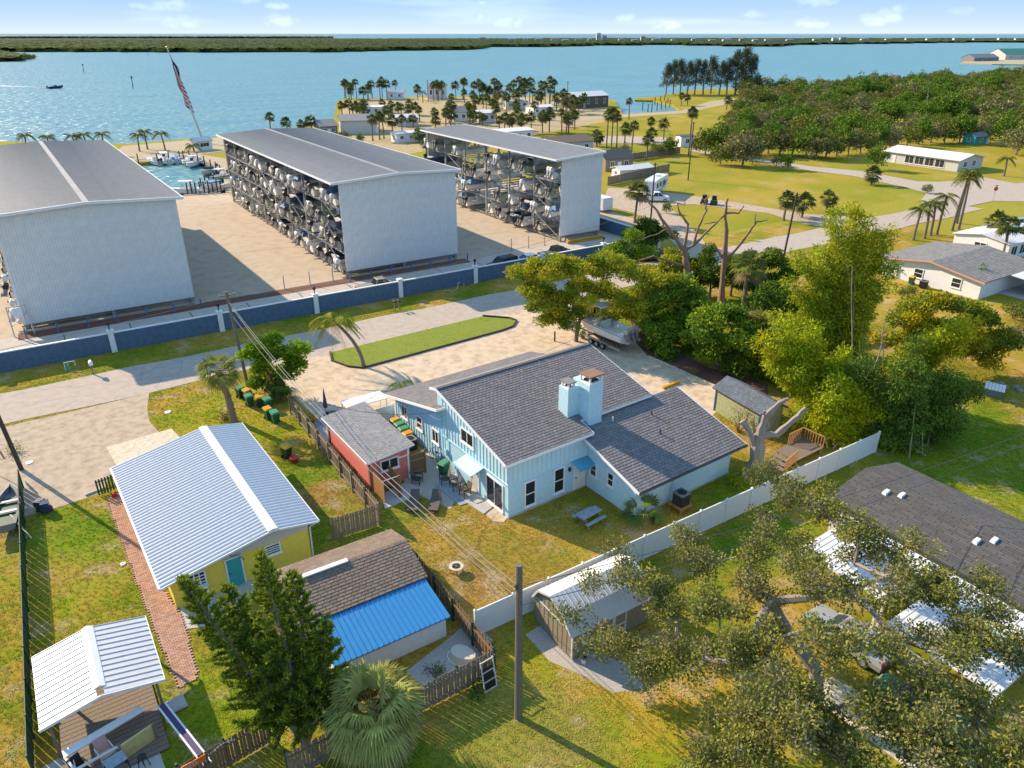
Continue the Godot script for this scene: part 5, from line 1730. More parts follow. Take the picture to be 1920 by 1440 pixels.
func lounger(label: String, at: Vector3, turn: float) -> void:
	var o := thing("sun_lounger", label, "lounger", at, turn, "loungers on the lawn")
	var st := Mesher.new()
	st.plate(V(-0.32, 0.36, 1.0), V(0.32, 0.36, 1.0), V(0.32, 0.36, -0.2), V(-0.32, 0.36, -0.2), 0.03)
	put(o, "seat", st.mesh(), M.taupe)
	st = Mesher.new()
	st.plate(V(-0.32, 0.37, -0.22), V(0.32, 0.37, -0.22), V(0.32, 0.85, -0.9), V(-0.32, 0.85, -0.9), 0.03)
	put(o, "backrest", st.mesh(), M.taupe)
	st = Mesher.new()
	for x in [-0.34, 0.34]:
		st.bar(V(x, 0.34, 1.02), V(x, 0.34, -0.8), 0.04)
	put(o, "frame", st.mesh(), M.dark_grey)
	for x in [-0.32, 0.32]:
		for z in [0.8, -0.6]:
			st = Mesher.new()
			st.span(V(x - 0.02, 0, z - 0.02), V(x + 0.02, 0.34, z + 0.02))
			put(o, "leg", st.mesh(), M.dark_grey)

func arm_chair(called: String, label: String, at: Vector3, turn: float, seat := "taupe", frame := "dark_grey", group := "") -> void:
	var o := thing(called, label, "chair", at, turn, group)
	var st := Mesher.new()
	st.plate(V(-0.28, 0.42, 0.3), V(0.28, 0.42, 0.3), V(0.28, 0.38, -0.25), V(-0.28, 0.38, -0.25), 0.04)
	put(o, "seat", st.mesh(), M[seat])
	st = Mesher.new()
	st.plate(V(-0.28, 0.4, -0.24), V(0.28, 0.4, -0.24), V(0.28, 1.0, -0.45), V(-0.28, 1.0, -0.45), 0.04)
	put(o, "backrest", st.mesh(), M[seat])
	for x in [-0.31, 0.31]:
		st = Mesher.new()
		st.bar(V(x, 0.64, 0.32), V(x, 0.66, -0.35), 0.05)
		put(o, "armrest", st.mesh(), M[frame])
		for z in [0.28, -0.3]:
			st = Mesher.new()
			st.span(V(x - 0.02, 0, z - 0.02), V(x + 0.02, 0.63, z + 0.02))
			put(o, "leg", st.mesh(), M[frame])

func condenser(label: String, at: Vector3, turn: float, stand: float) -> void:
	var o := thing("air_conditioner", label, "air conditioner", at, turn)
	var st := Mesher.new()
	st.span(V(-0.42, stand, -0.42), V(0.42, stand + 0.85, 0.42))
	put(o, "cabinet", st.mesh(), M.black)
	st = Mesher.new()
	for k in 12:
		var t := -0.38 + k * 0.066
		st.span(V(t, stand + 0.06, 0.42), V(t + 0.02, stand + 0.8, 0.44))
		st.span(V(-0.44, stand + 0.06, t), V(-0.42, stand + 0.8, t + 0.02))
	put(o, "grille", st.mesh(), M.dark_grey)
	st = Mesher.new()
	st.span(V(-0.45, stand + 0.85, -0.45), V(0.45, stand + 0.93, 0.45))
	put(o, "top_cover", st.mesh(), M.mid_grey)
	st = Mesher.new()
	st.cyl(V(0, stand + 0.9, 0), V(0, stand + 0.945, 0), 0.34, -1, 18)
	put(o, "fan_grille", st.mesh(), M.black)
	if stand > 0.2:
		st = Mesher.new()
		st.span(V(-0.6, stand - 0.1, -0.6), V(0.6, stand, 0.6))
		put(o, "stand", st.mesh(), M.new_wood)
		for x in [-0.52, 0.52]:
			for z in [-0.52, 0.52]:
				st = Mesher.new()
				st.span(V(x - 0.05, 0, z - 0.05), V(x + 0.05, stand - 0.1, z + 0.05))
				put(o, "leg", st.mesh(), M.new_wood)

func bicycle(label: String, at: Vector3, turn: float) -> void:
	var o := thing("bicycle", label, "bicycle", at, turn)
	for z in [-0.5, 0.5]:
		var st := Mesher.new()
		var pts := []
		var rs := []
		for k in 17:
			pts.append(V(0, 0.34 + sin(TAU * k / 16) * 0.32, z + cos(TAU * k / 16) * 0.32))
			rs.append(0.025)
		st.tube(pts, rs, 5, false)
		var w := put(o, "wheel", st.mesh(), M.rubber)
		st = Mesher.new()
		for k in 6:
			st.bar(V(0, 0.34, z), V(0, 0.34 + sin(TAU * k / 6) * 0.31, z + cos(TAU * k / 6) * 0.31), 0.008)
		put(w, "spokes", st.mesh(), M.silver)
	var f := Mesher.new()
	f.bar(V(0, 0.34, 0.5), V(0, 0.75, 0.2), 0.035)
	f.bar(V(0, 0.75, 0.2), V(0, 0.8, -0.35), 0.035)
	f.bar(V(0, 0.34, 0.05), V(0, 0.78, -0.33), 0.035)
	f.bar(V(0, 0.34, 0.05), V(0, 0.85, 0.22), 0.035)
	f.bar(V(0, 0.34, -0.5), V(0, 0.95, -0.36), 0.035)
	f.bar(V(0, 0.34, 0.5), V(0, 0.34, 0.05), 0.03)
	put(o, "frame", f.mesh(), M.rail_blue)
	f = Mesher.new()
	f.bar(V(-0.28, 0.98, -0.36), V(0.28, 0.98, -0.36), 0.03)
	put(o, "handlebar", f.mesh(), M.black)
	f = Mesher.new()
	f.box(V(0, 0.9, 0.24), V(0.14, 0.06, 0.26))
	put(o, "saddle", f.mesh(), M.black)

func wire(called: String, label: String, a: Vector3, b: Vector3, sag: float, r := 0.02, m := "dark_grey") -> void:
	var st := Mesher.new()
	var pts := []
	var rs := []
	for k in 17:
		var t := k / 16.0
		pts.append(a.lerp(b, t) - V(0, sag * 4 * t * (1 - t), 0))
		rs.append(r)
	st.tube(pts, rs, 5)
	var o := put(self, called, st.mesh(), M[m])
	metas(o, label, "cable", "overhead cables")

func pole(called: String, label: String, at: Vector3, h: float, m: String, r := 0.15, arm := 0.0, lean := Vector3.ZERO) -> Node3D:
	var o := thing(called, label, "pole", at)
	var st := Mesher.new()
	st.tube([Vector3.ZERO, V(0, h * 0.5, 0) + lean * 0.5, V(0, h, 0) + lean], [r, r * 0.88, r * 0.74], 12)
	put(o, "shaft", st.mesh(), M[m])
	if arm > 0.0:
		st = Mesher.new()
		st.bar(V(-arm, h - 0.35, 0) + lean, V(arm, h - 0.35, 0) + lean, 0.1)
		put(o, "crossarm", st.mesh(), M[m])
		for x in [-arm, 0.0, arm]:
			st = Mesher.new()
			st.cyl(lean + V(x * 0.92, h - 0.3, 0), lean + V(x * 0.92, h - 0.12, 0), 0.05, 0.03, 8)
			put(o, "insulator", st.mesh(), M.silver)
	else:
		st = Mesher.new()
		st.cyl(lean * 0.97 + V(-0.2, h - 1.2, 0.1), lean * 0.97 + V(-0.2, h - 0.9, 0.1), 0.06, 0.05, 8)
		st.bar(lean * 0.97 + V(0, h - 1.0, 0), lean * 0.97 + V(-0.25, h - 1.0, 0.1), 0.04)
		put(o, "bracket", st.mesh(), M.dark_grey)
	return o

func striped_flag(parent: Node, w: float, h: float, hang: bool) -> void:
	var st := Mesher.new(true)
	var n := 16
	for s in 13:
		for k in n:
			st.tint = Color(0.45, 0.03, 0.04) if s % 2 == 0 else Color(0.72, 0.72, 0.72)
			if s < 7 and k < n * 0.4:
				st.tint = Color(0.02, 0.03, 0.12)
			var q := []
			for c in [[k, s], [k + 1, s], [k + 1, s + 1], [k, s + 1]]:
				var u: float = float(c[0]) / n
				var t: float = c[1] / 13.0
				if hang:
					q.append(V(u * w * 0.22 + t * w * 0.06, -t * h - u * h * 0.9, 0.16 * w * sin(u * 9.0 + t * 2.0) * u))
				else:
					q.append(V(u * w, -t * h - 0.25 * w * u * u, 0.1 * w * sin(u * 8.0 + t)))
			st.quad(q[3], q[2], q[1], q[0])
	put(parent, "flag", st.mesh(), M.tinted)

func make_yard_things() -> void:
	wheelie_bin("bin_dark", "lid_green", "green bin with pale lid, furthest of the roadside bins", V(11.7, 0, -64.0), 0.3)
	wheelie_bin("bin_dark", "lid_yellow", "green bin with yellow lid, second nearest the road bush", V(12.1, 0, -63.1), 0.2)
	wheelie_bin("bin_green", "lid_green", "big green bin with pale green lid in the middle of the bin row", V(11.95, 0, -61.9), 0.1)
	wheelie_bin("bin_dark", "lid_yellow", "green bin with yellow lid beside the round bush", V(12.7, 0, -61.2), -0.1)
	wheelie_bin("bin_green", "lid_green", "green bin with green lid tucked under the round bush", V(13.15, 0, -60.4), 0.2)
	wheelie_bin("bin_green", "lid_yellow", "yellow lidded green bin at the corner of the wooden fence", V(12.65, 0, -58.5), 0.15)
	wheelie_bin("bin_green", "lid_green", "nearest green bin by the wooden fence corner", V(12.95, 0, -57.5), 0.1)
	wheelie_bin("bin_dark", "lid_yellow", "yellow lidded bin furthest along the blue house wall", V(21.0, 0, -50.8), -1.4)
	wheelie_bin("bin_green", "lid_green", "green bin, second along the blue house side wall", V(21.0, 0, -49.9), -1.5)
	wheelie_bin("bin_green", "lid_green", "green bin, third along the blue house side wall", V(20.95, 0, -49.0), -1.6)
	wheelie_bin("bin_green", "lid_yellow", "green bin with yellow lid next to the round air conditioner", V(20.9, 0, -48.1), -1.5)
	wheelie_bin("bin_green", "lid_green", "lone green bin standing by the patio chairs", V(21.2, 0, -42.5), -1.2)
	wheelie_bin("bin_dark", "lid_yellow", "small yellow lidded bin beside the wooden gate of the yellow house", V(12.0, 0, -51.3), 0.4)
	var rb := thing("red_tub", "red round tub under the small yellow lidded bin", "tub", V(12.3, 0, -50.4))
	var st := Mesher.new()
	st.tube([Vector3.ZERO, V(0, 0.4, 0)], [0.26, 0.34], 14)
	put(rb, "body", st.mesh(), M.red)
	st = Mesher.new()
	st.tube([V(0, 0.38, 0), V(0, 0.42, 0)], [0.37, 0.37], 14)
	put(rb, "rim", st.mesh(), M.red)
	lounger("taupe lounger nearest the coral shed on the lawn", V(17.5, 0, -40.0), 2.55 - PI)
	lounger("taupe lounger further from the coral shed on the lawn", V(18.75, 0, -39.2), 2.5 - PI)
	arm_chair("patio_chair", "first sling rocking chair from the lone green bin", V(20.6, 0.1, -41.3), -1.8, "taupe", "black", "patio chairs")
	arm_chair("patio_chair", "second sling rocking chair from the lone green bin", V(20.9, 0.1, -40.2), -1.7, "taupe", "black", "patio chairs")
	arm_chair("patio_chair", "sling rocking chair beside the house door, nearest the sliding window", V(21.1, 0.1, -39.1), -1.5, "taupe", "black", "patio chairs")
	arm_chair("side_chair", "small black chair beside the coral shed corner", V(19.0, 0.02, -42.5), 0.7, "dark_grey", "black")
	condenser("black air conditioner on a wooden stand beside the fan palm", V(32.9, 0, -29.55), 0.05, 0.55)
	condenser("air conditioner on a wooden stand between blue house and coral shed", V(20.4, 0, -46.6), 0.05, 0.5)
	bicycle("bicycle leaning on the blue house wall, further back", V(21.55, 0, -44.6), 0.1)
	bicycle("bicycle leaning on the blue house wall, nearer the door", V(21.75, 0, -43.6), -0.15)
	var o := thing("picnic_table", "blue-grey picnic table in the shade of the blue house", "picnic table", V(26.7, 0, -31.9), 0.12)
	for k in 5:
		st = Mesher.new()
		st.span(V(-0.9, 0.72, -0.36 + k * 0.145), V(0.9, 0.76, -0.36 + k * 0.145 + 0.135))
		put(o, "plank", st.mesh(), M.awning_slab)
	for z in [-0.78, 0.52]:
		for k in 2:
			st = Mesher.new()
			st.span(V(-0.9, 0.43, z + k * 0.14), V(0.9, 0.47, z + k * 0.14 + 0.13))
			put(o, "bench_plank", st.mesh(), M.awning_slab)
	for x in [-0.65, 0.65]:
		st = Mesher.new()
		st.bar(V(x, 0, -0.7), V(x, 0.72, -0.2), 0.09, 0.05)
		st.bar(V(x, 0, 0.7), V(x, 0.72, 0.2), 0.09, 0.05)
		st.bar(V(x, 0.4, -0.78), V(x, 0.4, 0.78), 0.05, 0.09)
		put(o, "trestle", st.mesh(), M.fence_wood)
	o = thing("fire_pit", "round stone rimmed fire pit on the dry lawn", "fire pit", V(16.6, 0, -32.2))
	st = Mesher.new()
	var ro := 0.46
	for k in 20:
		var t0 := TAU * k / 20
		var t1 := TAU * (k + 1) / 20
		var c0 := V(cos(t0), 0, -sin(t0))
		var c1 := V(cos(t1), 0, -sin(t1))
		st.hexa([c0 * 0.27 + V(0, 0.42, 0), c0 * ro + V(0, 0.42, 0), c1 * ro + V(0, 0.42, 0), c1 * 0.27 + V(0, 0.42, 0)], [c0 * 0.27 + V(0, 0.48, 0), c0 * ro + V(0, 0.48, 0), c1 * ro + V(0, 0.48, 0), c1 * 0.27 + V(0, 0.48, 0)])
	put(o, "rim", st.mesh(), M.slab)
	st = Mesher.new()
	st.tube([V(0, 0.2, 0), V(0, 0.43, 0)], [0.12, 0.28], 16)
	put(o, "bowl", st.mesh(), M.black)
	st = Mesher.new()
	for k in 4:
		st.bar(V(-0.2 + k * 0.12, 0.44, -0.15), V(0.16 - k * 0.1, 0.47, 0.16), 0.07)
	put(o, "charred_logs", st.mesh(), M.dark_grey)
	for k in 4:
		st = Mesher.new()
		var t := TAU * k / 4 + 0.4
		st.bar(V(cos(t) * 0.42, 0, sin(t) * 0.42), V(cos(t) * 0.34, 0.42, sin(t) * 0.34), 0.05)
		put(o, "leg", st.mesh(), M.terracotta)
	o = thing("closed_parasol", "closed purple parasol on its pole by the front patio", "parasol", V(17.0, 0, -56.3))
	st = Mesher.new()
	st.cyl(Vector3.ZERO, V(0, 2.7, 0), 0.03, -1, 8)
	put(o, "pole", st.mesh(), M.dark_grey)
	st = Mesher.new()
	st.tube([V(0, 0.9, 0), V(0, 1.1, 0), V(0, 1.6, 0), V(0, 2.5, 0)], [0.17, 0.2, 0.14, 0.05], 9)
	put(o, "folded_canopy", st.mesh(), M.purple)
	st = Mesher.new()
	st.cyl(Vector3.ZERO, V(0, 0.08, 0), 0.28, -1, 14)
	put(o, "base", st.mesh(), M.dark_grey)
	pave("front_patio", [Vector2(15.74, -56.02), Vector2(17.18, -56.85), Vector2(17.4, -53.83), Vector2(15.95, -50.04), Vector2(14.91, -50.22)], "awning_slab", 0.06, 0.08)
	for q in [[16.5, -55.2, 0.6, "patio chair with pale frame left of the closed parasol"], [17.8, -55.0, -0.8, "patio chair with pale frame right of the closed parasol"], [17.0, -54.2, 3.0, "patio chair in front of the closed parasol, nearest the coral shed"]]:
		arm_chair("garden_chair", q[3], V(q[0], 0.03, q[1]), q[2], "canvas", "silver", "front patio chairs")
	o = thing("patio_table", "low round glass patio table beside the closed parasol", "table", V(17.15, 0.03, -55.3))
	st = Mesher.new()
	st.cyl(V(0, 0.68, 0), V(0, 0.71, 0), 0.5, -1, 18)
	put(o, "table_top", st.mesh(), M.glass)
	for k in 4:
		st = Mesher.new()
		var t := TAU * k / 4
		st.bar(V(cos(t) * 0.4, 0, sin(t) * 0.4), V(cos(t) * 0.2, 0.68, sin(t) * 0.2), 0.03)
		put(o, "leg", st.mesh(), M.silver)
	o = thing("white_canopy", "flat white canopy roof at the front corner of the blue house", "canopy", V(17.8, 0, -54.6))
	st = Mesher.new()
	st.plate(V(0, 2.0, 1.7), V(3.6, 2.05, 1.7), V(3.6, 2.05, 0), V(0, 2.0, 0), 0.07)
	put(o, "canopy_roof", st.mesh(), M.white_roof)
	for p in [Vector2(0.1, 0.1), Vector2(3.5, 0.1), Vector2(0.1, 1.6), Vector2(3.5, 1.6)]:
		st = Mesher.new()
		st.span(V(p.x - 0.04, 0, p.y - 0.04), V(p.x + 0.04, 1.96, p.y + 0.04))
		put(o, "post", st.mesh(), M.white)
	o = thing("wooden_gate", "brown wooden garden gate attached to the coral shed", "gate", V(19.0, 0, -43.5), 0.0)
	for k in 8:
		st = Mesher.new()
		st.span(V(0.05 + k * 0.13, 0.1, -0.02), V(0.05 + k * 0.13 + 0.115, 1.85, 0.02))
		put(o, "board", st.mesh(), M.fence_brown)
	st = Mesher.new()
	st.span(V(0, 1.85, -0.07), V(1.15, 1.95, 0.07))
	st.span(V(0, 0.35, 0.02), V(1.1, 0.45, 0.06))
	st.span(V(0, 1.35, 0.02), V(1.1, 1.45, 0.06))
	put(o, "gate_frame", st.mesh(), M.new_wood)
	for x in [-0.05, 1.15]:
		st = Mesher.new()
		st.span(V(x - 0.06, 0, -0.06), V(x + 0.06, 2.05, 0.06))
		put(o, "post", st.mesh(), M.fence_brown)
	o = thing("wooden_deck", "small brown wooden deck with railing behind the white fence", "deck", V(44.3, 0, -30.6), 0.05)
	for k in 12:
		st = Mesher.new()
		st.span(V(0, 0.5, -0.2 + k * 0.16), V(3.4, 0.54, -0.2 + k * 0.16 + 0.145))
		put(o, "deck_board", st.mesh(), M.deck_wood)
	for q in [[V(1.6, 0.5, -0.2), V(3.4, 0.5, -0.2)], [V(3.4, 0.5, -0.2), V(3.4, 0.5, 1.7)], [V(0.0, 0.5, 1.7), V(-1.4, 0.0, 1.7)]]:
		st = Mesher.new()
		st.bar(q[0] + V(0, 1.0, 0), q[1] + V(0, 1.0, 0), 0.1, 0.05)
		st.bar(q[0] + V(0, 0.15, 0), q[1] + V(0, 0.15, 0), 0.05, 0.08)
		put(o, "handrail", st.mesh(), M.new_wood)
		for k in 9:
			st = Mesher.new()
			var p: Vector3 = q[0].lerp(q[1], k / 8.0)
			st.span(p + V(-0.03, 0, -0.03), p + V(0.03, 1.0, 0.03))
			put(o, "baluster", st.mesh(), M.new_wood)
	for k in 3:
		st = Mesher.new()
		st.span(V(-0.5 * k - 0.5, 0.34 - 0.16 * k, 0.0), V(-0.5 * k, 0.39 - 0.16 * k, 1.6))
		put(o, "step", st.mesh(), M.deck_wood)
	for p in [Vector2(0.1, 0), Vector2(3.3, 0), Vector2(0.1, 1.6), Vector2(3.3, 1.6)]:
		st = Mesher.new()
		st.span(V(p.x - 0.06, 0, p.y - 0.06), V(p.x + 0.06, 0.5, p.y + 0.06))
		put(o, "post", st.mesh(), M.fence_wood)
	o = thing("bar_table", "high green-grey slatted bar table on the pavilion patio", "table", V(-2.75, 0.02, -28.2), 0.25)
	for k in 5:
		st = Mesher.new()
		st.span(V(-0.42, 0.98, -0.32 + k * 0.13), V(0.42, 1.02, -0.32 + k * 0.13 + 0.12))
		put(o, "plank", st.mesh(), M.awning_slab)
	for x in [-0.38, 0.38]:
		for z in [-0.26, 0.26]:
			st = Mesher.new()
			st.bar(V(x * 1.15, 0, z * 1.15), V(x, 0.98, z), 0.045)
			put(o, "leg", st.mesh(), M.black)
	for q in [[-1.75, -28.0, "black bar stool right of the high slatted table"], [-2.6, -27.3, "black bar stool below the high slatted table"], [-3.6, -27.7, "black bar stool left of the high slatted table"]]:
		o = thing("bar_stool", q[2], "stool", V(q[0], 0.02, q[1]), R.randf())
		st = Mesher.new()
		st.cyl(V(0, 0.72, 0), V(0, 0.77, 0), 0.19, -1, 12)
		put(o, "seat", st.mesh(), M.black)
		for k in 4:
			st = Mesher.new()
			var t := TAU * k / 4
			st.bar(V(cos(t) * 0.25, 0, sin(t) * 0.25), V(cos(t) * 0.14, 0.72, sin(t) * 0.14), 0.035)
			put(o, "leg", st.mesh(), M.black)
	arm_chair("red_chair", "red slatted chair under the pavilion roof", V(-3.1, 0.15, -29.3), 0.3, "pink_trim", "cream")
	arm_chair("dark_chair", "dark cushioned chair left inside the pavilion bar", V(-4.1, 0.15, -28.9), 0.5, "black", "deck_wood")
	o = thing("lid_board", "square grey board lying at the end of the brick path", "board", V(0.15, 0.06, -30.9), 0.1)
	st = Mesher.new()
	st.span(V(-0.4, 0, -0.45), V(0.4, 0.05, 0.45))
	st.span(V(-0.34, 0.05, -0.39), V(0.34, 0.07, 0.39))
	put(o, "panel", st.mesh(), M.concrete)
	o = thing("green_gate", "dark green slatted gate at the corner of the yellow house", "gate", V(-1.05, 0, -53.3), 0.2)
	for k in 7:
		st = Mesher.new()
		st.span(V(k * 0.2, 0.1, -0.015), V(k * 0.2 + 0.12, 1.35, 0.015))
		put(o, "slat", st.mesh(), M.dark_green)
	st = Mesher.new()
	for y in [0.3, 1.1]:
		st.span(V(0, y, -0.05), V(1.35, y + 0.08, -0.015))
	put(o, "rail", st.mesh(), M.dark_green)
	o = thing("red_can", "red fuel can behind the dark green gate", "can", V(-0.1, 0, -52.6))
	st = Mesher.new()
	st.hexa([V(-0.18, 0, 0.14), V(0.18, 0, 0.14), V(0.18, 0, -0.14), V(-0.18, 0, -0.14)], [V(-0.16, 0.36, 0.12), V(0.16, 0.36, 0.12), V(0.16, 0.36, -0.12), V(-0.16, 0.36, -0.12)])
	put(o, "body", st.mesh(), M.red)
	st = Mesher.new()
	st.cyl(V(0.1, 0.36, 0), V(0.16, 0.48, 0), 0.04, 0.02, 6)
	put(o, "spout", st.mesh(), M.black)
	o = make_boat("skiff", 5.2, 1.7, 0.7, "open", "mid_grey", 0, "black")
	o.position = V(-6.4, 0.55, -53.5)
	o.rotation.y = -0.12
	metas(o, "grey open skiff on a trailer beside the green fence", "boat")
	st = Mesher.new()
	st.hexa([V(-0.62, 0.36, 2.3), V(0.62, 0.36, 2.3), V(0.5, 0.36, -1.3), V(-0.5, 0.36, -1.3)], [V(-0.62, 0.38, 2.3), V(0.62, 0.38, 2.3), V(0.5, 0.38, -1.3), V(-0.5, 0.38, -1.3)])
	put(o, "floor_mat", st.mesh(), M.dark_green)
	for z in [-0.6, 0.7]:
		st = Mesher.new()
		st.box(V(0, 0.52, z), V(1.35, 0.05, 0.28))
		put(o, "thwart", st.mesh(), M.silver)
	st = Mesher.new()
	for x in [-0.45, 0.45]:
		st.bar(V(x, -0.08, 2.4), V(x * 0.4, -0.08, -2.6), 0.08)
	put(o, "trailer_frame", st.mesh(), M.galv)
	wheel(o, V(-0.75, -0.28, 0.6), 0.75)
	wheel(o, V(0.75, -0.28, 0.6), 0.75)
	for q in [["timber_rail", "pale timber lying across the gravel lot", V(-1.86, 0, -53.9), V(-0.51, 0, -54.26), 0.14, "slab"], ["old_oars", "long wooden oar leaning across the skiff", V(-6.2, 1.1, -52.0), V(-5.2, 0.7, -49.0), 0.07, "slab"]]:
		st = Mesher.new()
		st.bar(q[2] + V(0, 0.07, 0), q[3] + V(0, 0.07, 0), q[4])
		st.bar(q[2] + V(0, 0.07, 0), q[2].lerp(q[3], 0.15) + V(0, 0.08, 0), q[4] * 1.15)
		metas(put(self, q[0], st.mesh(), M[q[5]]), q[1], "timber")
	o = thing("garden_flag", "striped flag on a short pole at the left edge", "flag", V(-7.0, 0, -60.3))
	st = Mesher.new()
	st.cyl(Vector3.ZERO, V(0.25, 3.0, 0), 0.03, -1, 6)
	put(o, "pole", st.mesh(), M.white)
	var fl := Node3D.new()
	fl.name = "cloth"
	o.add_child(fl)
	fl.position = V(0.25, 2.9, 0)
	striped_flag(fl, 1.5, 0.9, true)
	o = thing("crab_trap_pile", "pile of dark crates and a red bucket beside the skiff", "crates", V(-4.6, 0, -53.6))
	for k in 4:
		st = Mesher.new()
		st.box(V(0.3 * (k % 2), 0.25 + 0.36 * (k / 2), 0.45 * (k % 2)), V(0.6, 0.42, 0.5), Basis(Vector3.UP, k * 0.5))
		put(o, "crate", st.mesh(), M.gelcoat_navy if k % 2 else M.dark_grey)
	st = Mesher.new()
	st.tube([V(0.55, 0, 0.4), V(0.55, 0.34, 0.4)], [0.14, 0.18], 10)
	put(o, "bucket", st.mesh(), M.red)
	o = thing("upturned_dinghy", "pale fibreglass tub leaning against the brown fence corner", "dinghy", V(13.5, 0.02, -26.0), 0.5)
	st = Mesher.new()
	var rim := []
	var top := []
	for k in 12:
		var t := TAU * k / 12
		rim.append(V(cos(t) * 0.62, 0.0, -sin(t) * (1.05 if sin(t) < 0 else 0.8)))
		top.append(V(cos(t) * 0.46, 0.42, -sin(t) * (0.85 if sin(t) < 0 else 0.62)))
	st.hexa(rim, top)
	put(o, "shell", st.mesh(), M.gelcoat_cream)
	st = Mesher.new()
	for k in 12:
		st.bar(rim[k], rim[(k + 1) % 12], 0.06)
	put(o, "rim", st.mesh(), M.gelcoat)
	o = thing("trap_rack", "grey ladder-like frame with black mesh leaning on the fence corner", "frame", V(13.3, 0, -23.75), 0.1)
	st = Mesher.new()
	for x in [0.0, 0.75]:
		st.bar(V(x, 0, 0.45), V(x, 1.75, 0.1), 0.06)
	for y in [0.02, 0.55, 1.1, 1.7]:
		st.bar(V(0, y, 0.45 - 0.2 * y), V(0.75, y, 0.45 - 0.2 * y), 0.05)
	put(o, "frame", st.mesh(), M.cream)
	st = Mesher.new()
	st.plate(V(0.04, 0.1, 0.42), V(0.7, 0.1, 0.42), V(0.7, 1.3, 0.18), V(0.04, 1.3, 0.18), 0.03)
	put(o, "mesh_panel", st.mesh(), M.black)
	o = thing("paint_bucket", "white bucket at the corner of the tan shed", "bucket", V(18.75, 0, -22.2))
	st = Mesher.new()
	st.tube([Vector3.ZERO, V(0, 0.34, 0)], [0.13, 0.16], 12)
	put(o, "body", st.mesh(), M.white)
	st = Mesher.new()
	st.cyl(V(0, 0.34, 0), V(0, 0.36, 0), 0.15, -1, 12)
	put(o, "contents", st.mesh(), M.black)
	o = thing("rubbish_sack", "black rubbish sack beside the white fence end", "sack", V(14.95, 0, -25.6))
	st = Mesher.new()
	st.tube([Vector3.ZERO, V(0.02, 0.2, 0), V(0, 0.42, 0.03), V(0, 0.55, 0)], [0.26, 0.34, 0.2, 0.05], 9)
	put(o, "bag", st.mesh(), M.black)
	st = Mesher.new()
	st.cyl(V(0, 0.53, 0), V(0.05, 0.64, 0.03), 0.04, 0.08, 6)
	put(o, "knot", st.mesh(), M.black)
	pole("utility_pole", "tall grey wooden utility pole in the foreground", V(13.96, 0, -21.17), 9.3, "pole_wood", 0.2)
	pole("utility_pole", "dark wooden utility pole at the left edge", V(-5.6, 0, -60.5), 9.5, "dark_pole", 0.17, 0.0, V(-0.6, 0, 0.4))
	pole("utility_pole", "weathered utility pole behind the round bush by the road", V(12.6, 0, -64.6), 9.9, "pole_wood", 0.16, 0.7, V(-0.5, 0, 0))
	var pa := V(13.96, 8.1, -21.17)
	var pb := V(12.15, 9.0, -64.6)
	var mast := V(22.1, 4.5, -44.0)
	wire("overhead_cable", "upper cable from the foreground pole to the road pole", pa, pb, 1.5, 0.02, "mid_grey")
	wire("overhead_cable", "middle cable from the foreground pole to the road pole", pa + V(0, -0.35, 0), pb + V(0.1, -0.4, 0), 1.65, 0.025, "mid_grey")
	wire("overhead_cable", "lower thin cable from the foreground pole to the road pole", pa + V(0, -0.7, 0), pb + V(0.1, -1.3, 0), 1.6, 0.018, "mid_grey")
	wire("overhead_cable", "cable drooping to the blue house service mast", V(13.1, 7.3, -45.0), mast + V(0, 0, 0), 0.6, 0.015)
	wire("overhead_cable", "upper cable from the foreground pole over the oak", pa, V(70, 9.0, -14), 1.5, 0.018)
	wire("overhead_cable", "lower cable from the foreground pole over the tan shed", pa + V(0, -1.1, 0), V(60, 6.5, -16), 1.2, 0.018)
	wire("overhead_cable", "roadside cable from the left pole along the verge", V(-60, 8.6, -66), pb + V(-0.5, 0.4, 0), 1.5, 0.02, "mid_grey")
	wire("overhead_cable", "roadside cable running right from the road pole", pb + V(0, 0.4, 0), V(85, 9.5, -80), 2.5, 0.02, "mid_grey")
	for q in [["drain_cover", "white stone cover in the yellow grass beside the gravel lot", V(5.54, 0, -64.57), 0.3], ["path_stone", "small pale stone beside the brick path", V(-0.62, 0, -44.13), 0.2], ["lot_stone", "pale stone with a hole in the gravel lot", V(-5.06, 0, -61.32), 0.3]]:
		o = thing(q[0], q[1], "stone", q[2])
		st = Mesher.new()
		var ring := []
		var ringt := []
		for k in 9:
			var t := TAU * k / 9
			var rr: float = q[3] * (1.0 + 0.15 * sin(k * 2.3))
			ring.append(V(cos(t) * rr, -0.01, -sin(t) * rr))
			ringt.append(V(cos(t) * rr * 0.85, 0.07, -sin(t) * rr * 0.85))
		st.hexa(ring, ringt)
		put(o, "slab", st.mesh(), M.white)
		st = Mesher.new()
		st.cyl(V(0, 0.07, 0), V(0, 0.078, 0), q[3] * 0.25, -1, 8)
		put(o, "hole", st.mesh(), M.dark_grey)
	o = thing("cold_frame", "grey crate with white slatted lid on the right lawn", "crate", V(70.3, 0, -27.3), 0.4)
	st = Mesher.new()
	st.span(V(-0.8, 0, -0.7), V(0.8, 0.7, 0.7))
	put(o, "box", st.mesh(), M.mid_grey)
	for k in 6:
		st = Mesher.new()
		st.span(V(-0.9, 0.7, -0.8 + k * 0.27), V(0.9, 0.75, -0.8 + k * 0.27 + 0.24))
		put(o, "lid_slat", st.mesh(), M.white)
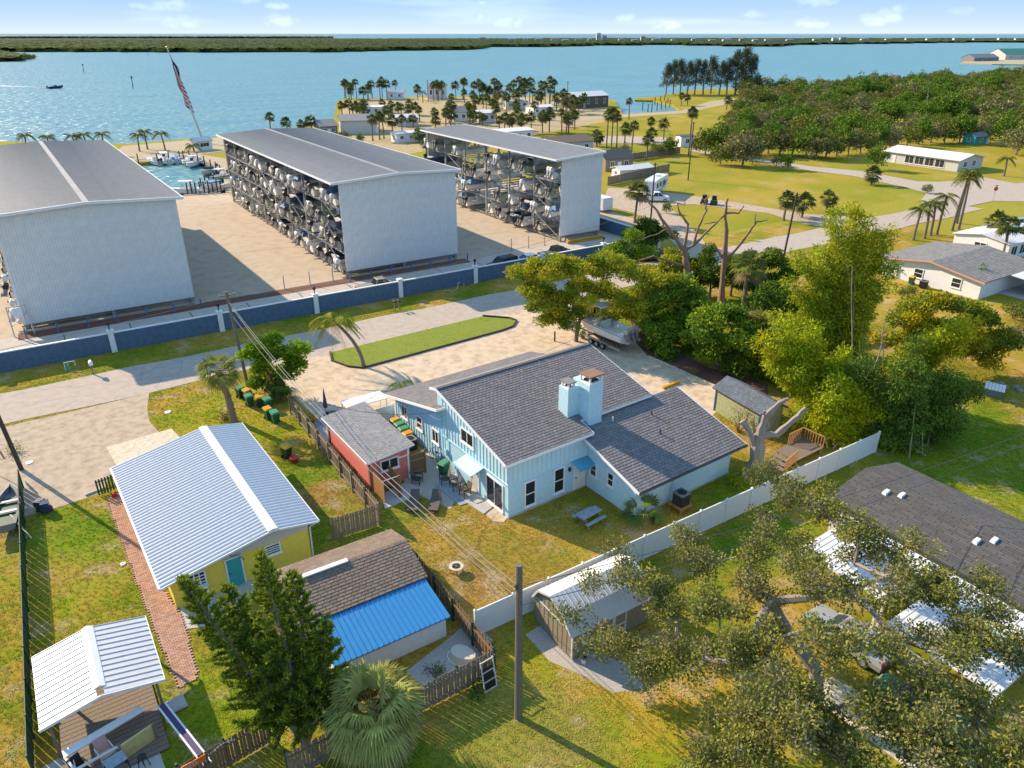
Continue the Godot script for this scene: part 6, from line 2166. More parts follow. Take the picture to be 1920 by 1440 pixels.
	for k in 5:
		var p := V(72.2 + 0.6 * (k % 2) + 0.2 * k, 0, -28.5 + 0.55 * k)
		o = thing("garden_rock", "%s garden rock from the white lidded crate" % ORD[k], "rock", p, k * 1.1, "garden rocks")
		st = Mesher.new()
		st.tube([Vector3.ZERO, V(0.02, 0.16, 0), V(0.03, 0.3, 0.02)], [0.34, 0.3, 0.12], 7)
		put(o, "stone", st.mesh(), M.rock)
		st = Mesher.new()
		st.tube([V(0.2, 0, 0.1), V(0.2, 0.12, 0.1)], [0.2, 0.1], 6)
		put(o, "chip", st.mesh(), M.rock)

func make_car(called: String, label: String, kind: String, paint: String, at: Vector3, turn: float) -> Node3D:
	var o := thing(called, label, "pickup truck" if kind == "pickup" else "car", at, turn, "parked vehicles")
	var l := 5.6 if kind == "pickup" else 4.7
	var w := 1.95 if kind != "sedan" else 1.8
	var belt := 1.1 if kind != "sedan" else 0.9
	var top := 1.85 if kind != "sedan" else 1.42
	var st := Mesher.new()
	var f := -l / 2
	var b := l / 2
	var side := [Vector2(f, 0.42), Vector2(f + 0.05, 0.75), Vector2(f + 0.2, belt - 0.1), Vector2(f + 1.25, belt), Vector2(b - 0.08, belt), Vector2(b, 0.7), Vector2(b - 0.05, 0.4)]
	var n := side.size()
	var lw := []
	for k in n:
		lw.append(w / 2 if side[k].y < belt - 0.15 else w / 2 - 0.07)
	for k in n:
		var j := (k + 1) % n
		st.quad(V(-lw[k], side[k].y, side[k].x), V(-lw[j], side[j].y, side[j].x), V(lw[j], side[j].y, side[j].x), V(lw[k], side[k].y, side[k].x))
	for k in range(1, n - 1):
		st.tri(V(lw[0], side[0].y, side[0].x), V(lw[k], side[k].y, side[k].x), V(lw[k + 1], side[k + 1].y, side[k + 1].x))
		st.tri(V(-lw[0], side[0].y, side[0].x), V(-lw[k + 1], side[k + 1].y, side[k + 1].x), V(-lw[k], side[k].y, side[k].x))
	put(o, "body", st.mesh(), M[paint])
	var c0 := f + 1.2
	var c1 := b - 0.12 if kind == "suv" else (b - 0.9 if kind == "sedan" else f + 3.4)
	st = Mesher.new()
	var hw := w / 2 - 0.09
	var tw := w / 2 - 0.28
	st.hexa([V(-hw, belt - 0.02, c1), V(hw, belt - 0.02, c1), V(hw, belt - 0.02, c0), V(-hw, belt - 0.02, c0)], [V(-tw, top - 0.06, c1 - 0.3), V(tw, top - 0.06, c1 - 0.3), V(tw, top - 0.06, c0 + 0.75), V(-tw, top - 0.06, c0 + 0.75)])
	put(o, "windows", st.mesh(), M.glass)
	st = Mesher.new()
	st.hexa([V(-tw - 0.02, top - 0.07, c1 - 0.26), V(tw + 0.02, top - 0.07, c1 - 0.26), V(tw + 0.02, top - 0.07, c0 + 0.7), V(-tw - 0.02, top - 0.07, c0 + 0.7)], [V(-tw + 0.1, top, c1 - 0.4), V(tw - 0.1, top, c1 - 0.4), V(tw - 0.1, top, c0 + 0.85), V(-tw + 0.1, top, c0 + 0.85)])
	put(o, "roof", st.mesh(), M[paint])
	st = Mesher.new()
	for s in [-1.0, 1.0]:
		st.bar(V(s * hw, belt, c0 + 0.02), V(s * tw, top - 0.05, c0 + 0.75), 0.07)
		st.bar(V(s * hw, belt, c1 - 0.02), V(s * tw, top - 0.05, c1 - 0.3), 0.1)
		st.bar(V(s * (hw + 0.01), belt, (c0 + c1) / 2), V(s * (tw + 0.01), top - 0.05, (c0 + c1) / 2), 0.08)
	put(o, "pillars", st.mesh(), M[paint])
	if kind == "pickup":
		st = Mesher.new()
		st.plate(V(-w / 2 + 0.16, belt + 0.006, b - 0.15), V(w / 2 - 0.16, belt + 0.006, b - 0.15), V(w / 2 - 0.16, belt + 0.006, c1 + 0.1), V(-w / 2 + 0.16, belt + 0.006, c1 + 0.1), 0.004)
		put(o, "bed_cover", st.mesh(), M.dark_grey if paint != "paint_tan" else M.paint_tan)
	for z in [f + 0.95, b - 1.0]:
		for s in [-1.0, 1.0]:
			wheel(o, V(s * (w / 2 - 0.1), 0.36, z))
	for s in [-0.62, 0.62]:
		st = Mesher.new()
		st.box(V(s, 0.72, f + 0.06), V(0.4, 0.16, 0.1))
		put(o, "headlight", st.mesh(), M.silver)
		st = Mesher.new()
		st.box(V(s * 1.2, 0.85, b - 0.03), V(0.2, 0.26, 0.1))
		put(o, "tail_light", st.mesh(), M.lamp_red)
	st = Mesher.new()
	st.box(V(0, 0.5, f + 0.02), V(w - 0.1, 0.16, 0.12))
	st.box(V(0, 0.5, b - 0.02), V(w - 0.1, 0.16, 0.12))
	put(o, "bumper", st.mesh(), M.dark_grey)
	return o

func make_street_things() -> void:
	make_car("pickup_truck", "tan and black pickup truck behind the navy wall by the middle barn", "pickup", "paint_tan", V(34.6, 0, -85.7), -PI / 2 - 0.03)
	make_car("parked_suv", "black suv parked behind the navy wall", "suv", "paint_black", V(53.4, 0, -85.6), PI / 2 + 0.1)
	make_car("parked_car", "silver car between the black suv and the black truck", "sedan", "paint_white", V(57.9, 0, -86.0), PI / 2)
	make_car("pickup_truck", "black pickup truck with covered bed behind the navy wall", "pickup", "paint_black", V(63.0, 0, -86.2), -PI / 2 + 0.05)
	var o := thing("mailbox_pair", "pair of mailboxes on posts at the road verge", "mailbox", V(33.6, 0, -77.9))
	for x in [-0.28, 0.28]:
		var st := Mesher.new()
		st.span(V(x - 0.05, 0, -0.05), V(x + 0.05, 1.1, 0.05))
		put(o, "post", st.mesh(), M.fence_wood)
		st = Mesher.new()
		st.prism([Vector2(x - 0.11, 1.1), Vector2(x + 0.11, 1.1), Vector2(x + 0.11, 1.26), Vector2(x + 0.06, 1.34), Vector2(x - 0.06, 1.34), Vector2(x - 0.11, 1.26)], -0.28, 0.28)
		put(o, "mailbox", st.mesh(), M.black)
	o = thing("mailbox", "white mailbox on a post at the left road verge", "mailbox", V(0.9, 0, -77.0))
	var st := Mesher.new()
	st.span(V(-0.06, 0, -0.06), V(0.06, 1.05, 0.06))
	put(o, "post", st.mesh(), M.fence_wood)
	st = Mesher.new()
	st.prism([Vector2(-0.18, 1.05), Vector2(0.18, 1.05), Vector2(0.18, 1.3), Vector2(0.08, 1.45), Vector2(-0.08, 1.45), Vector2(-0.18, 1.3)], -0.3, 0.3)
	put(o, "box", st.mesh(), M.white)
	o = thing("standpipe", "teal backflow pipe with white pipe loop before the navy wall", "pipe", V(-1.3, 0, -79.6))
	st = Mesher.new()
	st.tube([V(0, 0, 0), V(0, 0.8, 0), V(0.9, 0.8, 0), V(0.9, 0.3, 0)], [0.05, 0.05, 0.05, 0.05], 7)
	put(o, "pipe", st.mesh(), M.white)
	st = Mesher.new()
	st.cyl(V(0.3, 0, 0.25), V(0.3, 0.7, 0.25), 0.12, 0.08, 8)
	put(o, "valve", st.mesh(), M.teal)
	o = thing("standpipe", "pale backflow valve with a looping hose at the navy wall", "pipe", V(43.6, 0, -80.9))
	st = Mesher.new()
	st.tube([V(0, 0, 0), V(0, 0.9, 0), V(0.25, 0.95, 0)], [0.07, 0.07, 0.1], 7)
	st.cyl(V(0.9, 0, 0), V(0.9, 0.8, 0), 0.05, -1, 6)
	put(o, "valve", st.mesh(), M.silver)
	st = Mesher.new()
	st.tube([V(0, 0.6, 0.05), V(-0.4, 0.15, 0.2), V(-1.0, 0.08, 0.5), V(-1.8, 0.25, 0.0), V(-2.2, 0.05, -0.2)], [0.04, 0.04, 0.04, 0.04, 0.04], 6)
	put(o, "hose", st.mesh(), M.silver)
	var bl := ["leftmost thin post of the chain between the left and middle barns", "middle thin post of the chain between the left and middle barns", "thin post of the chain nearest the middle barn", "leftmost thin post of the chain before the right barn", "middle thin post of the chain before the right barn", "thin post of the chain nearest the right barn"]
	var k := 0
	for p in [Vector2(24.68, -93.13), Vector2(28.08, -93.08), Vector2(31.21, -93), Vector2(59.76, -93.24), Vector2(62.84, -93.12), Vector2(65.84, -93.09)]:
		o = thing("chain_post", bl[k], "post", V(p.x, 0, p.y), 0.0, "chain posts")
		st = Mesher.new()
		st.cyl(Vector3.ZERO, V(0, 1.9, 0), 0.06, -1, 7)
		put(o, "shaft", st.mesh(), M.steel_grey)
		st = Mesher.new()
		st.cyl(Vector3.ZERO, V(0, 0.08, 0), 0.18, -1, 8)
		put(o, "foot", st.mesh(), M.steel_grey)
		k += 1
	o = thing("stair_frame", "grey steel frame with white box beside the left barn wall", "frame", V(-5.3, 0, -92.6))
	st = Mesher.new()
	for x in [0.0, 1.9]:
		st.bar(V(x, 0, 0), V(x * 0.9, 3.4, -0.3), 0.12)
	st.bar(V(0, 1.2, 0), V(1.85, 2.6, -0.2), 0.08)
	st.bar(V(0, 3.3, -0.3), V(1.75, 3.3, -0.3), 0.1)
	put(o, "frame", st.mesh(), M.galv)
	st = Mesher.new()
	st.box(V(0.9, 2.6, -0.15), V(0.9, 1.1, 0.3))
	put(o, "cabinet", st.mesh(), M.white)
	o = make_boat("trailered_boat", 9.4, 2.9, 1.5, "ttop", "gelcoat", 3, "silver", 1.7)
	o.position = V(47.9, 0.95, -57.6)
	o.rotation.y = 0.07
	metas(o, "large white hardtop boat with three grey outboards on a trailer", "boat")
	var t := thing("boat_trailer", "triple axle boat trailer under the large white boat", "trailer", V(47.9, 0, -57.6), 0.07)
	st = Mesher.new()
	for x in [-1.1, 1.1]:
		st.bar(V(x, 0.55, 4.6), V(x, 0.55, -3.0), 0.14, 0.2)
		st.bar(V(x, 0.55, -3.0), V(0, 0.55, -6.2), 0.14, 0.2)
	for z in [3.5, 1.5, -0.5, -2.5]:
		st.bar(V(-1.1, 0.55, z), V(1.1, 0.55, z), 0.12)
	put(t, "frame", st.mesh(), M.galv)
	st = Mesher.new()
	for x in [-0.7, 0.7]:
		st.bar(V(x, 0.85, 4.4), V(x, 0.95, -2.6), 0.14, 0.1)
		for z in [3.5, 1.5, -0.5, -2.5]:
			st.bar(V(x, 0.6, z), V(x, 0.85, z), 0.1)
	put(t, "bunk", st.mesh(), M.timber)
	for s in [-1.35, 1.35]:
		for z in [0.6, 1.5, 2.4]:
			wheel(t, V(s, 0.36, z))
		st = Mesher.new()
		st.span(V(s - 0.16, 0.76, 0.1), V(s + 0.16, 0.8, 2.9))
		put(t, "mudguard", st.mesh(), M.galv)
	o = thing("wooden_beam", "yellow timber beam lying on the shell driveway", "timber", V(46.46, 0, -44.61), 0.0)
	st = Mesher.new()
	st.bar(V(-1.1, 0.14, 0.1), V(1.1, 0.14, -0.1), 0.26, 0.26)
	put(o, "beam", st.mesh(), M.lid_yellow)
	st = Mesher.new()
	st.span(V(-0.9, 0, -0.2), V(-0.75, 0.05, 0.3))
	put(o, "block", st.mesh(), M.timber)
	st = Mesher.new()
	var e := [Vector2(49.35, -50.9), Vector2(49.64, -45.57), Vector2(49.84, -41.62)]
	for i in 2:
		st.bar(V(e[i].x, 0.1, e[i].y), V(e[i + 1].x, 0.1, e[i + 1].y), 0.18, 0.2)
	metas(put(self, "timber_edging", st.mesh(), M.slab), "pale timber edging between mulch bed and shell driveway", "edging")
	o = thing("marker_post", "short dark post standing in the shell driveway", "post", V(43.78, 0, -59.66))
	st = Mesher.new()
	st.tube([Vector3.ZERO, V(0, 1.1, 0)], [0.09, 0.08], 8)
	put(o, "shaft", st.mesh(), M.timber)
	st = Mesher.new()
	st.cyl(V(0, 1.1, 0), V(0, 1.16, 0), 0.1, 0.04, 8)
	put(o, "cap", st.mesh(), M.timber)
	o = thing("broken_trunk", "bare wooden post before the hedge right of the mulch bed", "post", V(53.91, 0, -43.28))
	st = Mesher.new()
	st.tube([Vector3.ZERO, V(0, 2.9, 0)], [0.2, 0.17], 9)
	put(o, "trunk", st.mesh(), M.bark_red)
	st = Mesher.new()
	st.tube([V(0, 2.9, 0), V(0.03, 3.1, 0)], [0.2, 0.1], 7)
	put(o, "broken_top", st.mesh(), M.bark)

func leaf(st: Mesher, p: Vector3, along: Vector3, l: float, w: float) -> void:
	var side := along.cross(V(R.randf() - 0.5, R.randf() - 0.5, R.randf() - 0.5)).normalized() * (w / 2)
	var mid := p + along * (l * 0.5)
	st.tri(p, mid + side, p + along * l)
	st.tri(p, p + along * l, mid - side)

func rand_dir() -> Vector3:
	var z := R.randf_range(-1, 1)
	var t := R.randf() * TAU
	var r := sqrt(1 - z * z)
	return V(r * cos(t), z, r * sin(t))

func clump(st: Mesher, at: Vector3, r: float, n: int, l: float, w: float, col: Color, vary := 0.3, flat := 0.75, droop := 0.0) -> void:
	for k in n:
		var d := rand_dir()
		var p := at + V(d.x, d.y * flat, d.z) * (r * pow(R.randf(), 0.4))
		var a := (rand_dir() + d * 0.6 + V(0, 0.25 - droop, 0)).normalized()
		st.tint = jit(col, vary)
		leaf(st, p, a, l * R.randf_range(0.7, 1.25), w)

func limb(st: Mesher, a: Vector3, b: Vector3, r0: float, r1: float, wob := 0.08, sides := 7) -> void:
	var pts := []
	var rs := []
	var n := maxi(3, int((b - a).length() / 0.8))
	var side := rand_dir() * wob * (b - a).length()
	for k in n + 1:
		var t := float(k) / n
		var off := side * sin(t * PI) + rand_dir() * (wob * 0.35 * sin(t * PI) * minf(1.0, (b - a).length()))
		pts.append(a.lerp(b, t) + off)
		rs.append(lerpf(r0, r1, t))
	st.tube(pts, rs, sides)

func broad_tree(o: Node3D, base: Vector3, fork: Vector3, tips: Array, r: float, leaf_r: float, n_leaf: int, ll: float, lw: float, cols: Array, bark: String, far := false, vary := 0.3) -> void:
	var wood := Mesher.new()
	limb(wood, base - base, fork - base, r, r * 0.75, 0.04, 10)
	var nodes := [fork - base]
	var parent := [-1]
	var order := tips.duplicate()
	order.sort_custom(func(a: Vector3, b: Vector3) -> bool: return (a - fork).length_squared() < (b - fork).length_squared())
	for t: Vector3 in order:
		var best := 0
		var bd := 1e9
		for k in nodes.size():
			var d: float = (nodes[k] - (t - base)).length() + (0.0 if k > 0 else 0.0)
			if d < bd:
				bd = d
				best = k
		nodes.append(t - base)
		parent.append(best)
	var load_ := []
	for k in nodes.size():
		load_.append(1.0)
	for k in range(nodes.size() - 1, 0, -1):
		load_[parent[k]] += load_[k]
	for k in range(1, nodes.size()):
		var ra := r * 0.8 * pow(load_[k] / load_[0], 0.45)
		limb(wood, nodes[parent[k]], nodes[k], maxf(ra, 0.02), maxf(ra * 0.7, 0.015), 0.07, 6)
	put(o, "trunk", wood.mesh(), M[bark])
	var st := Mesher.new(true)
	var wd := Mesher.new()
	for k in range(1, nodes.size()):
		for q in 3:
			var d := rand_dir()
			var p: Vector3 = nodes[k] + V(d.x, absf(d.y) * 0.5, d.z) * leaf_r * 0.7
			clump(st, p, leaf_r * R.randf_range(0.55, 0.9), n_leaf / 3, ll, lw, cols[R.randi() % cols.size()], vary)
			if not far:
				wd.bar(nodes[k], p, 0.04)
	put(o, "crown", st.mesh(), M.leaf_far if far else M.leaf)
	if not far:
		put(o, "twigs", wd.mesh(), M[bark]).set_meta("kind", "stuff")

func more_tips(tips: Array, times: int, spread: Vector3) -> Array:
	var out := tips.duplicate()
	for k in times:
		for t: Vector3 in tips:
			out.append(t + V(R.randf_range(-1, 1) * spread.x, R.randf_range(-1, 1) * spread.y, R.randf_range(-1, 1) * spread.z))
	return out

func fan_crown(r: float, fans: int, blades: int, col: Color, dead := 0.2, w := 0.05) -> ArrayMesh:
	var st := Mesher.new(true)
	for k in fans:
		var t := R.randf() * TAU
		var up := R.randf_range(-0.75, 1.0)
		var d := V(cos(t) * sqrt(1 - up * up), up, sin(t) * sqrt(1 - up * up))
		var stem := d * r * R.randf_range(0.35, 0.5)
		var c := jit(col, 0.25)
		if up < -0.35 and R.randf() < dead * 3:
			c = jit(Color(0.28, 0.22, 0.12), 0.25)
		st.tint = Color(c.r * 1.2, c.g, c.b)
		var sd := d.cross(Vector3.UP).normalized()
		if sd.length() < 0.5:
			sd = Vector3.RIGHT
		st.tri(sd * 0.02, -sd * 0.02, stem)
		var nrm := sd.cross(d).normalized()
		for b in blades:
			var a := lerpf(-1.25, 1.25, float(b) / (blades - 1))
			var out := (d * cos(a) + sd * sin(a)).normalized()
			var l := r * 0.62 * (1.0 - 0.25 * absf(a)) * R.randf_range(0.85, 1.1)
			var p1 := stem + out * l * 0.55
			var p2 := stem + out * l + V(0, -l * R.randf_range(0.2, 0.5), 0)
			var ww := out.cross(nrm).normalized() * w * r * 0.5
			st.tint = jit(c, 0.12)
			st.tri(stem, p1 + ww, p1 - ww)
			st.tri(p1 + ww, p2, p1 - ww)
	return st.mesh()

func palm_trunk(h: float, r: float, lean: Vector3, boots := true) -> ArrayMesh:
	var st := Mesher.new()
	var pts := []
	var rs := []
	var n := maxi(4, int(h / 0.5))
	for k in n + 1:
		var t := float(k) / n
		pts.append(V(0, h * t, 0) + lean * (t * t))
		rs.append(r * (1.15 - 0.3 * t) * (1.0 + (0.1 if k % 2 and boots else 0.0)) + (0.06 if t < 0.05 else 0.0))
	st.tube(pts, rs, 9)
	if boots:
		for k in int(h * 14):
			var t := R.randf()
			var a := R.randf() * TAU
			var p := V(0, h * t, 0) + lean * (t * t) + V(cos(a), 0, sin(a)) * r * 0.95
			st.bar(p, p + V(cos(a) * 0.1, 0.16, sin(a) * 0.1), 0.06, 0.03)
	return st.mesh()

func fan_palm(label: String, at: Vector3, h: float, r: float, fans: int, blades: int, col: Color, tr := 0.2, lean := Vector3.ZERO, group := "", boots := true, w := 0.05, dead := 0.2) -> Node3D:
	var o := thing("fan_palm", label, "palm", at, 0.0, group)
	put(o, "trunk", palm_trunk(h, tr, lean, boots), M.palm_trunk)
	put(o, "crown", fan_crown(r, fans, blades, col, dead, w), M.leaf, V(0, h, 0) + lean)
	return o

func feather_crown(r: float, fronds: int, leaflets: int, col: Color, droop := 0.9, w := 0.05) -> ArrayMesh:
	var st := Mesher.new(true)
	for k in fronds:
		var t := TAU * k / fronds + R.randf_range(-0.25, 0.25)
		var rise := R.randf_range(-0.1, 1.1)
		var dir := V(cos(t), 0, sin(t))
		var c := jit(col, 0.25)
		if rise < 0.05:
			c = c.lerp(Color(0.3, 0.24, 0.06), 0.5)
		var pts := []
		for i in 9:
			var u := i / 8.0
			pts.append(dir * r * (u * (0.95 - 0.25 * rise * u)) + V(0, r * (rise * 0.75 * u - droop * u * u * 0.75), 0))
		var side := V(-sin(t), 0, cos(t))
		st.tint = Color(c.r * 1.5, c.g * 1.3, c.b)
		for i in 8:
			st.tri(pts[i] + side * 0.02, pts[i] - side * 0.02, pts[i + 1])
		for i in leaflets:
			var u := 0.12 + 0.86 * i / leaflets
			var f := u * 8
			var p: Vector3 = pts[int(f)].lerp(pts[mini(int(f) + 1, 8)], f - int(f))
			var l := r * 0.32 * sin(PI * (0.15 + 0.8 * u)) + 0.05
			for s in [-1.0, 1.0]:
				var out: Vector3 = (side * s * 0.8 + dir * 0.5 + V(0, -0.35 - R.randf() * 0.4, 0)).normalized()
				st.tint = jit(c, 0.18)
				var b := dir * w * r * 0.25
				st.tri(p - b, p + b, p + out * l)
	return st.mesh()

func feather_palm(label: String, at: Vector3, h: float, r: float, fronds: int, leaflets: int, col: Color, lean := Vector3.ZERO, group := "", droop := 0.9, tr := 0.15, w := 0.05) -> Node3D:
	var o := thing("feather_palm", label, "palm", at, 0.0, group)
	put(o, "trunk", palm_trunk(h, tr, lean, false), M.palm_trunk)
	put(o, "crown", feather_crown(r, fronds, leaflets, col, droop, w), M.leaf, V(0, h, 0) + lean)
	return o

func norfolk_pine(label: String, at: Vector3, leaders: Array) -> void:
	var o := thing("norfolk_pine", label, "pine", at)
	var wood := Mesher.new()
	var st := Mesher.new(true)
	var dark := Color(0.12, 0.2, 0.03)
	var lite := Color(0.34, 0.38, 0.04)
	for ld in leaders:
		var top: Vector3 = ld[0]
		var low: Vector3 = ld[1]
		var r: float = ld[2]
		wood.tube([V(0, 0, 0), low * 0.6 + V(0.0, 0.3, 0), low, low.lerp(top, 0.5) + V(0.1, 0, 0.05), top], [r, r * 0.85, r * 0.7, r * 0.45, 0.03], 8)
		var axis := (top - low).normalized()
		var l := (top - low).length()
		var n := int(l / 0.42)
		for k in n + 1:
			var u := float(k) / n
			var c := low.lerp(top, u)
			var reach: float = ld[3] * pow(1.0 - u, 0.75) * R.randf_range(0.6, 1.1) + 0.24
			for b in 6:
				var t := TAU * b / 6.0 + k * 0.7 + R.randf_range(-0.25, 0.25)
				var d := V(cos(t), 0.12 + 0.35 * u, sin(t)).normalized()
				d = (d + axis * 0.15).normalized()
				var e := c + d * reach * R.randf_range(0.7, 1.1) + V(0, 0.1, 0)
				wood.bar(c, e, 0.03)
				var m := int(reach * 13) + 4
				for i in m:
					var p := c.lerp(e, 0.25 + 0.78 * float(i) / m)
					for q in 6:
						st.tint = jit(dark.lerp(lite, R.randf() * 0.6 + (0.35 if i > m - 3 else 0.0)), 0.25)
						var a := (d * R.randf_range(0.1, 0.9) + V(0, R.randf_range(0.15, 0.9), 0) + rand_dir() * 0.55).normalized()
						leaf(st, p + rand_dir() * 0.05, a, R.randf_range(0.15, 0.3), 0.07)
	put(o, "trunk", wood.mesh(), M.bark_grey)
	put(o, "crown", st.mesh(), M.leaf)

func bamboo(called: String, label: String, base: Vector3, tips: Array, cols: Array, n: int, spread: float, reach := 0.9) -> void:
	var o := thing(called, label, "bamboo", base)
	var wood := Mesher.new()
	var st := Mesher.new(true)
	for t: Vector3 in more_tips(tips, 1, V(1.6, 1.0, 1.6)):
		var root := V(R.randf_range(-1, 1) * spread, 0, R.randf_range(-1, 1) * spread)
		var e := t - base
		var mid := root.lerp(e, 0.5) + V(0, e.y * 0.22, 0)
		var pts := []
		var rs := []
		for k in 11:
			var u := k / 10.0
			pts.append(root.lerp(mid, u).lerp(mid.lerp(e, u), u))
			rs.append(0.055 * (1.05 - u))
		wood.tube(pts, rs, 5)
		var c: Color = cols[R.randi() % cols.size()]
		for k in range(3, 11):
			var wgt := 0.5 + 0.6 * k / 10.0
			for q in 2:
				clump(st, pts[k] + rand_dir() * reach * 0.45, reach * R.randf_range(0.5, 1.0) * wgt, int(n * 1.25 * wgt), 0.36, 0.1, c, 0.28, 0.8, 0.75)
	put(o, "culms", wood.mesh(), M.culm).set_meta("kind", "stuff")
	put(o, "foliage", st.mesh(), M.leaf)

func bare_tree(called: String, label: String, base: Vector3, paths: Array, bark: String) -> void:
	var o := thing(called, label, "dead tree", base)
	var first := true
	for p in paths:
		var st := Mesher.new()
		var pts := []
		var rs := []
		var src: Array = p[0]
		for i in src.size() - 1:
			for q in 3:
				var u := q / 3.0
				pts.append(src[i].lerp(src[i + 1], u) - base + (rand_dir() * 0.07 if q > 0 else Vector3.ZERO))
		pts.append(src[src.size() - 1] - base)
		for i in pts.size():
			rs.append(lerpf(p[1], p[2], float(i) / (pts.size() - 1)) * (1.0 + 0.16 * sin(i * 2.1)) * (1.35 if i == 0 and first else 1.0))
		st.tube(pts, rs, 10 if first else 7)
		put(o, "trunk" if first else "limb", st.mesh(), M[bark])
		first = false

func shrub(called: String, label: String, at: Vector3, r: float, h: float, n: int, l: float, w: float, cols: Array, group := "") -> Node3D:
	var o := thing(called, label, "shrub", at, 0.0, group)
	var wood := Mesher.new()
	var st := Mesher.new(true)
	for k in 9:
		var d := rand_dir()
		var p := V(d.x * r * 0.6, h * (0.35 + 0.45 * R.randf()), d.z * r * 0.6)
		limb(wood, V(d.x * 0.1, 0, d.z * 0.1), p, 0.05, 0.02, 0.08, 5)
		clump(st, p, r * 0.55, n / 9, l, w, cols[k % cols.size()])
	put(o, "stems", wood.mesh(), M.bark)
	put(o, "foliage", st.mesh(), M.leaf)
	return o

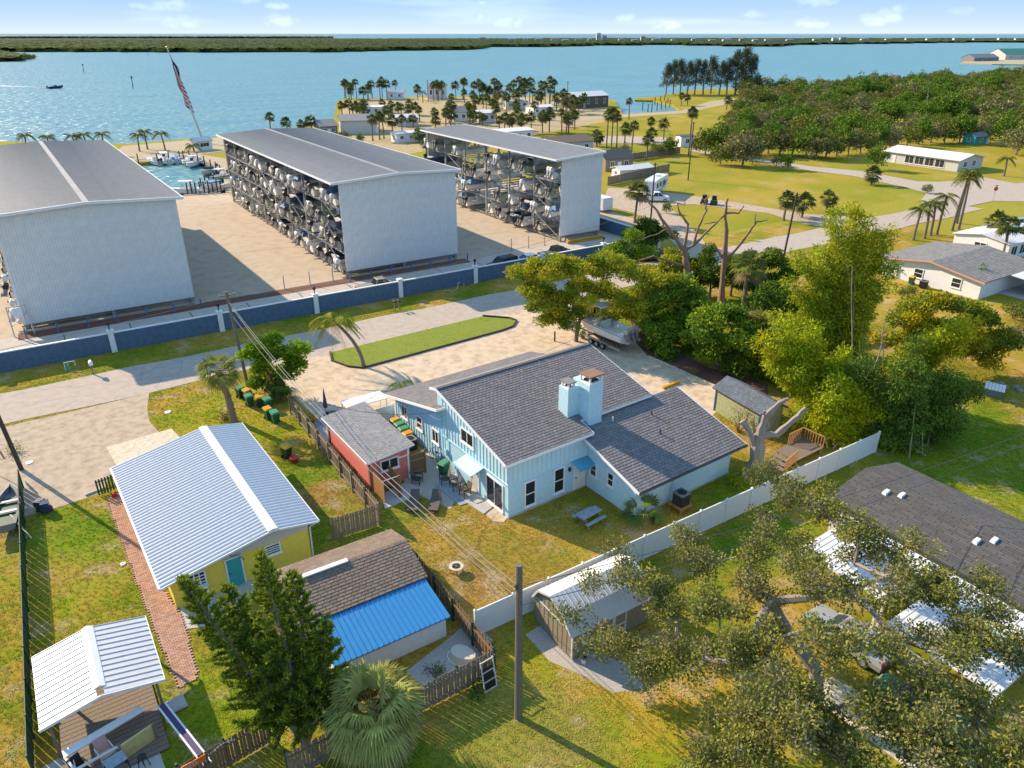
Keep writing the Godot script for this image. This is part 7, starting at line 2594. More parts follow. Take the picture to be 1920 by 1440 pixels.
func make_trees() -> void:
	var oak := [Color(0.2, 0.22, 0.06), Color(0.28, 0.28, 0.06), Color(0.16, 0.18, 0.05), Color(0.25, 0.24, 0.1)]
	var gold := [Color(0.44, 0.39, 0.03), Color(0.38, 0.38, 0.03), Color(0.28, 0.33, 0.03), Color(0.2, 0.27, 0.03)]
	var lush := [Color(0.17, 0.28, 0.03), Color(0.11, 0.19, 0.025), Color(0.25, 0.34, 0.03)]
	var deep := [Color(0.1, 0.17, 0.025), Color(0.07, 0.125, 0.02), Color(0.16, 0.23, 0.03)]
	var palmc := Color(0.22, 0.25, 0.05)
	var base := V(25.8, 0, -13.6)
	var o := thing("live_oak", "wide spreading live oak filling the lower right", "tree", base)
	var tips := [V(19.06, 2.6, -21.21), V(21.68, 4, -22.34), V(21.78, 4.6, -20.49), V(24.55, 5, -21.09), V(22.02, 5.6, -17.25), V(25.11, 6, -17.81), V(28.5, 6, -19.7), V(33.93, 5.6, -22.42), V(32, 6.4, -19.08), V(31.52, 6.6, -16.81), V(31.7, 6.6, -15.13), V(31.19, 6.4, -13.35), V(31.55, 6, -11.88), V(26.61, 7.4, -12.77), V(25.95, 7.2, -14.71), V(22.32, 6.5, -13.99), V(21.13, 5, -15.05), V(20.65, 3.8, -17.71), V(19.62, 3, -18.51), V(22.34, 7.8, -11.39), V(24.91, 7.4, -10.21), V(27.67, 6.6, -9.37), V(33.32, 5.6, -10), V(30.46, 6, -7.92), V(25.76, 7, -6.99), V(23.65, 7.4, -7.94), V(22.02, 7.2, -9.19), V(20.36, 5.4, -9.91), V(20.64, 5, -12.33), V(19.09, 4, -12.18), V(18, 3.2, -12.75), V(20.9, 6, -8.61), V(22.26, 6.6, -6.93), V(24.14, 7, -5.61), V(20.68, 7, -11.45), V(30.14, 6.4, -10.22)]
	broad_tree(o, base, base + V(0.4, 2.6, -0.3), more_tips(tips, 4, V(1.6, 0.7, 1.6)), 0.42, 0.9, 480, 0.17, 0.095, oak, "bark_grey")
	base = V(45.72, 0, -58.41)
	o = thing("flat_topped_tree", "golden green flat topped tree over the shell driveway", "tree", base)
	tips = [V(41.55, 5.72, -61.09), V(41.76, 7.74, -60.96), V(43.6, 8.59, -59.77), V(45.69, 8.31, -58.43), V(47.77, 8.59, -57.1), V(49.89, 7.85, -55.74), V(51.82, 6.88, -54.5), V(42.51, 3.95, -60.47), V(44.39, 4.84, -59.27), V(46.72, 5.72, -57.77), V(48.86, 5.14, -56.39), V(51.01, 4.84, -55.02), V(52.64, 5.14, -53.97), V(43.97, 2.45, -59.54), V(45.38, 3.36, -58.63), V(48.81, 2.63, -58.81), V(52.45, 1.96, -57.66)]
	broad_tree(o, base, base + V(0.2, 2.6, 0.3), more_tips(tips, 5, V(2.0, 0.6, 2.0)), 0.24, 1.05, 480, 0.27, 0.15, gold, "bark")
	base = V(14.29, 0, -62.44)
	o = thing("round_bush", "round bright green bush tree beside the road pole", "tree", base)
	tips = [V(13.46, 4.75, -62.98), V(14.74, 5.52, -62.16), V(16.04, 4.75, -61.32), V(16.25, 2.94, -61.19), V(15.18, 2.41, -61.87), V(13.6, 2.68, -62.89), V(14.16, 3.98, -62.53), V(15.76, 3.98, -61.5), V(13.06, 1.62, -63.24), V(14.62, 1.08, -62.23)]
	broad_tree(o, base, base + V(0, 1.2, 0), more_tips(tips, 1, V(0.7, 0.5, 0.7)), 0.16, 0.85, 560, 0.28, 0.15, [Color(0.2, 0.34, 0.02), Color(0.27, 0.4, 0.025), Color(0.13, 0.22, 0.02)], "bark")
	var spots := [[V(55.57, 0, -57.84), [V(53.59, 3.19, -59.11), V(55.55, 4.13, -57.86), V(57.14, 2.88, -56.83), V(55.21, 1.61, -58.08), V(57.01, 1.29, -56.92), V(57.53, 4.44, -56.59)], "leafy green tree behind the large trailered boat"],
		[V(54.4, 0, -51.94), [V(52.59, 5.1, -53.1), V(54.15, 5.97, -52.1), V(55.47, 4.22, -51.25), V(53.47, 2.74, -52.54), V(55.23, 1.53, -51.4), V(52.57, 2.13, -53.12)], "bright green tree at the foot of the tall bare trunk"],
		[V(53.29, 0, -45.19), [V(51.75, 4.53, -46.18), V(52.94, 5.62, -45.42), V(54.57, 4.53, -44.37), V(55.42, 2.86, -43.83), V(52.62, 2.29, -45.62), V(54.25, 1.44, -44.57), V(51.57, 1.73, -46.3)], "big leafed green tree right of the mulch bed"],
		[V(68.43, 0, -60.72), [V(66.37, 4.14, -62.05), V(67.96, 4.81, -61.02), V(70.04, 3.46, -59.69), V(67.11, 2.09, -61.57), V(69.38, 1.74, -60.11)], "green tree between the two bare trunks"],
		[V(69.93, 0, -76.49), [V(67.87, 2.71, -77.82), V(69.68, 4.24, -76.66), V(71.06, 2.33, -75.77), V(68.9, 1.17, -77.15)], "round green shrub tree against the navy wall end"],
		[V(74.63, 0, -56.74), [V(73.28, 4.14, -57.61), V(74.58, 4.81, -56.78), V(75.9, 3.12, -55.93), V(74.37, 2.09, -56.91), V(72.97, 2.09, -57.81)], "dark green tree behind the shaggy fan palm"],
		[V(76.36, 0, -82.59), [V(75.83, 2.89, -82.93), V(77.48, 3.7, -81.87), V(78.96, 2.07, -80.92), V(77.31, 1.25, -81.98)], "dark bush at the corner of the navy wall"],
		[V(55.25, 0, -49.64), [V(54.02, 3.29, -50.43), V(55.35, 3.87, -49.57), V(56.22, 2.11, -49.01), V(54.64, 1.51, -50.03)], "glossy green bush below the first bare trunk"],
		[V(54.75, 0, -42.74), [V(53.71, 3.38, -43.4), V(55.29, 2.82, -42.39), V(55.02, 1.42, -42.57), V(53.74, 1.14, -43.38)], "leafy bush between fan palm and mulch bed"],
		[V(63.19, 0, -47.2), [V(61.71, 4.25, -48.15), V(63.29, 4.84, -47.13), V(64.24, 3.06, -46.52), V(62.65, 2.45, -47.55), V(62.35, 0.93, -47.74)], "tall green tree behind the yellowish fan palm"],
		[V(71.48, 0, -60), [V(71.35, 3.83, -60.09), V(72.67, 4.51, -59.24), V(73.47, 2.45, -58.73), V(71.86, 1.76, -59.76)], "green tree just right of the second bare trunk"],
		[V(64.2, 0, -63.44), [V(62.55, 3.46, -64.5), V(63.86, 4.47, -63.66), V(65.32, 3.46, -62.72), V(64.35, 1.74, -63.34), V(62.39, 1.74, -64.6)], "yellow-green tree left of the first bare trunk"],
		[V(67.75, 0, -48.03), [V(66.75, 3.76, -48.68), V(68.32, 3.14, -47.67), V(68.08, 1.27, -47.82), V(66.83, 1.27, -48.63)], "low dark tree at the left edge of the bamboo"],
		[V(50.75, 0, -52.53), [V(50.82, 2.09, -51.63), V(51.77, 1.8, -51.02), V(51.39, 0.6, -51.26)], "low bush at the near end of the hedge by the outboards"],
		[V(55.83, 0, -39.16), [V(54.62, 2.76, -39.93), V(55.8, 3.3, -39.17), V(56.52, 1.11, -38.71), V(55.25, 1.11, -39.52)], "bush in front of the bamboo by the green shed"]]
	var pick := 0
	for s in spots:
		o = thing("hedge_tree", s[2], "tree", s[0], 0.0, "trees of the side hedge")
		var cols: Array = [lush, lush, lush, deep, lush, deep, deep, lush, lush, deep, lush, gold, deep, lush, gold][pick]
		broad_tree(o, s[0], s[0] + V(0, 1.3, 0), more_tips(s[1], 2, V(1.3, 0.8, 1.3)), 0.18, 1.25, 520, 0.34, 0.2, cols, "bark")
		pick += 1
	base = V(58.7, 0, -54.83)
	var P := [V(58.09, 7.14, -55.23), V(57.64, 8.91, -55.51), V(56.54, 10.65, -56.22), V(55.36, 12.36, -56.98), V(54.71, 13.49, -57.39), V(54.05, 14.15, -57.82), V(54.93, 8.32, -57.25), V(52.78, 7.61, -58.63), V(58.46, 9.5, -54.98), V(59.74, 11.23, -54.16), V(60.79, 12.65, -53.49), V(58.36, 10.65, -55.05), V(57.78, 11.8, -55.42), V(56.97, 12.93, -55.94), V(56.65, 14.04, -56.15), V(58.76, 11.51, -54.79), V(59.31, 13.21, -54.44), V(59.07, 14.32, -54.6), V(59.39, 14.87, -54.39), V(55.82, 11.23, -56.68), V(55, 10.65, -57.2), V(53.36, 10.08, -58.26), V(57.38, 13.76, -55.68), V(57.31, 14.59, -55.73)]
	bare_tree("pollarded_tree", "tall bare red-brown trunk with many cut limbs", base, [[[base, P[0], P[1]], 0.42, 0.3], [[P[1], P[2], P[3], P[4], P[5]], 0.22, 0.08], [[P[0], P[6], P[7]], 0.16, 0.05], [[P[1], P[8], P[9], P[10]], 0.2, 0.08], [[P[8], P[15], P[16], P[17], P[18]], 0.15, 0.05], [[P[1], P[12], P[13], P[14]], 0.18, 0.06], [[P[3], P[19], P[20], P[21]], 0.1, 0.03], [[P[14], P[22], P[23]], 0.07, 0.03]], "bark_red")
	base = V(65.85, 0, -56.55)
	P = [V(65.63, 6.21, -56.69), V(65.45, 9.95, -56.8), V(65.15, 11.76, -56.99), V(65.12, 13.07, -57.02), V(67.05, 8.41, -55.78), V(67.68, 9.64, -55.37), V(68.3, 10.86, -54.97), V(69.29, 11.04, -54.34), V(66.42, 11.76, -56.18), V(66.82, 12.66, -55.92), V(68.08, 10.56, -55.11), V(68.09, 11.76, -55.11), V(64.37, 8.41, -57.49), V(63.13, 7.35, -58.29), V(64.49, 10.86, -57.42), V(63.24, 10.56, -58.22), V(65.28, 13.43, -56.91)]
	bare_tree("pollarded_tree", "tall bare trunk with thick side limb, right of the pair", base, [[[base, P[0], P[1]], 0.36, 0.26], [[P[1], P[2], P[3], P[16]], 0.2, 0.09], [[P[0], P[4], P[5], P[6], P[7]], 0.2, 0.06], [[P[2], P[8], P[9]], 0.14, 0.07], [[P[6], P[10], P[11]], 0.1, 0.05], [[P[0], P[12], P[13]], 0.12, 0.05], [[P[2], P[14], P[15]], 0.12, 0.04]], "bark_red")
	base = V(40.61, 0, -29.74)
	P = [V(40.64, 2, -29.72), V(40.62, 3.58, -29.73), V(40.75, 5.12, -29.65), V(41.48, 6.2, -29.18), V(41.96, 6.5, -28.87), V(41.6, 3.58, -29.1), V(42.56, 4.9, -28.48), V(43.15, 5.77, -28.11), V(39.72, 4.24, -30.31), V(39.34, 4.68, -30.55), V(41.02, 4.24, -29.47), V(40.6, 5.55, -29.74)]
	bare_tree("dead_stump", "thick grey dead tree with two broken limbs beside the house", base, [[[base, P[0], P[1]], 0.62, 0.42], [[P[1], P[2], P[3], P[4]], 0.3, 0.14], [[P[1], P[5], P[6], P[7]], 0.28, 0.2], [[P[0], P[8], P[9]], 0.3, 0.16], [[base + V(0.5, 0, 0.2), P[0] + V(0.25, 0, 0.1), P[1]], 0.3, 0.16], [[base + V(-0.45, 0, 0.3), P[0] + V(-0.3, 0.2, 0.1), P[1]], 0.28, 0.14], [[base + V(0.1, 0, -0.5), P[0] + V(0.1, 0.1, -0.3), P[1]], 0.3, 0.16], [[base + V(0.0, 0, 0.6), P[0] + V(0.0, -0.3, 0.35), P[1]], 0.26, 0.12], [[P[1], P[10], P[11]], 0.2, 0.06], [[P[5], P[5] + V(0.5, 0.6, 0.2)], 0.12, 0.05], [[P[2], P[2] + V(-0.5, 0.5, 0.1)], 0.1, 0.04]], "deadwood")
	shrub("dry_shrub", "dry brown-green shrub growing on the dead stump", V(44.98, 0, -35.03), 1.2, 2.4, 420, 0.16, 0.06, [Color(0.14, 0.16, 0.05), Color(0.25, 0.2, 0.1)])
	shrub("fern_clump", "bright yellow-green fern beside the white fence", V(38.47, 0, -29.48), 0.9, 0.8, 260, 0.3, 0.09, [Color(0.25, 0.33, 0.02)])
	var bam := [Color(0.36, 0.4, 0.025), Color(0.28, 0.34, 0.025), Color(0.44, 0.42, 0.025)]
	bamboo("bamboo_clump", "tall yellow-green bamboo with plumes above the green shed", V(58.7, 0, -34.59), [V(53.87, 9.28, -37.69), V(54.56, 11.2, -37.25), V(54.98, 13.53, -36.98), V(56.08, 14.89, -36.27), V(56.57, 16.44, -35.96), V(58.7, 14.89, -34.59), V(58.73, 12.6, -34.57), V(55.83, 11.67, -36.43), V(57.13, 13.07, -35.6), V(54.94, 7.31, -37), V(53.64, 5.29, -37.84), V(58.38, 10.25, -34.8), V(56.79, 9.28, -35.81), V(53.34, 13.07, -38.03), V(52.71, 7.81, -38.44), V(57.79, 15.78, -35.17), V(55, 15.78, -36.96)], bam, 75, 2.0)
	bamboo("bamboo_clump", "bright yellow bamboo bending over the green shed", V(51.77, 0, -31.77), [V(47.4, 5.92, -34.57), V(47.94, 7.32, -34.22), V(49.09, 6.85, -33.49), V(50.61, 6.39, -32.51), V(51.99, 6.85, -31.63), V(49.54, 8.7, -33.2), V(51.56, 4.96, -31.9), V(48.99, 4.96, -33.55), V(47.76, 8.7, -34.34)], [Color(0.44, 0.44, 0.02), Color(0.34, 0.4, 0.02)], 80, 1.6)
	bamboo("bamboo_clump", "rounded yellow-green bamboo just behind the white fence", V(49.99, 0, -29.7), [V(48.6, 4.35, -30.59), V(49.47, 5.51, -30.03), V(50.6, 5.05, -29.31), V(51.23, 3.41, -28.9), V(50.16, 3.41, -29.59), V(48.53, 2.45, -30.64), V(51.2, 1.48, -28.92)], [Color(0.42, 0.45, 0.02), Color(0.32, 0.39, 0.02)], 85, 1.2)
	bamboo("bamboo_clump", "dark green bamboo mass at the end of the white fence", V(55.1, 0, -26.42), [V(51.8, 6.2, -28.54), V(53.11, 6.65, -27.7), V(54.41, 7.1, -26.86), V(55.99, 6.2, -25.85), V(57.43, 4.35, -24.92), V(58.21, 2.45, -24.43), V(56.67, 2.93, -25.41), V(54.25, 4.35, -26.96), V(53.1, 2.93, -27.7), V(52.64, 1.48, -28), V(55.79, 1.97, -25.97), V(57.7, 1.48, -24.75)], [Color(0.13, 0.2, 0.03), Color(0.18, 0.26, 0.04)], 85, 2.2, 1.1)
	bamboo("bamboo_clump", "golden bamboo plume arching right over the lawn", V(56.63, 0, -29.77), [V(57.31, 6.45, -29.34), V(58.59, 7.4, -28.52), V(60.26, 8.09, -27.44), V(56.84, 5.01, -29.64), V(61.2, 8.79, -26.84), V(58.14, 5.98, -28.81)], [Color(0.46, 0.42, 0.02), Color(0.38, 0.4, 0.02)], 90, 1.2)
	base = V(69.91, 0, -33.01)
	o = thing("broad_tree", "broad golden green tree right of the bamboo thicket", "tree", base)
	tips = [V(66.43, 5.55, -35.24), V(67.97, 6.35, -34.25), V(69.55, 6.88, -33.24), V(71.29, 6.62, -32.12), V(73.23, 5.55, -30.87), V(74.47, 3.93, -30.08), V(74.36, 2.55, -30.15), V(72.45, 3.38, -31.38), V(70.49, 4.47, -32.63), V(67.92, 4.47, -34.28), V(67.28, 3.38, -34.7), V(73.19, 1.99, -30.9)]
	broad_tree(o, base, base + V(0, 1.6, 0), more_tips(tips, 2, V(1.6, 0.7, 1.6)), 0.25, 1.2, 560, 0.32, 0.16, [Color(0.44, 0.36, 0.02), Color(0.3, 0.31, 0.03), Color(0.17, 0.22, 0.03)], "bark")
	bare_tree("dead_snag", "short broken grey snag in the lawn behind the bamboo", V(77.44, 0, -40.28), [[[V(77.44, 0, -40.28), V(76.98, 2.37, -40.57)], 0.3, 0.22], [[V(77.1, 1.75, -40.5), V(77.35, 2.25, -40.34)], 0.12, 0.06]], "deadwood")
	bare_tree("dead_branches", "tangle of pale dead branches inside the bamboo", V(54.62, 0, -29.94), [[[V(54.62, 0, -29.94), V(54.3, 4, -30.14), V(54.53, 7.78, -29.99), V(54.34, 9.82, -30.12)], 0.08, 0.03], [[V(54.34, 2.03, -30.12), V(54.53, 7.78, -29.99), V(55.12, 4.96, -29.62)], 0.05, 0.03], [[V(54.28, 3.02, -30.15), V(53.41, 5.92, -30.71), V(52.99, 7.78, -30.99)], 0.05, 0.02], [[V(54.31, 3.51, -30.14), V(56.6, 5.44, -28.66)], 0.04, 0.02], [[V(52.87, 5.44, -31.06), V(51.45, 13.94, -31.97)], 0.05, 0.03]], "deadwood")
	fan_palm("large shaggy fan palm in the bottom foreground", V(7.4, 0, -23.0), 2.9, 2.5, 90, 22, Color(0.36, 0.35, 0.1), 0.24, Vector3.ZERO, "", true, 0.045, 0.3)
	fan_palm("fan palm with thick booted trunk in the yellow grass", V(9.97, 0, -59.73), 5.01, 2.0, 46, 14, palmc, 0.26, V(-0.5, 0, 0.2))
	fan_palm("low fan palm beside the air conditioner on its wooden stand", V(29.91, 0, -30.06), 0.7, 1.7, 26, 14, Color(0.14, 0.2, 0.05), 0.16)
	fan_palm("fan palm crowded against the round bush by the road", V(14.81, 0, -61.72), 1.4, 1.9, 30, 14, Color(0.11, 0.14, 0.05), 0.2)
	fan_palm("shaggy fan palm with dead skirt in the hedge", V(65.88, 0, -53.29), 6.38, 2.4, 60, 14, Color(0.18, 0.22, 0.05), 0.25, Vector3.ZERO, "", true, 0.05, 0.5)
	fan_palm("leaning yellowish fan palm left of the bamboo", V(56.19, 0, -43.33), 4.53, 2.1, 50, 14, Color(0.36, 0.32, 0.07), 0.22, Vector3.ZERO, "", true, 0.05, 0.4)
	feather_palm("coconut palm leaning over the grass island", V(23.78, 0, -64.44), 4.98, 3.2, 20, 30, Color(0.28, 0.29, 0.04), V(21.97, 4.98, -65.6) - V(24.15, 4.98, -64.21), "", 1.1, 0.17)
	feather_palm("small feather palm beside the front canopy of the blue house", V(24.5, 0, -57.21), 0.9, 1.6, 12, 16, Color(0.18, 0.24, 0.03), Vector3.ZERO, "", 0.9, 0.1)
	var nb := V(4.76, 0, -25.14)
	norfolk_pine("dark norfolk pine with three leaning tops, lower left", nb, [[V(4.51, 10.06, -26.49) - nb, V(4.75, 1.93, -25.15) - nb, 0.16, 2.1], [V(1.54, 9.21, -27.81) - nb, V(4.02, 1.76, -25.62) - nb, 0.14, 2.0], [V(5.75, 8.23, -26.88) - nb, V(5.27, 1.93, -24.82) - nb, 0.13, 2.1], [V(3.14, 7.65, -28.32) - nb, V(4.23, 1.76, -25.49) - nb, 0.12, 1.9], [V(6.31, 6.62, -24.86) - nb, V(5.45, 1.76, -24.7) - nb, 0.1, 1.6]])
	shrub("bed_shrub", "low dark shrub at the foot of the booted fan palm", V(9.58, 0, -60.55), 0.9, 0.7, 260, 0.16, 0.07, [Color(0.1, 0.12, 0.04)])
	shrub("fence_shrub", "low green shrub against the wooden fence corner", V(13.01, 0, -23.5), 0.7, 0.6, 300, 0.13, 0.07, [Color(0.08, 0.17, 0.03), Color(0.12, 0.22, 0.03)])
	shrub("gravel_shrub", "small green plant in the gravel behind the grey-brown fence", V(11.75, 0, -25.73), 0.6, 0.4, 200, 0.14, 0.06, [Color(0.07, 0.14, 0.04)])
	shrub("lot_weed", "yellow-green weeds beside the left utility pole", V(-6.07, 0, -63.69), 1.2, 0.5, 260, 0.18, 0.06, [Color(0.2, 0.26, 0.03)])
	shrub("mulch_plant", "spiky little plant in the mulch bed", V(49.99, 0, -45.35), 0.6, 0.6, 120, 0.3, 0.06, [Color(0.2, 0.2, 0.06)])
	shrub("patio_plant", "reddish potted plant beside the front patio chairs", V(15.31, 0, -55.17), 0.5, 0.9, 160, 0.2, 0.08, [Color(0.25, 0.06, 0.05), Color(0.08, 0.14, 0.03)])
	shrub("driveway_shoot", "small leafy shoot at the foot of the flat topped tree", V(46.78, 0, -58.65), 0.5, 1.0, 120, 0.24, 0.12, [Color(0.12, 0.22, 0.03)])
	scatter_grass()

func cottage(called: String, label: String, a: Vector2, b: Vector2, dp: float, he: float, hr: float, wall: String, roof: String, wins := 3, cat := "house", along := true) -> Node3D:
	var d := b - a
	var l := d.length()
	var o := thing(called, label, cat, V(a.x, 0, a.y), atan2(-d.y, d.x))
	var pts := gable_house(o, 0, l, -dp, 0, he, hr, wall, along, 0.35)
	for p in pts:
		roof_slope(o, p[0], p[1], p[2], p[3], roof, 0.1)
	for k in wins:
		window(o, V(l * (k + 0.5) / wins, he * 0.55, 0.0), 0, minf(1.1, l / wins * 0.5), he * 0.36, 2, 1)
	window(o, V(0.0, he * 0.55, -dp * 0.5), -PI / 2, 1.0, he * 0.36, 2, 1)
	door(o, V(l * 0.5 / maxf(wins, 1) + l / maxf(wins, 1) * 0.5, 0.05, 0.0), 0, 0.85, minf(2.0, he * 0.85), "white")
	return o

func make_far_things() -> void:
	cottage("camp_house", "small white house with green-grey roof on the palm point", Vector2(163.66, -372.36), Vector2(170.54, -367.95), 7, 3.2, 4.4, "white", "galv", 2)
	cottage("camp_house", "tall white house behind the coconut palm on the point", Vector2(181.08, -361.18), Vector2(188.64, -356.33), 9, 6.0, 7.4, "white", "grey_roof", 3)
	var o := cottage("metal_hall", "long beige metal hall with solar panels left of the right barn", Vector2(90.57, -245.73), Vector2(101.84, -241.94), 14, 4.2, 5.6, "cream", "mid_grey", 0, "hall")
	for k in 6:
		var st := Mesher.new()
		st.plate(V(1 + k * 1.9, 4.9, -3.4), V(2.8 + k * 1.9, 4.9, -3.4), V(2.8 + k * 1.9, 5.55, -6.6), V(1 + k * 1.9, 5.55, -6.6), 0.06)
		put(o, "solar_panel", st.mesh(), M.solar)
	cottage("camp_house", "grey gabled house behind the middle barn roof", Vector2(83.46, -245.25), Vector2(89.16, -244.94), 9, 3.0, 4.6, "mid_grey", "grey_roof", 2)
	cottage("camp_house", "long white roofed trailer home among the left palms", Vector2(123.16, -303.42), Vector2(133.73, -299.3), 6, 2.9, 3.4, "white", "white_roof", 4)
	cottage("camp_house", "pale trailer home beside the palm with forked trunk", Vector2(115.34, -255.64), Vector2(123.27, -254.58), 7, 3.0, 3.9, "cream", "white_roof", 3)
	cottage("camp_house", "white gabled cottage in the middle of the palm park", Vector2(140.74, -260.47), Vector2(146.11, -259.28), 8, 3.4, 5.2, "white", "grey_roof", 2)
	cottage("camp_house", "white trailer home right of the gabled cottage", Vector2(147.04, -252), Vector2(153.06, -250.33), 7, 3.4, 4.2, "white", "white_roof", 3)
	cottage("camp_house", "low white home behind the park palms, middle right", Vector2(184.78, -292.19), Vector2(194.14, -289.23), 7, 3.4, 4.4, "white", "white_roof", 3)
	cottage("camp_house", "white flat roofed home right of the dense palms", Vector2(180.23, -264.15), Vector2(189.63, -263.41), 7, 3.0, 3.6, "white", "white_roof", 3)
	cottage("shore_house", "brown and white shore house with wide pale roof", Vector2(212.11, -277.7), Vector2(230.91, -278.3), 10, 5.0, 6.6, "brown_roof", "white_roof", 4)
	cottage("camp_house", "white trailer home with pale roof just behind the right barn", Vector2(122.6, -200.01), Vector2(136.43, -200.09), 8, 3.0, 3.5, "white", "white_roof", 4)
	cottage("camp_house", "house with brown roof just behind the right barn", Vector2(122.9, -171.03), Vector2(136.24, -169.74), 9, 3.0, 4.2, "cream", "brown_roof", 3)
	cottage("camp_house", "pale roofed trailer left of the right barn", Vector2(97.25, -216.28), Vector2(107.03, -215.91), 5, 2.7, 3.1, "white", "white_roof", 3)
	cottage("dark_roof_house", "tan house with dark gable roof right of the right barn", Vector2(117.53, -141.37), Vector2(125.12, -140.19), 6, 3.0, 4.6, "tan", "dark_roof", 2)
	cottage("white_shed", "white shed with pale roof behind the board fence", Vector2(114.31, -132.23), Vector2(118.13, -131.43), 4, 1.9, 2.5, "white", "white_roof", 0, "shed")
	cottage("white_shed", "second white shed behind the board fence, further right", Vector2(119.12, -131.63), Vector2(124.11, -131.84), 4, 1.9, 2.5, "white", "white_roof", 0, "shed")
	board_fence("board_fence", "grey board fence behind the travel trailer", Vector2(106.56, -127.02), Vector2(130.54, -133.03), 1.9, "fence_wood", 0.3)
	board_fence("board_fence", "dark fence below the leafy shrubs beyond the trailer", Vector2(132.76, -151.25), Vector2(154.01, -153.44), 1.8, "fence_wood", 0.4)
	cottage("kiosk", "small white kiosk beside the camp road", Vector2(163.3, -162.72), Vector2(167.29, -161.5), 3.5, 3.0, 3.3, "white", "dark_roof", 1, "kiosk")
	o = thing("long_white_house", "long low house with white roof at the edge of the wood", "house", V(188.6, 0, -95.4), 0.0)
	for p in gable_house(o, 0, 11.0, -19.0, 0, 2.7, 3.7, "cream", false, 0.5):
		roof_slope(o, p[0], p[1], p[2], p[3], "white_roof", 0.12)
	for k in 4:
		window(o, V(0, 1.4, -4.5 - k * 2.6), -PI / 2, 2.2, 1.7, 2, 1, "trim", "screen")
	window(o, V(3.0, 1.5, 0), 0, 1.4, 1.2, 2, 1)
	window(o, V(7.0, 1.5, 0), 0, 1.4, 1.2, 2, 1)
	door(o, V(0, 0.05, -16.5), -PI / 2, 0.9, 2.0, "white")
	cottage("teal_shed", "small teal and white shed beside the dark wood", Vector2(240.5, -118.63), Vector2(246.17, -117.8), 4, 2.4, 3.4, "teal", "mid_grey", 1, "shed")
	o = thing("grey_gable_house", "white house with broad grey roof and pink fascia at the right", "house", V(96.3, 0, -42.3), 0.0)
	rect_bare(0, -13, 14, 0, Vector2(96.3, -42.3))
	for p in gable_house(o, 0, 13.0, -13.2, 0, 2.5, 3.4, "white", true, 0.6):
		shingled(o, p[0], p[1], p[2], p[3], Color(0.3, 0.29, 0.28), 0.3, 0.6, "grey_roof")
	var st := Mesher.new()
	st.bar(V(-0.62, 2.3, 0.6), V(-0.62, 3.4, -6.6), 0.06, 0.2)
	st.bar(V(-0.62, 3.4, -6.6), V(-0.62, 2.3, -13.8), 0.06, 0.2)
	put(o, "fascia", st.mesh(), M.pink_trim)
	window(o, V(0, 1.4, -3.0), -PI / 2, 1.1, 1.1, 1, 2)
	window(o, V(0, 1.4, -8.0), -PI / 2, 1.1, 1.1, 1, 2)
	st = Mesher.new()
	st.plate(V(5.5, 2.2, 4.2), V(13.5, 2.2, 4.2), V(13.5, 2.5, 0.4), V(5.5, 2.5, 0.4), 0.08)
	put(o, "porch_roof", st.mesh(), M.white_roof)
	for k in 4:
		window(o, V(6.6 + k * 2.0, 1.15, 4.0), 0, 1.7, 1.9, 2, 1, "trim", "screen")
	for k in 5:
		st = Mesher.new()
		st.span(V(5.55 + k * 1.95, 0, 3.9), V(5.65 + k * 1.95, 2.2, 4.0))
		put(o, "post", st.mesh(), M.white)
	st = Mesher.new()
	st.span(V(4.8, 0, 0.1), V(13.5, 0.12, 5.6))
	put(o, "porch_floor", st.mesh(), M.concrete)
	wheelie_bin("bin_green", "lid_yellow", "yellow lidded bin at the corner of the white grey roofed house", V(95.34, 0, -50.45), -1.5)
	condenser("grey air conditioner beside the white grey roofed house", V(95.12, 0, -48.7), 0.2, 0.1)
	o = thing("cottage_wing", "white cottage with dark windows at the right edge", "house", V(117.36, 0, -49.29), 0.0)
	for p in gable_house(o, 0, 12, -8, 0, 2.5, 3.2, "white", true, 0.3):
		roof_slope(o, p[0], p[1], p[2], p[3], "white_roof", 0.1)
	for k in 2:
		window(o, V(1.6 + k * 2.6, 1.3, 0), 0, 1.6, 1.4, 2, 1)
	window(o, V(0, 1.3, -4.0), -PI / 2, 1.6, 1.2, 2, 1)
	make_car("parked_car", "silver car on the lawn at the right edge", "sedan", "silver", V(142.07, 0, -59.39), 1.2)
	make_car("parked_car", "dark car parked behind the hedge beside the side road", "sedan", "paint_black", V(74.24, 0, -77.64), 0.9)
	make_car("parked_suv", "silver car under the live oak beside the white carport", "sedan", "silver", V(31.6, 0, -15.5), 0.05)
	make_car("parked_suv", "dark green suv under the live oak branches", "suv", "bin_dark", V(29.8, 0, -10.5), 0.05)
	o = thing("travel_trailer", "white travel trailer with grey swoosh on the dirt lot", "caravan", V(105.64, 0, -111.06), 0.55)
	st = Mesher.new()
	st.prism([Vector2(0, 0.7), Vector2(8.8, 0.7), Vector2(9.6, 1.3), Vector2(9.4, 3.3), Vector2(9.0, 3.5), Vector2(0.3, 3.5), Vector2(0, 3.2)], -2.4, 0)
	put(o, "body", st.mesh(), M.paint_white)
	st = Mesher.new()
	st.prism([Vector2(4.0, 1.0), Vector2(7.5, 1.6), Vector2(8.8, 2.6), Vector2(6.2, 2.2)], 0.0, 0.02)
	st.prism([Vector2(0.1, 0.9), Vector2(5.0, 0.9), Vector2(4.0, 1.25), Vector2(0.1, 1.2)], 0.0, 0.02)
	put(o, "swoosh_print", st.mesh(), M.mid_grey)
	for x in [1.2, 3.4, 6.0]:
		window(o, V(x, 2.4, 0.0), 0, 0.9, 0.6, 1, 1, "dark_grey")
	door(o, V(4.8, 0.85, 0.0), 0, 0.65, 1.9, "silver")
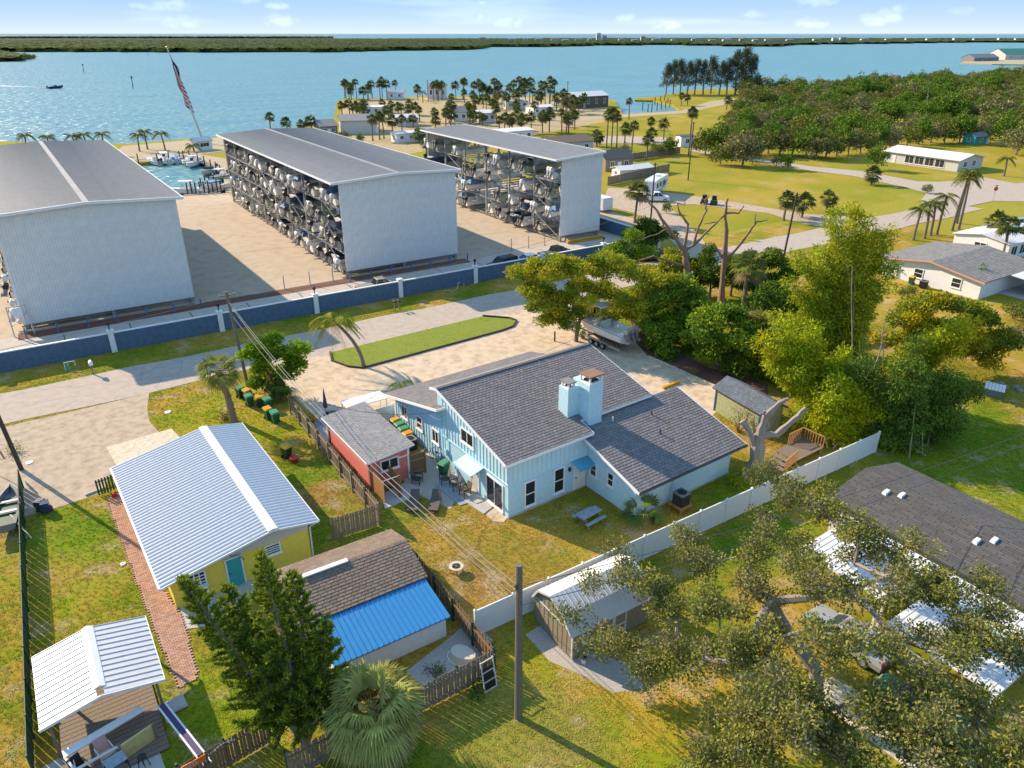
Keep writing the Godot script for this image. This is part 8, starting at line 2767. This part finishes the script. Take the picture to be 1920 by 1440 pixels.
	for x in [3.9, 4.8]:
		wheel(o, V(0, 0.36, 0), 1.0)
		var wl: Node3D = o.get_child(o.get_child_count() - 1)
		wl.position = V(x, 0.36, -0.1)
		wl.rotation.y = PI / 2
	st = Mesher.new()
	st.box(V(5.5, 3.62, -1.2), V(1.0, 0.26, 0.8))
	put(o, "roof_unit", st.mesh(), M.white)
	make_car("pickup_truck", "white pickup in front of the travel trailer", "pickup", "paint_white", V(103.83, 0, -109.09), -2.2)
	o = thing("box_trailer", "white box trailer behind the navy wall corner", "trailer", V(88.05, 0, -106.04), 0.0)
	st = Mesher.new()
	st.span(V(0, 0.5, -4.6), V(2.3, 2.7, 0))
	put(o, "box", st.mesh(), M.paint_white)
	st = Mesher.new()
	st.bar(V(1.15, 0.5, 0), V(1.15, 0.5, 1.4), 0.12)
	put(o, "tow_bar", st.mesh(), M.dark_grey)
	wheel(o, V(0.1, 0.36, -2.3))
	wheel(o, V(2.2, 0.36, -2.3))
	for q in [[V(110.17, 0, -102), "dark machine beside the travel trailer, left"], [V(111, 0, -100.27), "green utility machine at the end of the dirt lot"]]:
		o = thing("yard_machine", q[1], "machine", q[0], 0.6)
		st = Mesher.new()
		st.span(V(-0.9, 0.35, -0.5), V(0.9, 1.0, 0.5))
		put(o, "body", st.mesh(), M.dark_green if q[1].begins_with("green") else M.dark_grey)
		st = Mesher.new()
		st.span(V(-0.2, 1.0, -0.4), V(0.5, 1.7, 0.4))
		put(o, "cab", st.mesh(), M.black)
		for x in [-0.6, 0.6]:
			for z in [-0.5, 0.5]:
				var wl := put(o, "wheel", wheel_mesh, M.rubber, V(x, 0.33, z), PI / 2)
				wl.scale = V(0.9, 0.9, 0.9)
	o = thing("stop_sign", "red octagonal stop sign at the street corner", "sign", V(159.83, 0, -72.53))
	st = Mesher.new()
	st.cyl(Vector3.ZERO, V(0, 2.2, 0), 0.05, -1, 6)
	put(o, "post", st.mesh(), M.galv)
	st = Mesher.new()
	var oct := []
	for k in 8:
		oct.append(Vector2(cos(TAU * (k + 0.5) / 8) * 0.42, 2.5 + sin(TAU * (k + 0.5) / 8) * 0.42))
	st.prism(oct, -0.02, 0.02)
	var face := put(o, "sign_face", st.mesh(), M.red, Vector3.ZERO, -0.6)
	var t := TextMesh.new()
	var fnt := SystemFont.new()
	fnt.font_names = ["Droid Sans"]
	t.font = fnt
	t.text = "STOP"
	t.font_size = 24
	t.pixel_size = 0.008
	t.depth = 0.01
	put(face, "lettering", t, M.white, V(0, 2.5, 0.03))
	st = Mesher.new()
	st.span(V(-0.5, 3.0, -0.02), V(0.5, 3.2, 0.02))
	put(o, "street_name_plate", st.mesh(), M.bin_green)
	pole("utility_pole", "leaning dark utility pole at the side road junction", V(89.47, 0, -66.53), 9.94, "dark_pole", 0.16, 0.6, V(0.8, 0, 0))
	pole("utility_pole", "dark utility pole behind the travel trailer", V(126.03, 0, -122.27), 12.63, "dark_pole", 0.15, 0.5)
	pole("utility_pole", "dark utility pole in front of the white pickup", V(88.31, 0, -93.44), 10.7, "dark_pole", 0.15, 0.5)
	pole("utility_pole", "grey utility pole beside the long white roofed house", V(214.08, 0, -127.46), 7.35, "pole_wood", 0.2, 0.8)
	pole("utility_pole", "thin pole among the park palms", V(192.95, 0, -258.61), 12.83, "dark_pole", 0.16, 0.5)
	pole("utility_pole", "thin pole beside the tall white park house", V(175.08, 0, -349.34), 9.76, "dark_pole", 0.16, 0.5)
	o = thing("flagpole", "very tall flagpole with a limp striped flag at the marina", "flagpole", V(47.51, 0, -248.21))
	var fh := 26.37
	var lean := V(46.55, 26.37, -248.82) - V(51.5, 26.37, -245.65)
	st = Mesher.new()
	st.tube([Vector3.ZERO, V(0, fh / 2, 0) + lean * 0.5, V(0, fh, 0) + lean], [0.35, 0.28, 0.16], 10)
	put(o, "pole", st.mesh(), M.silver)
	st = Mesher.new()
	st.tube([V(0, fh, 0) + lean, V(0, fh + 0.3, 0) + lean, V(0, fh + 0.6, 0) + lean], [0.1, 0.4, 0.1], 8)
	put(o, "gold_ball", st.mesh(), M.lid_yellow)
	var fl := Node3D.new()
	fl.name = "cloth"
	o.add_child(fl)
	fl.position = V(0.2, fh - 1.0, 0) + lean * 0.97
	fl.rotation.y = -0.6
	striped_flag(fl, 12.0, 9.0, true)
	o = thing("harbour_hut", "small white dock hut at the foot of the flagpole", "hut", V(42.45, 0, -231.21), 0.3)
	for p in gable_house(o, 0, 4.5, -3.5, 0, 2.6, 3.4, "white", true, 0.4):
		roof_slope(o, p[0], p[1], p[2], p[3], "galv", 0.1)
	window(o, V(2.2, 1.5, 0), 0, 2.6, 1.0, 3, 1)
	marina_berths()
	far_palms()
	woods()
	far_town()

func marina_berths() -> void:
	var bl := [[Vector2(28.73, -219.1), 0.2, 0], [Vector2(31.54, -219.46), 0.1, 1], [Vector2(34.16, -219.98), 0.0, 3], [Vector2(36.53, -208.83), 2.6, 1], [Vector2(36.1, -213.3), 2.7, 0], [Vector2(37.39, -194.66), 2.5, 2], [Vector2(37.45, -184.06), 2.4, 4], [Vector2(27.61, -171.88), 1.2, 1], [Vector2(33.26, -169.68), -1.0, 5]]
	for k in bl.size():
		berth_boat(bl[k][2], "%s moored boat round the marina basin, counted from the left" % ORD[k], V(bl[k][0].x, -0.95, bl[k][0].y), bl[k][1], "boats moored in the basin", 1.15)
	var docks := [[Vector2(24.98, -222.59), Vector2(38.22, -224.22), 2.0, "long grey dock along the far side of the basin"], [Vector2(38.39, -222.95), Vector2(40.07, -191.11), 1.8, "grey dock along the right side of the basin"], [Vector2(26.17, -165.97), Vector2(33.66, -163.84), 1.6, "short dock at the near end of the basin"]]
	for q in docks:
		var a: Vector2 = q[0]
		var b: Vector2 = q[1]
		var o := thing("dock", q[3], "dock", V(a.x, 0, a.y), atan2(-(b - a).y, (b - a).x))
		var l := (b - a).length()
		var n := int(l / 0.8)
		var st := Mesher.new()
		st.span(V(0, -0.04, -q[2] / 2), V(0.74, 0.06, q[2] / 2))
		var pm := st.mesh()
		for k in n:
			put(o, "plank", pm, M.deck_wood, V(k * 0.8, R.randf() * 0.01, 0))
		st = Mesher.new()
		for z in [-q[2] / 2 + 0.2, q[2] / 2 - 0.2]:
			st.span(V(0, -0.2, z - 0.08), V(l, -0.05, z + 0.08))
		put(o, "stringer", st.mesh(), M.timber)
	var piles := [Vector2(29.21, -215.61), Vector2(32.1, -215.86), Vector2(34.81, -216.27), Vector2(37.52, -217.83), Vector2(38.06, -209.93), Vector2(38.31, -203.64), Vector2(38.54, -197.65), Vector2(38.55, -192.08), Vector2(38.35, -186.9), Vector2(27.28, -167.94), Vector2(28.15, -168.06), Vector2(28.66, -166.38), Vector2(29.78, -167.7), Vector2(30.28, -166.01), Vector2(31.29, -166.73), Vector2(31.91, -165.64), Vector2(33.08, -166.97), Vector2(33.46, -165.33), Vector2(31.02, -172.57), Vector2(32.07, -173.35), Vector2(32.85, -172.85), Vector2(34.22, -174.97), Vector2(35.64, -215.74), Vector2(24.75, -216.4)]
	for k in piles.size():
		var o := thing("mooring_pile", "%s mooring pile of the marina basin in the row as listed round it" % ORD[k] if false else "%s mooring pile of the marina basin, counted from the far left" % ORD[k], "pile", V(piles[k].x, -1.0, piles[k].y), 0.0, "mooring piles in the basin")
		var st := Mesher.new()
		st.tube([Vector3.ZERO, V(0, 3.2, 0)], [0.16, 0.14], 7)
		put(o, "shaft", st.mesh(), M.timber)
		st = Mesher.new()
		st.cyl(V(0, 3.2, 0), V(0, 3.4, 0), 0.18, 0.04, 7)
		put(o, "cap", st.mesh(), M.white if k % 3 == 0 else M.timber)
	var pp := [Vector2(238.83, -263.64), Vector2(235.59, -256.56), Vector2(236.97, -255.67), Vector2(244.26, -260.16), Vector2(249.57, -263.08), Vector2(255.04, -266.09), Vector2(260.67, -269.2), Vector2(265.04, -284.11), Vector2(271.59, -287.38), Vector2(277.9, -291.05), Vector2(268.13, -278.47)]
	for k in pp.size():
		var o := thing("dock_pile", "%s dark pile in the small boat basin by the casuarinas" % ORD[k], "pile", V(pp[k].x, -1.0, pp[k].y), 0.0, "piles in the small basin")
		var st := Mesher.new()
		st.tube([Vector3.ZERO, V(0, 3.4, 0)], [0.22, 0.2], 7)
		put(o, "shaft", st.mesh(), M.timber)
		st = Mesher.new()
		st.cyl(V(0, 3.4, 0), V(0, 3.5, 0), 0.24, 0.1, 7)
		put(o, "cap", st.mesh(), M.timber)
	for q in [[V(63.35, 0, -804.01), 7.0, "channel marker post in the bay, furthest left"], [V(68.52, 0, -548.3), 7.0, "tall channel marker post in the bay near the flag"], [V(206.01, 0, -1624.75), 8.0, "channel marker post before the mangrove island"], [V(201.2, 0, -1361.74), 8.0, "small channel marker post left of the flag top"]]:
		var o := thing("channel_marker", q[2], "marker", q[0] - V(0, 1, 0), 0.0, "channel markers")
		var st := Mesher.new()
		st.tube([Vector3.ZERO, V(0.3, q[1], 0)], [0.25, 0.2], 7)
		put(o, "pile", st.mesh(), M.timber)
		st = Mesher.new()
		st.box(V(0.3, q[1] - 0.4, 0.25), V(1.1, 1.1, 0.08))
		put(o, "sign_plate", st.mesh(), M.dark_green)
	berth_boat(7, "dark motorboat speeding across the bay on the left", V(27.57, 0, -574.59) - V(0, 1.0, 0), -1.2, "boats under way", 1.3)
	var w0 := Vector2(26.05, -578.66)
	var w1 := Vector2(-1.47, -625.64)
	var st := Mesher.new()
	st.hexa([V(w0.x, -0.86, w0.y + 1.2), V(w0.x, -0.86, w0.y - 1.2), V(w1.x, -0.86, w1.y - 4.0), V(w1.x, -0.86, w1.y + 4.0)], [V(w0.x - 1, -0.6, w0.y + 0.5), V(w0.x - 1, -0.6, w0.y - 0.5), V(w1.x, -0.82, w1.y - 2.0), V(w1.x, -0.82, w1.y + 2.0)])
	metas(put(self, "boat_wake", st.mesh(), M.white), "white foam wake trailing the dark motorboat", "wake", "", "stuff")

func far_palms() -> void:
	var col := Color(0.11, 0.135, 0.04)
	var kinds := []
	var groups := [
		["row of palms along the far shore", [[147.06, -387.11, 7.38], [150.38, -380.89, 8.07], [150.76, -372.67, 4.49], [158.38, -379.84, 6.88], [165.64, -383.56, 8.53], [163.44, -372.51, 7.07], [180.29, -353.72, 6.96], [181.87, -352.7, 7.7], [189.76, -347.64, 6.96], [195.97, -351.62, 8.32], [185.57, -331.47, 4.8], [193.19, -330.23, 8.9], [191.18, -324.28, 7.12], [196.69, -327.99, 5.31], [200.62, -325.46, 7.71], [185.12, -301.27, 4.94], [183.23, -290.17, 5.46], [195.88, -307.41, 7.6], [198.88, -308.86, 9.49], [200.98, -307.52, 10.86], [203.29, -306.03, 9.95], [189.75, -292.05, 6.19], [193.14, -289.87, 7.95], [195.74, -288.21, 7.51], [195.04, -282.59, 5.68], [208.19, -299.51, 9.2], [206.66, -293.87, 9.07], [211.52, -297.36, 11.01], [213.61, -296.02, 9.88], [200.84, -281.88, 8.11], [198.82, -274.26, 5.17], [204.29, -276.65, 6.98], [193.92, -260.66, 4.77], [199.1, -262.76, 5.46], [211.97, -271.72, 4.81], [198.39, -257.78, 4.98]]],
		["palms in the middle of the park", [[114.21, -306.54, 3.9], [116.26, -300.07, 3.65], [115.42, -290.69, 3.36], [123.29, -306, 3.95], [133.58, -310.41, 3.84], [131.31, -295.56, 4.3], [130.08, -286.17, 4], [123.4, -262.85, 4.84], [130, -267.36, 4.38], [133.23, -260.86, 3.77], [123.73, -242.47, 2.83], [129.96, -246.25, 5.03], [152.78, -284.4, 6.98], [140.23, -260.8, 5.89], [150.98, -267.86, 4.34], [142.37, -250.67, 3.36], [150.45, -261.09, 4.27], [143.56, -245.68, 3.13], [160.18, -261.96, 5.32], [152.59, -248.43, 4.7], [139.27, -225.04, 3.63], [140.8, -224.06, 4.48], [167.08, -257.53, 4.93], [143.23, -217.12, 4.92], [145.95, -215.38, 4.92], [149.12, -213.34, 4.92], [163.09, -229.02, 5.09], [156.34, -212.27, 6.16], [156.53, -208.59, 5.09]]],
		["palms left of the right barn", [[92.92, -224.97, 6.28], [95.77, -226.19, 6.97], [97.97, -227.89, 6.09], [100.39, -226.33, 5.45], [111.32, -242.99, 3.97], [103, -212.59, 2.48], [89.53, -181.14, 4.32], [70.94, -258.33, 5.51], [75.7, -255.28, 3.85], [79.57, -252.79, 3.18], [82.54, -250.88, 4.01]]],
		["palms round the camp road", [[143.55, -172.74, 9.08], [143.31, -170.28, 9.57], [147.48, -172.88, 8.14], [155.62, -178.81, 4.02], [144.7, -163.07, 7.13], [144.03, -177.8, 2.72], [186.08, -200.54, 2.81], [164.02, -176.34, 2.51], [170.87, -177.97, 4.77], [153.14, -149.28, 11.25], [189.91, -185.4, 6.39], [201.93, -230.38, 6.61], [264.53, -237.98, 3.94], [263.05, -264.29, 4.17], [265.55, -262.68, 3.47], [87.91, -96.99, 5.36], [138.33, -149.82, 5.12]]],
		["palms on the side road lawn", [[111.63, -84.21, 3.49], [116.13, -83.83, 2.68], [124.08, -84.52, 2.47], [156.24, -96.63, 2.3], [117.49, -49.88, 5.04], [124.54, -54.64, 3.68], [124.89, -51.43, 2.07]]]]
	var first := true
	for k in 3:
		var o := fan_palm("", Vector3.ZERO, 6.0, 2.1 + 0.15 * k, 46, 8, col, 0.2, V(0.3 * (k - 1), 0, 0.2), "", false, 0.12)
		kinds.append(o)
	var used_kind := [false, false, false]
	for g in groups:
		var i := 0
		var pl: Array = g[1].duplicate()
		if g[0].begins_with("row") or g[0].begins_with("palms in"):
			for p in g[1]:
				if pl.size() < 60:
					pl.append([p[0] + R.randf_range(-9, 9), p[1] + R.randf_range(-7, 7), p[2] * R.randf_range(0.75, 1.1)])
			pl.sort_custom(func(a: Array, b: Array) -> bool: return atan2(a[0], -a[1]) < atan2(b[0], -b[1]))
		for p in pl:
			var k := (i * 7 + int(p[0] * 3)) % 3
			if k < 0:
				k += 3
			var label := "fan palm, %s from the left of the %s" % [nth(i), g[0]]
			var s: float = clampf(p[2] / 6.0, 0.35, 2.2)
			var o: Node3D = kinds[k]
			if used_kind[k]:
				o = copy(kinds[k], "fan_palm", label, V(p[0], 0, p[1]), i * 2.1, 1.0, g[0])
			else:
				used_kind[k] = true
				o.position = V(p[0], 0, p[1])
				metas(o, label, "palm", g[0])
			var tr: Node3D = o.get_child(0)
			var cr: Node3D = o.get_child(1)
			tr.scale = V(1, s, 1)
			cr.position.y = 6.0 * s
			var cs := 1.15 if g[0].begins_with("row") else 1.0
			cr.scale = V(cs, cs, cs) * (1.0 + 0.15 * sin(i * 2.7))
			i += 1
	var fk := feather_palm("", Vector3.ZERO, 6.0, 3.0, 15, 14, Color(0.15, 0.17, 0.03), V(0.4, 0, 0), "", 1.0, 0.2, 0.12)
	var fg := [["coconut palms along the marina shore", [[1.44, -249, 5.19], [6.76, -245.59, 4.77], [12.94, -241.62, 5.05], [15.54, -239.95, 5.46], [19.38, -237.49, 5.6], [28.25, -239.08, 4.61], [30.85, -242.48, 4.98], [34.73, -237.43, 4.79], [41.21, -230.76, 1.74], [147.17, -382.95, 6.07], [153.86, -374.64, 3.77], [170.04, -345.09, 4.83]]],
		["tall feather palms on the street corner", [[117.79, -63.69, 4.88], [120.3, -63.3, 5.42], [123.16, -63.97, 5.33], [124.4, -63.6, 6.45], [129.47, -63.83, 8.73], [135.53, -66.42, 8.33], [131.14, -63.66, 9.54], [192.27, -86.37, 4.1]]]]
	var one := true
	for g in fg:
		var i := 0
		for p in g[1]:
			var label := "feather palm, %s from the left of the %s" % [ORD[i], g[0]]
			var o := fk
			if one:
				one = false
				o.position = V(p[0], 0, p[1])
				metas(o, label, "palm", g[0])
			else:
				o = copy(fk, "feather_palm", label, V(p[0], 0, p[1]), i * 1.3, 1.0, g[0])
			var s: float = p[2] / 6.0
			o.get_child(0).scale = V(1, s, 1)
			o.get_child(1).position.y = 6.0 * s
			var cs: float = 1.0 if g[0].begins_with("coco") else 0.85
			o.get_child(1).scale = V(cs, cs, cs)
			i += 1

var far_tree_list := []
func far_trees() -> Array:
	if far_tree_list.is_empty():
		far_tree_list = [crown_tree_mesh(8.0, 3.6, 60, 0.6, Color(0.1, 0.14, 0.03), Color(0.22, 0.23, 0.05)), crown_tree_mesh(7.0, 3.2, 52, 0.55, Color(0.17, 0.17, 0.07), Color(0.27, 0.25, 0.11)), crown_tree_mesh(8.5, 3.0, 56, 0.65, Color(0.08, 0.16, 0.025), Color(0.19, 0.27, 0.035))]
	return far_tree_list

func nth(i: int) -> String:
	var tens := ["", "", "twenty", "thirty", "forty", "fifty", "sixty"]
	return ORD[i] if i < 40 else tens[(i + 1) / 10] + ("-" + ORD[i % 10] if (i + 1) % 10 else "th")

func crown_tree_mesh(h: float, r: float, n: int, l: float, col: Color, light: Color) -> Array:
	var wood := Mesher.new()
	wood.tube([Vector3.ZERO, V(0.1, h * 0.3, 0), V(0, h * 0.55, 0.1)], [0.22, 0.18, 0.1], 6)
	var st := Mesher.new(true)
	for k in n:
		var t := R.randf() * TAU
		var q := sqrt(R.randf()) * r
		var y := h * (0.2 + 0.72 * R.randf() * (1.0 - 0.5 * q / r))
		var p := V(cos(t) * q, y, sin(t) * q)
		if k < 7:
			wood.bar(V(0, h * 0.4, 0), p, 0.1)
		clump(st, p, r * 0.3, 26, l, l * 0.5, col.lerp(light, R.randf()), 0.3)
	return [wood.mesh(), st.mesh()]

func woods() -> void:
	var cas := [[303.44, -317.32, 15.51], [309.66, -318.01, 16.96], [315.73, -318.88, 17.38], [313.25, -311.03, 16.56], [319.55, -311.66, 17.49], [323.51, -309.12, 16.96], [329.96, -309.74, 18.97], [327.96, -301.58, 16.56], [334.39, -302.13, 18.02], [338.35, -299.59, 21.7], [344.93, -300.13, 23.21], [341.69, -292.77, 19.7]]
	var proto: Node3D = null
	var i := 0
	for p in cas:
		var label := "grey-green casuarina, %s from the left of the row by the bay" % ORD[i]
		if proto == null:
			proto = thing("casuarina", label, "tree", V(p[0], 0, p[1]), 0.0, "casuarinas by the bay")
			var wood := Mesher.new()
			wood.tube([Vector3.ZERO, V(0.3, 6, 0), V(0.2, 14, 0.2)], [0.4, 0.3, 0.06], 7)
			var st := Mesher.new(true)
			for k in 70:
				var u := 0.22 + 0.78 * R.randf()
				var d := rand_dir()
				var e := V(0.2, 14 * u, 0) + V(d.x, 0.5, d.z) * (2.9 * (1.15 - u) + 0.5)
				wood.bar(V(0.2, 14 * u - 0.8, 0), e, 0.05)
				clump(st, e, 0.95, 34, 0.75, 0.2, Color(0.085, 0.1, 0.05), 0.3, 1.0, 0.5)
			put(proto, "trunk", wood.mesh(), M.bark_grey)
			put(proto, "crown", st.mesh(), M.leaf_far)
			proto.scale = Vector3.ONE * (p[2] / 14.5)
		else:
			copy(proto, "casuarina", label, V(p[0], 0, p[1]), i * 1.7, p[2] / 14.5, "casuarinas by the bay")
		i += 1
	var meshes := far_trees()
	var edge := [[158.4, -148.24, 8.08], [159.76, -145.03, 9.23], [152.85, -130.11, 11.23], [168.95, -139.12, 8.29], [174.6, -140.22, 8.84], [175.71, -137.13, 8.63], [176.92, -134.01, 7.88], [176.99, -129.4, 8.69], [177.56, -126.81, 8.35], [181.33, -126.62, 8.29], [187.1, -127.47, 8.56], [191.54, -126.96, 8.08], [196.07, -126.44, 8.42], [202.82, -127, 8.43], [207.83, -126.3, 8.64], [220.28, -127.49, 7.45], [228.8, -128.95, 7.32], [234.27, -128.31, 7.69], [237.7, -126.11, 8.29], [241.53, -123.65, 8.89], [247.87, -122.51, 8.37], [257.27, -122.5, 8.99], [244.13, -112.18, 9.35], [230.5, -101.95, 9.72], [239.69, -102.09, 10.62], [205.09, -175.66, 8.38], [215.6, -177.87, 8.43], [214.8, -187.85, 6.21]]
	var protos := [null, null, null]
	i = 0
	for p in edge:
		var k := (i * 5) % 3
		var label := "leafy tree, %s from the left along the front edge of the wood" % ORD[i]
		if protos[k] == null:
			var o := thing("wood_edge_tree", label, "tree", V(p[0], 0, p[1]), 0.0, "trees at the front edge of the wood")
			put(o, "trunk", meshes[k][0], M.bark_grey)
			put(o, "crown", meshes[k][1], M.leaf_far)
			o.scale = Vector3.ONE * clampf(p[2] / 7.5, 0.7, 1.8)
			protos[k] = o
		else:
			copy(protos[k], "wood_edge_tree", label, V(p[0], 0, p[1]), i * 1.9, clampf(p[2] / 7.5, 0.7, 1.8), "trees at the front edge of the wood")
		i += 1
	var area := PackedVector2Array([Vector2(185.84, -168.36), Vector2(187.82, -155.26), Vector2(204.75, -141.58), Vector2(239.93, -143.16), Vector2(271.96, -132.73), Vector2(291.72, -100.39), Vector2(360.91, -94.05), Vector2(809.15, -257.2), Vector2(679.06, -310.58), Vector2(520.92, -311.42), Vector2(417.44, -318.21), Vector2(363.5, -313.37), Vector2(281.26, -245.97)])
	var box := Rect2(area[0], Vector2.ZERO)
	for q in area:
		box = box.expand(q)
	var g := RandomNumberGenerator.new()
	g.seed = 12
	var sets := [[], [], []]
	var tries := 0
	while sets[0].size() + sets[1].size() + sets[2].size() < 1500 and tries < 40000:
		tries += 1
		var q := Vector2(g.randf_range(box.position.x, box.end.x), g.randf_range(box.position.y, box.end.y))
		if Geometry2D.is_point_in_polygon(q, area):
			sets[clampi(int(1.5 + lawn_noise.get_noise_2d(q.x * 0.25, q.y * 0.25) * 3.5 + g.randf_range(-0.7, 0.7)), 0, 2)].append(q)
	var nm := ["dark green broadleaf part of the dense coastal wood", "dry grey-green part of the dense coastal wood", "bright green part of the dense coastal wood"]
	for k in 3:
		var mm := MultiMesh.new()
		mm.transform_format = MultiMesh.TRANSFORM_3D
		mm.mesh = meshes[k][1]
		mm.instance_count = sets[k].size()
		for j in sets[k].size():
			var q: Vector2 = sets[k][j]
			var s := g.randf_range(0.55, 1.1) * (1.0 + 0.45 * lawn_noise.get_noise_2d(q.x * 0.5 + 90, q.y * 0.5)) + (0.35 if g.randf() < 0.12 else 0.0)
			mm.set_instance_transform(j, Transform3D(Basis(Vector3.UP, g.randf() * TAU).scaled(V(s * 1.15, s * g.randf_range(0.85, 1.1), s * 1.15)), V(q.x, -0.5, q.y)))
		var o := MultiMeshInstance3D.new()
		o.name = numbered("coastal_wood")
		o.multimesh = mm
		o.material_override = M.leaf_far
		add_child(o)
		metas(o, nm[k], "wood", "", "stuff")
	for k in 26:
		var q: Vector2 = sets[k % 3][k * 7]
		var h := g.randf_range(7.0, 11.0)
		var o := thing("bare_snag", "%s grey leafless tree among those rising from the wood" % ORD[k], "dead tree", V(q.x, 0, q.y), g.randf() * TAU, "leafless trees in the wood")
		var st := Mesher.new()
		st.tube([Vector3.ZERO, V(0.2, h * 0.5, 0), V(0, h, 0.3)], [0.22, 0.16, 0.05], 6)
		put(o, "trunk", st.mesh(), M.deadwood)
		for b in 6:
			var d := rand_dir()
			st = Mesher.new()
			st.bar(V(0.1, h * (0.5 + 0.06 * b), 0), V(d.x * 1.8, h * (0.65 + 0.06 * b), d.z * 1.8), 0.1)
			put(o, "limb", st.mesh(), M.deadwood)
	var singles := [[[[148.07, -133.17, 6.2]][0], "spreading grey-green tree left of the forked tree on the field"], [[[151.55, -128.96, 9.16]][0], "tall pale forked tree on the field"], [[[175.08, -108.11, 6.02]][0], "bright yellow-green tree beside the long white roofed house"], [[[190.21, -116.51, 2.03]][0], "small green tree at the corner of the long white roofed house"], [[[158.65, -124.4, 3.1]][0], "small dark tree in the middle of the field edge"], [[[156.92, -119.77, 4.03]][0], "dark bushy tree beside the field road"], [[[157.29, -84.47, 2.18]][0], "little dark bush near the street corner"], [[[138.3, -158.8, 4.18]][0], "green shrub tree beside the dark fence"], [[[150.11, -153.56, 4.91]][0], "leafy shrub tree at the end of the dark fence"], [[[145.91, -153.92, 4.18]][0], "dense green shrub tree behind the dark fence"], [[[101.11, -113.97, 2.12]][0], "yellow-green bush beside the white box trailer"], [[[98.03, -99.63, 2.15]][0], "small round bush beside the dirt drive"], [[[92.47, -36.21, 2.6]][0], "dark green shrub at the right edge above the lawn"], [[[85.76, -32.71, 2.45]][0], "yellow-green bush at the right edge by the rocks"], [[[99.86, -44.34, 3.2]][0], "yellow flowering bush before the grey roofed house"], [[[89.28, -47.34, 2.09]][0], "pale bare-leaved bush at the grey roofed house wall"], [[[86.31, -232.26, 3.51]][0], "round yellow-green bush behind the middle barn"], [[[87.79, -222.35, 2.79]][0], "low dark bush behind the middle barn"], [[[113.14, -163.84, 3.62]][0], "green shrub seen through the right barn"]]
	i = 0
	for q in singles:
		var p: Array = q[0]
		var k := i % 3
		var sc: float = clampf(p[2] / 7.5, 0.2, 1.6)
		copy(protos[k], "field_tree", q[1], V(p[0], 0, p[1]), i * 1.3, sc, "single trees and bushes")
		i += 1

func far_town() -> void:
	pave("restaurant_point", [Vector2(934.89, -499.8), Vector2(931.17, -462.29), Vector2(961.45, -405.71), Vector2(1397.57, -593.69), Vector2(1320.7, -643.03), Vector2(1110.97, -581)], "sand", 0.1, 1.2, false)
	cottage("pier_restaurant", "large waterside building with pale green roof, far right", Vector2(1101.63, -532.37), Vector2(1211.24, -516.63), 26, 6.0, 13.0, "cream", "lid_green", 5, "restaurant")
	cottage("pier_restaurant", "grey roofed waterside building left of the green roof", Vector2(1004.59, -520.75), Vector2(1050.55, -514.9), 18, 4.0, 8.0, "mid_grey", "mid_grey", 3, "restaurant")
	var g := RandomNumberGenerator.new()
	g.seed = 5
	var xs := [[905, 12], [960, 9], [985, 10], [1010, 8], [1040, 9], [1060, 7], [1085, 8], [1105, 9], [1122, 24], [1133, 18], [1165, 8], [1190, 7], [1205, 15], [1230, 9], [1262, 8], [1300, 9], [1335, 7], [1362, 8], [1390, 9], [1415, 7], [1440, 8], [1480, 7], [1530, 8], [1565, 11], [1580, 12], [1620, 8], [1665, 7], [1700, 9], [1740, 8], [1790, 9], [1830, 8], [1875, 9], [1905, 8]]
	var pts := [Vector2(1717.8, -2901.2), Vector2(1820.29, -2835.4), Vector2(1866.88, -2805.49), Vector2(1979.72, -2871.7), Vector2(1969.37, -2739.69), Vector2(2006.64, -2715.76), Vector2(2053.23, -2685.86), Vector2(2162.85, -2754.13), Vector2(2274.32, -2831.13), Vector2(2296.28, -2817.03), Vector2(2278.52, -2679.88), Vector2(2248.9, -2560.24), Vector2(2355.63, -2630.37), Vector2(2323.44, -2512.39), Vector2(2383.07, -2474.1), Vector2(2453.88, -2428.64), Vector2(2519.11, -2386.77), Vector2(2569.42, -2354.47), Vector2(2621.6, -2320.97), Vector2(2668.19, -2291.06), Vector2(2714.77, -2261.15), Vector2(2885.76, -2290.03), Vector2(3088.93, -2308.16), Vector2(3158.81, -2263.3), Vector2(3188.76, -2244.07), Vector2(3389.97, -2274.46), Vector2(3617.41, -2300.28), Vector2(3692.67, -2251.96), Vector2(3778.67, -2196.75), Vector2(4041.94, -2213.32), Vector2(4131.39, -2155.89), Vector2(4232.02, -2091.29), Vector2(4299.1, -2048.22)]
	for k in xs.size():
		var p: Vector2 = pts[k]
		var w := g.randf_range(14, 34) if xs[k][1] < 14 else 20.0
		var h: float = xs[k][1] * 1.35
		var o := thing("beach_building", "%s pale building from the left along the far beach town" % ORD[k], "building", V(p.x, 0, p.y), -0.57, "far beach town")
		var st := Mesher.new()
		st.span(V(-w / 2, 0, -8), V(w / 2, h, 8))
		put(o, "wall", st.mesh(), M.white if k % 3 else M.cream)
		st = Mesher.new()
		st.hexa([V(-w / 2 - 1, h, 9), V(w / 2 + 1, h, 9), V(w / 2 + 1, h, -9), V(-w / 2 - 1, h, -9)], [V(-w / 2 + 4, h + 3, 0.1), V(w / 2 - 4, h + 3, 0.1), V(w / 2 - 4, h + 3, -0.1), V(-w / 2 + 4, h + 3, -0.1)])
		put(o, "roof", st.mesh(), M.grey_roof if k % 2 else M.terracotta)
		for r in int(h / 5.0) + 1:
			st = Mesher.new()
			st.span(V(-w * 0.4, 1.5 + r * 4.0, 8), V(w * 0.4, 3.2 + r * 4.0, 8.2))
			put(o, "window", st.mesh(), M.glass)
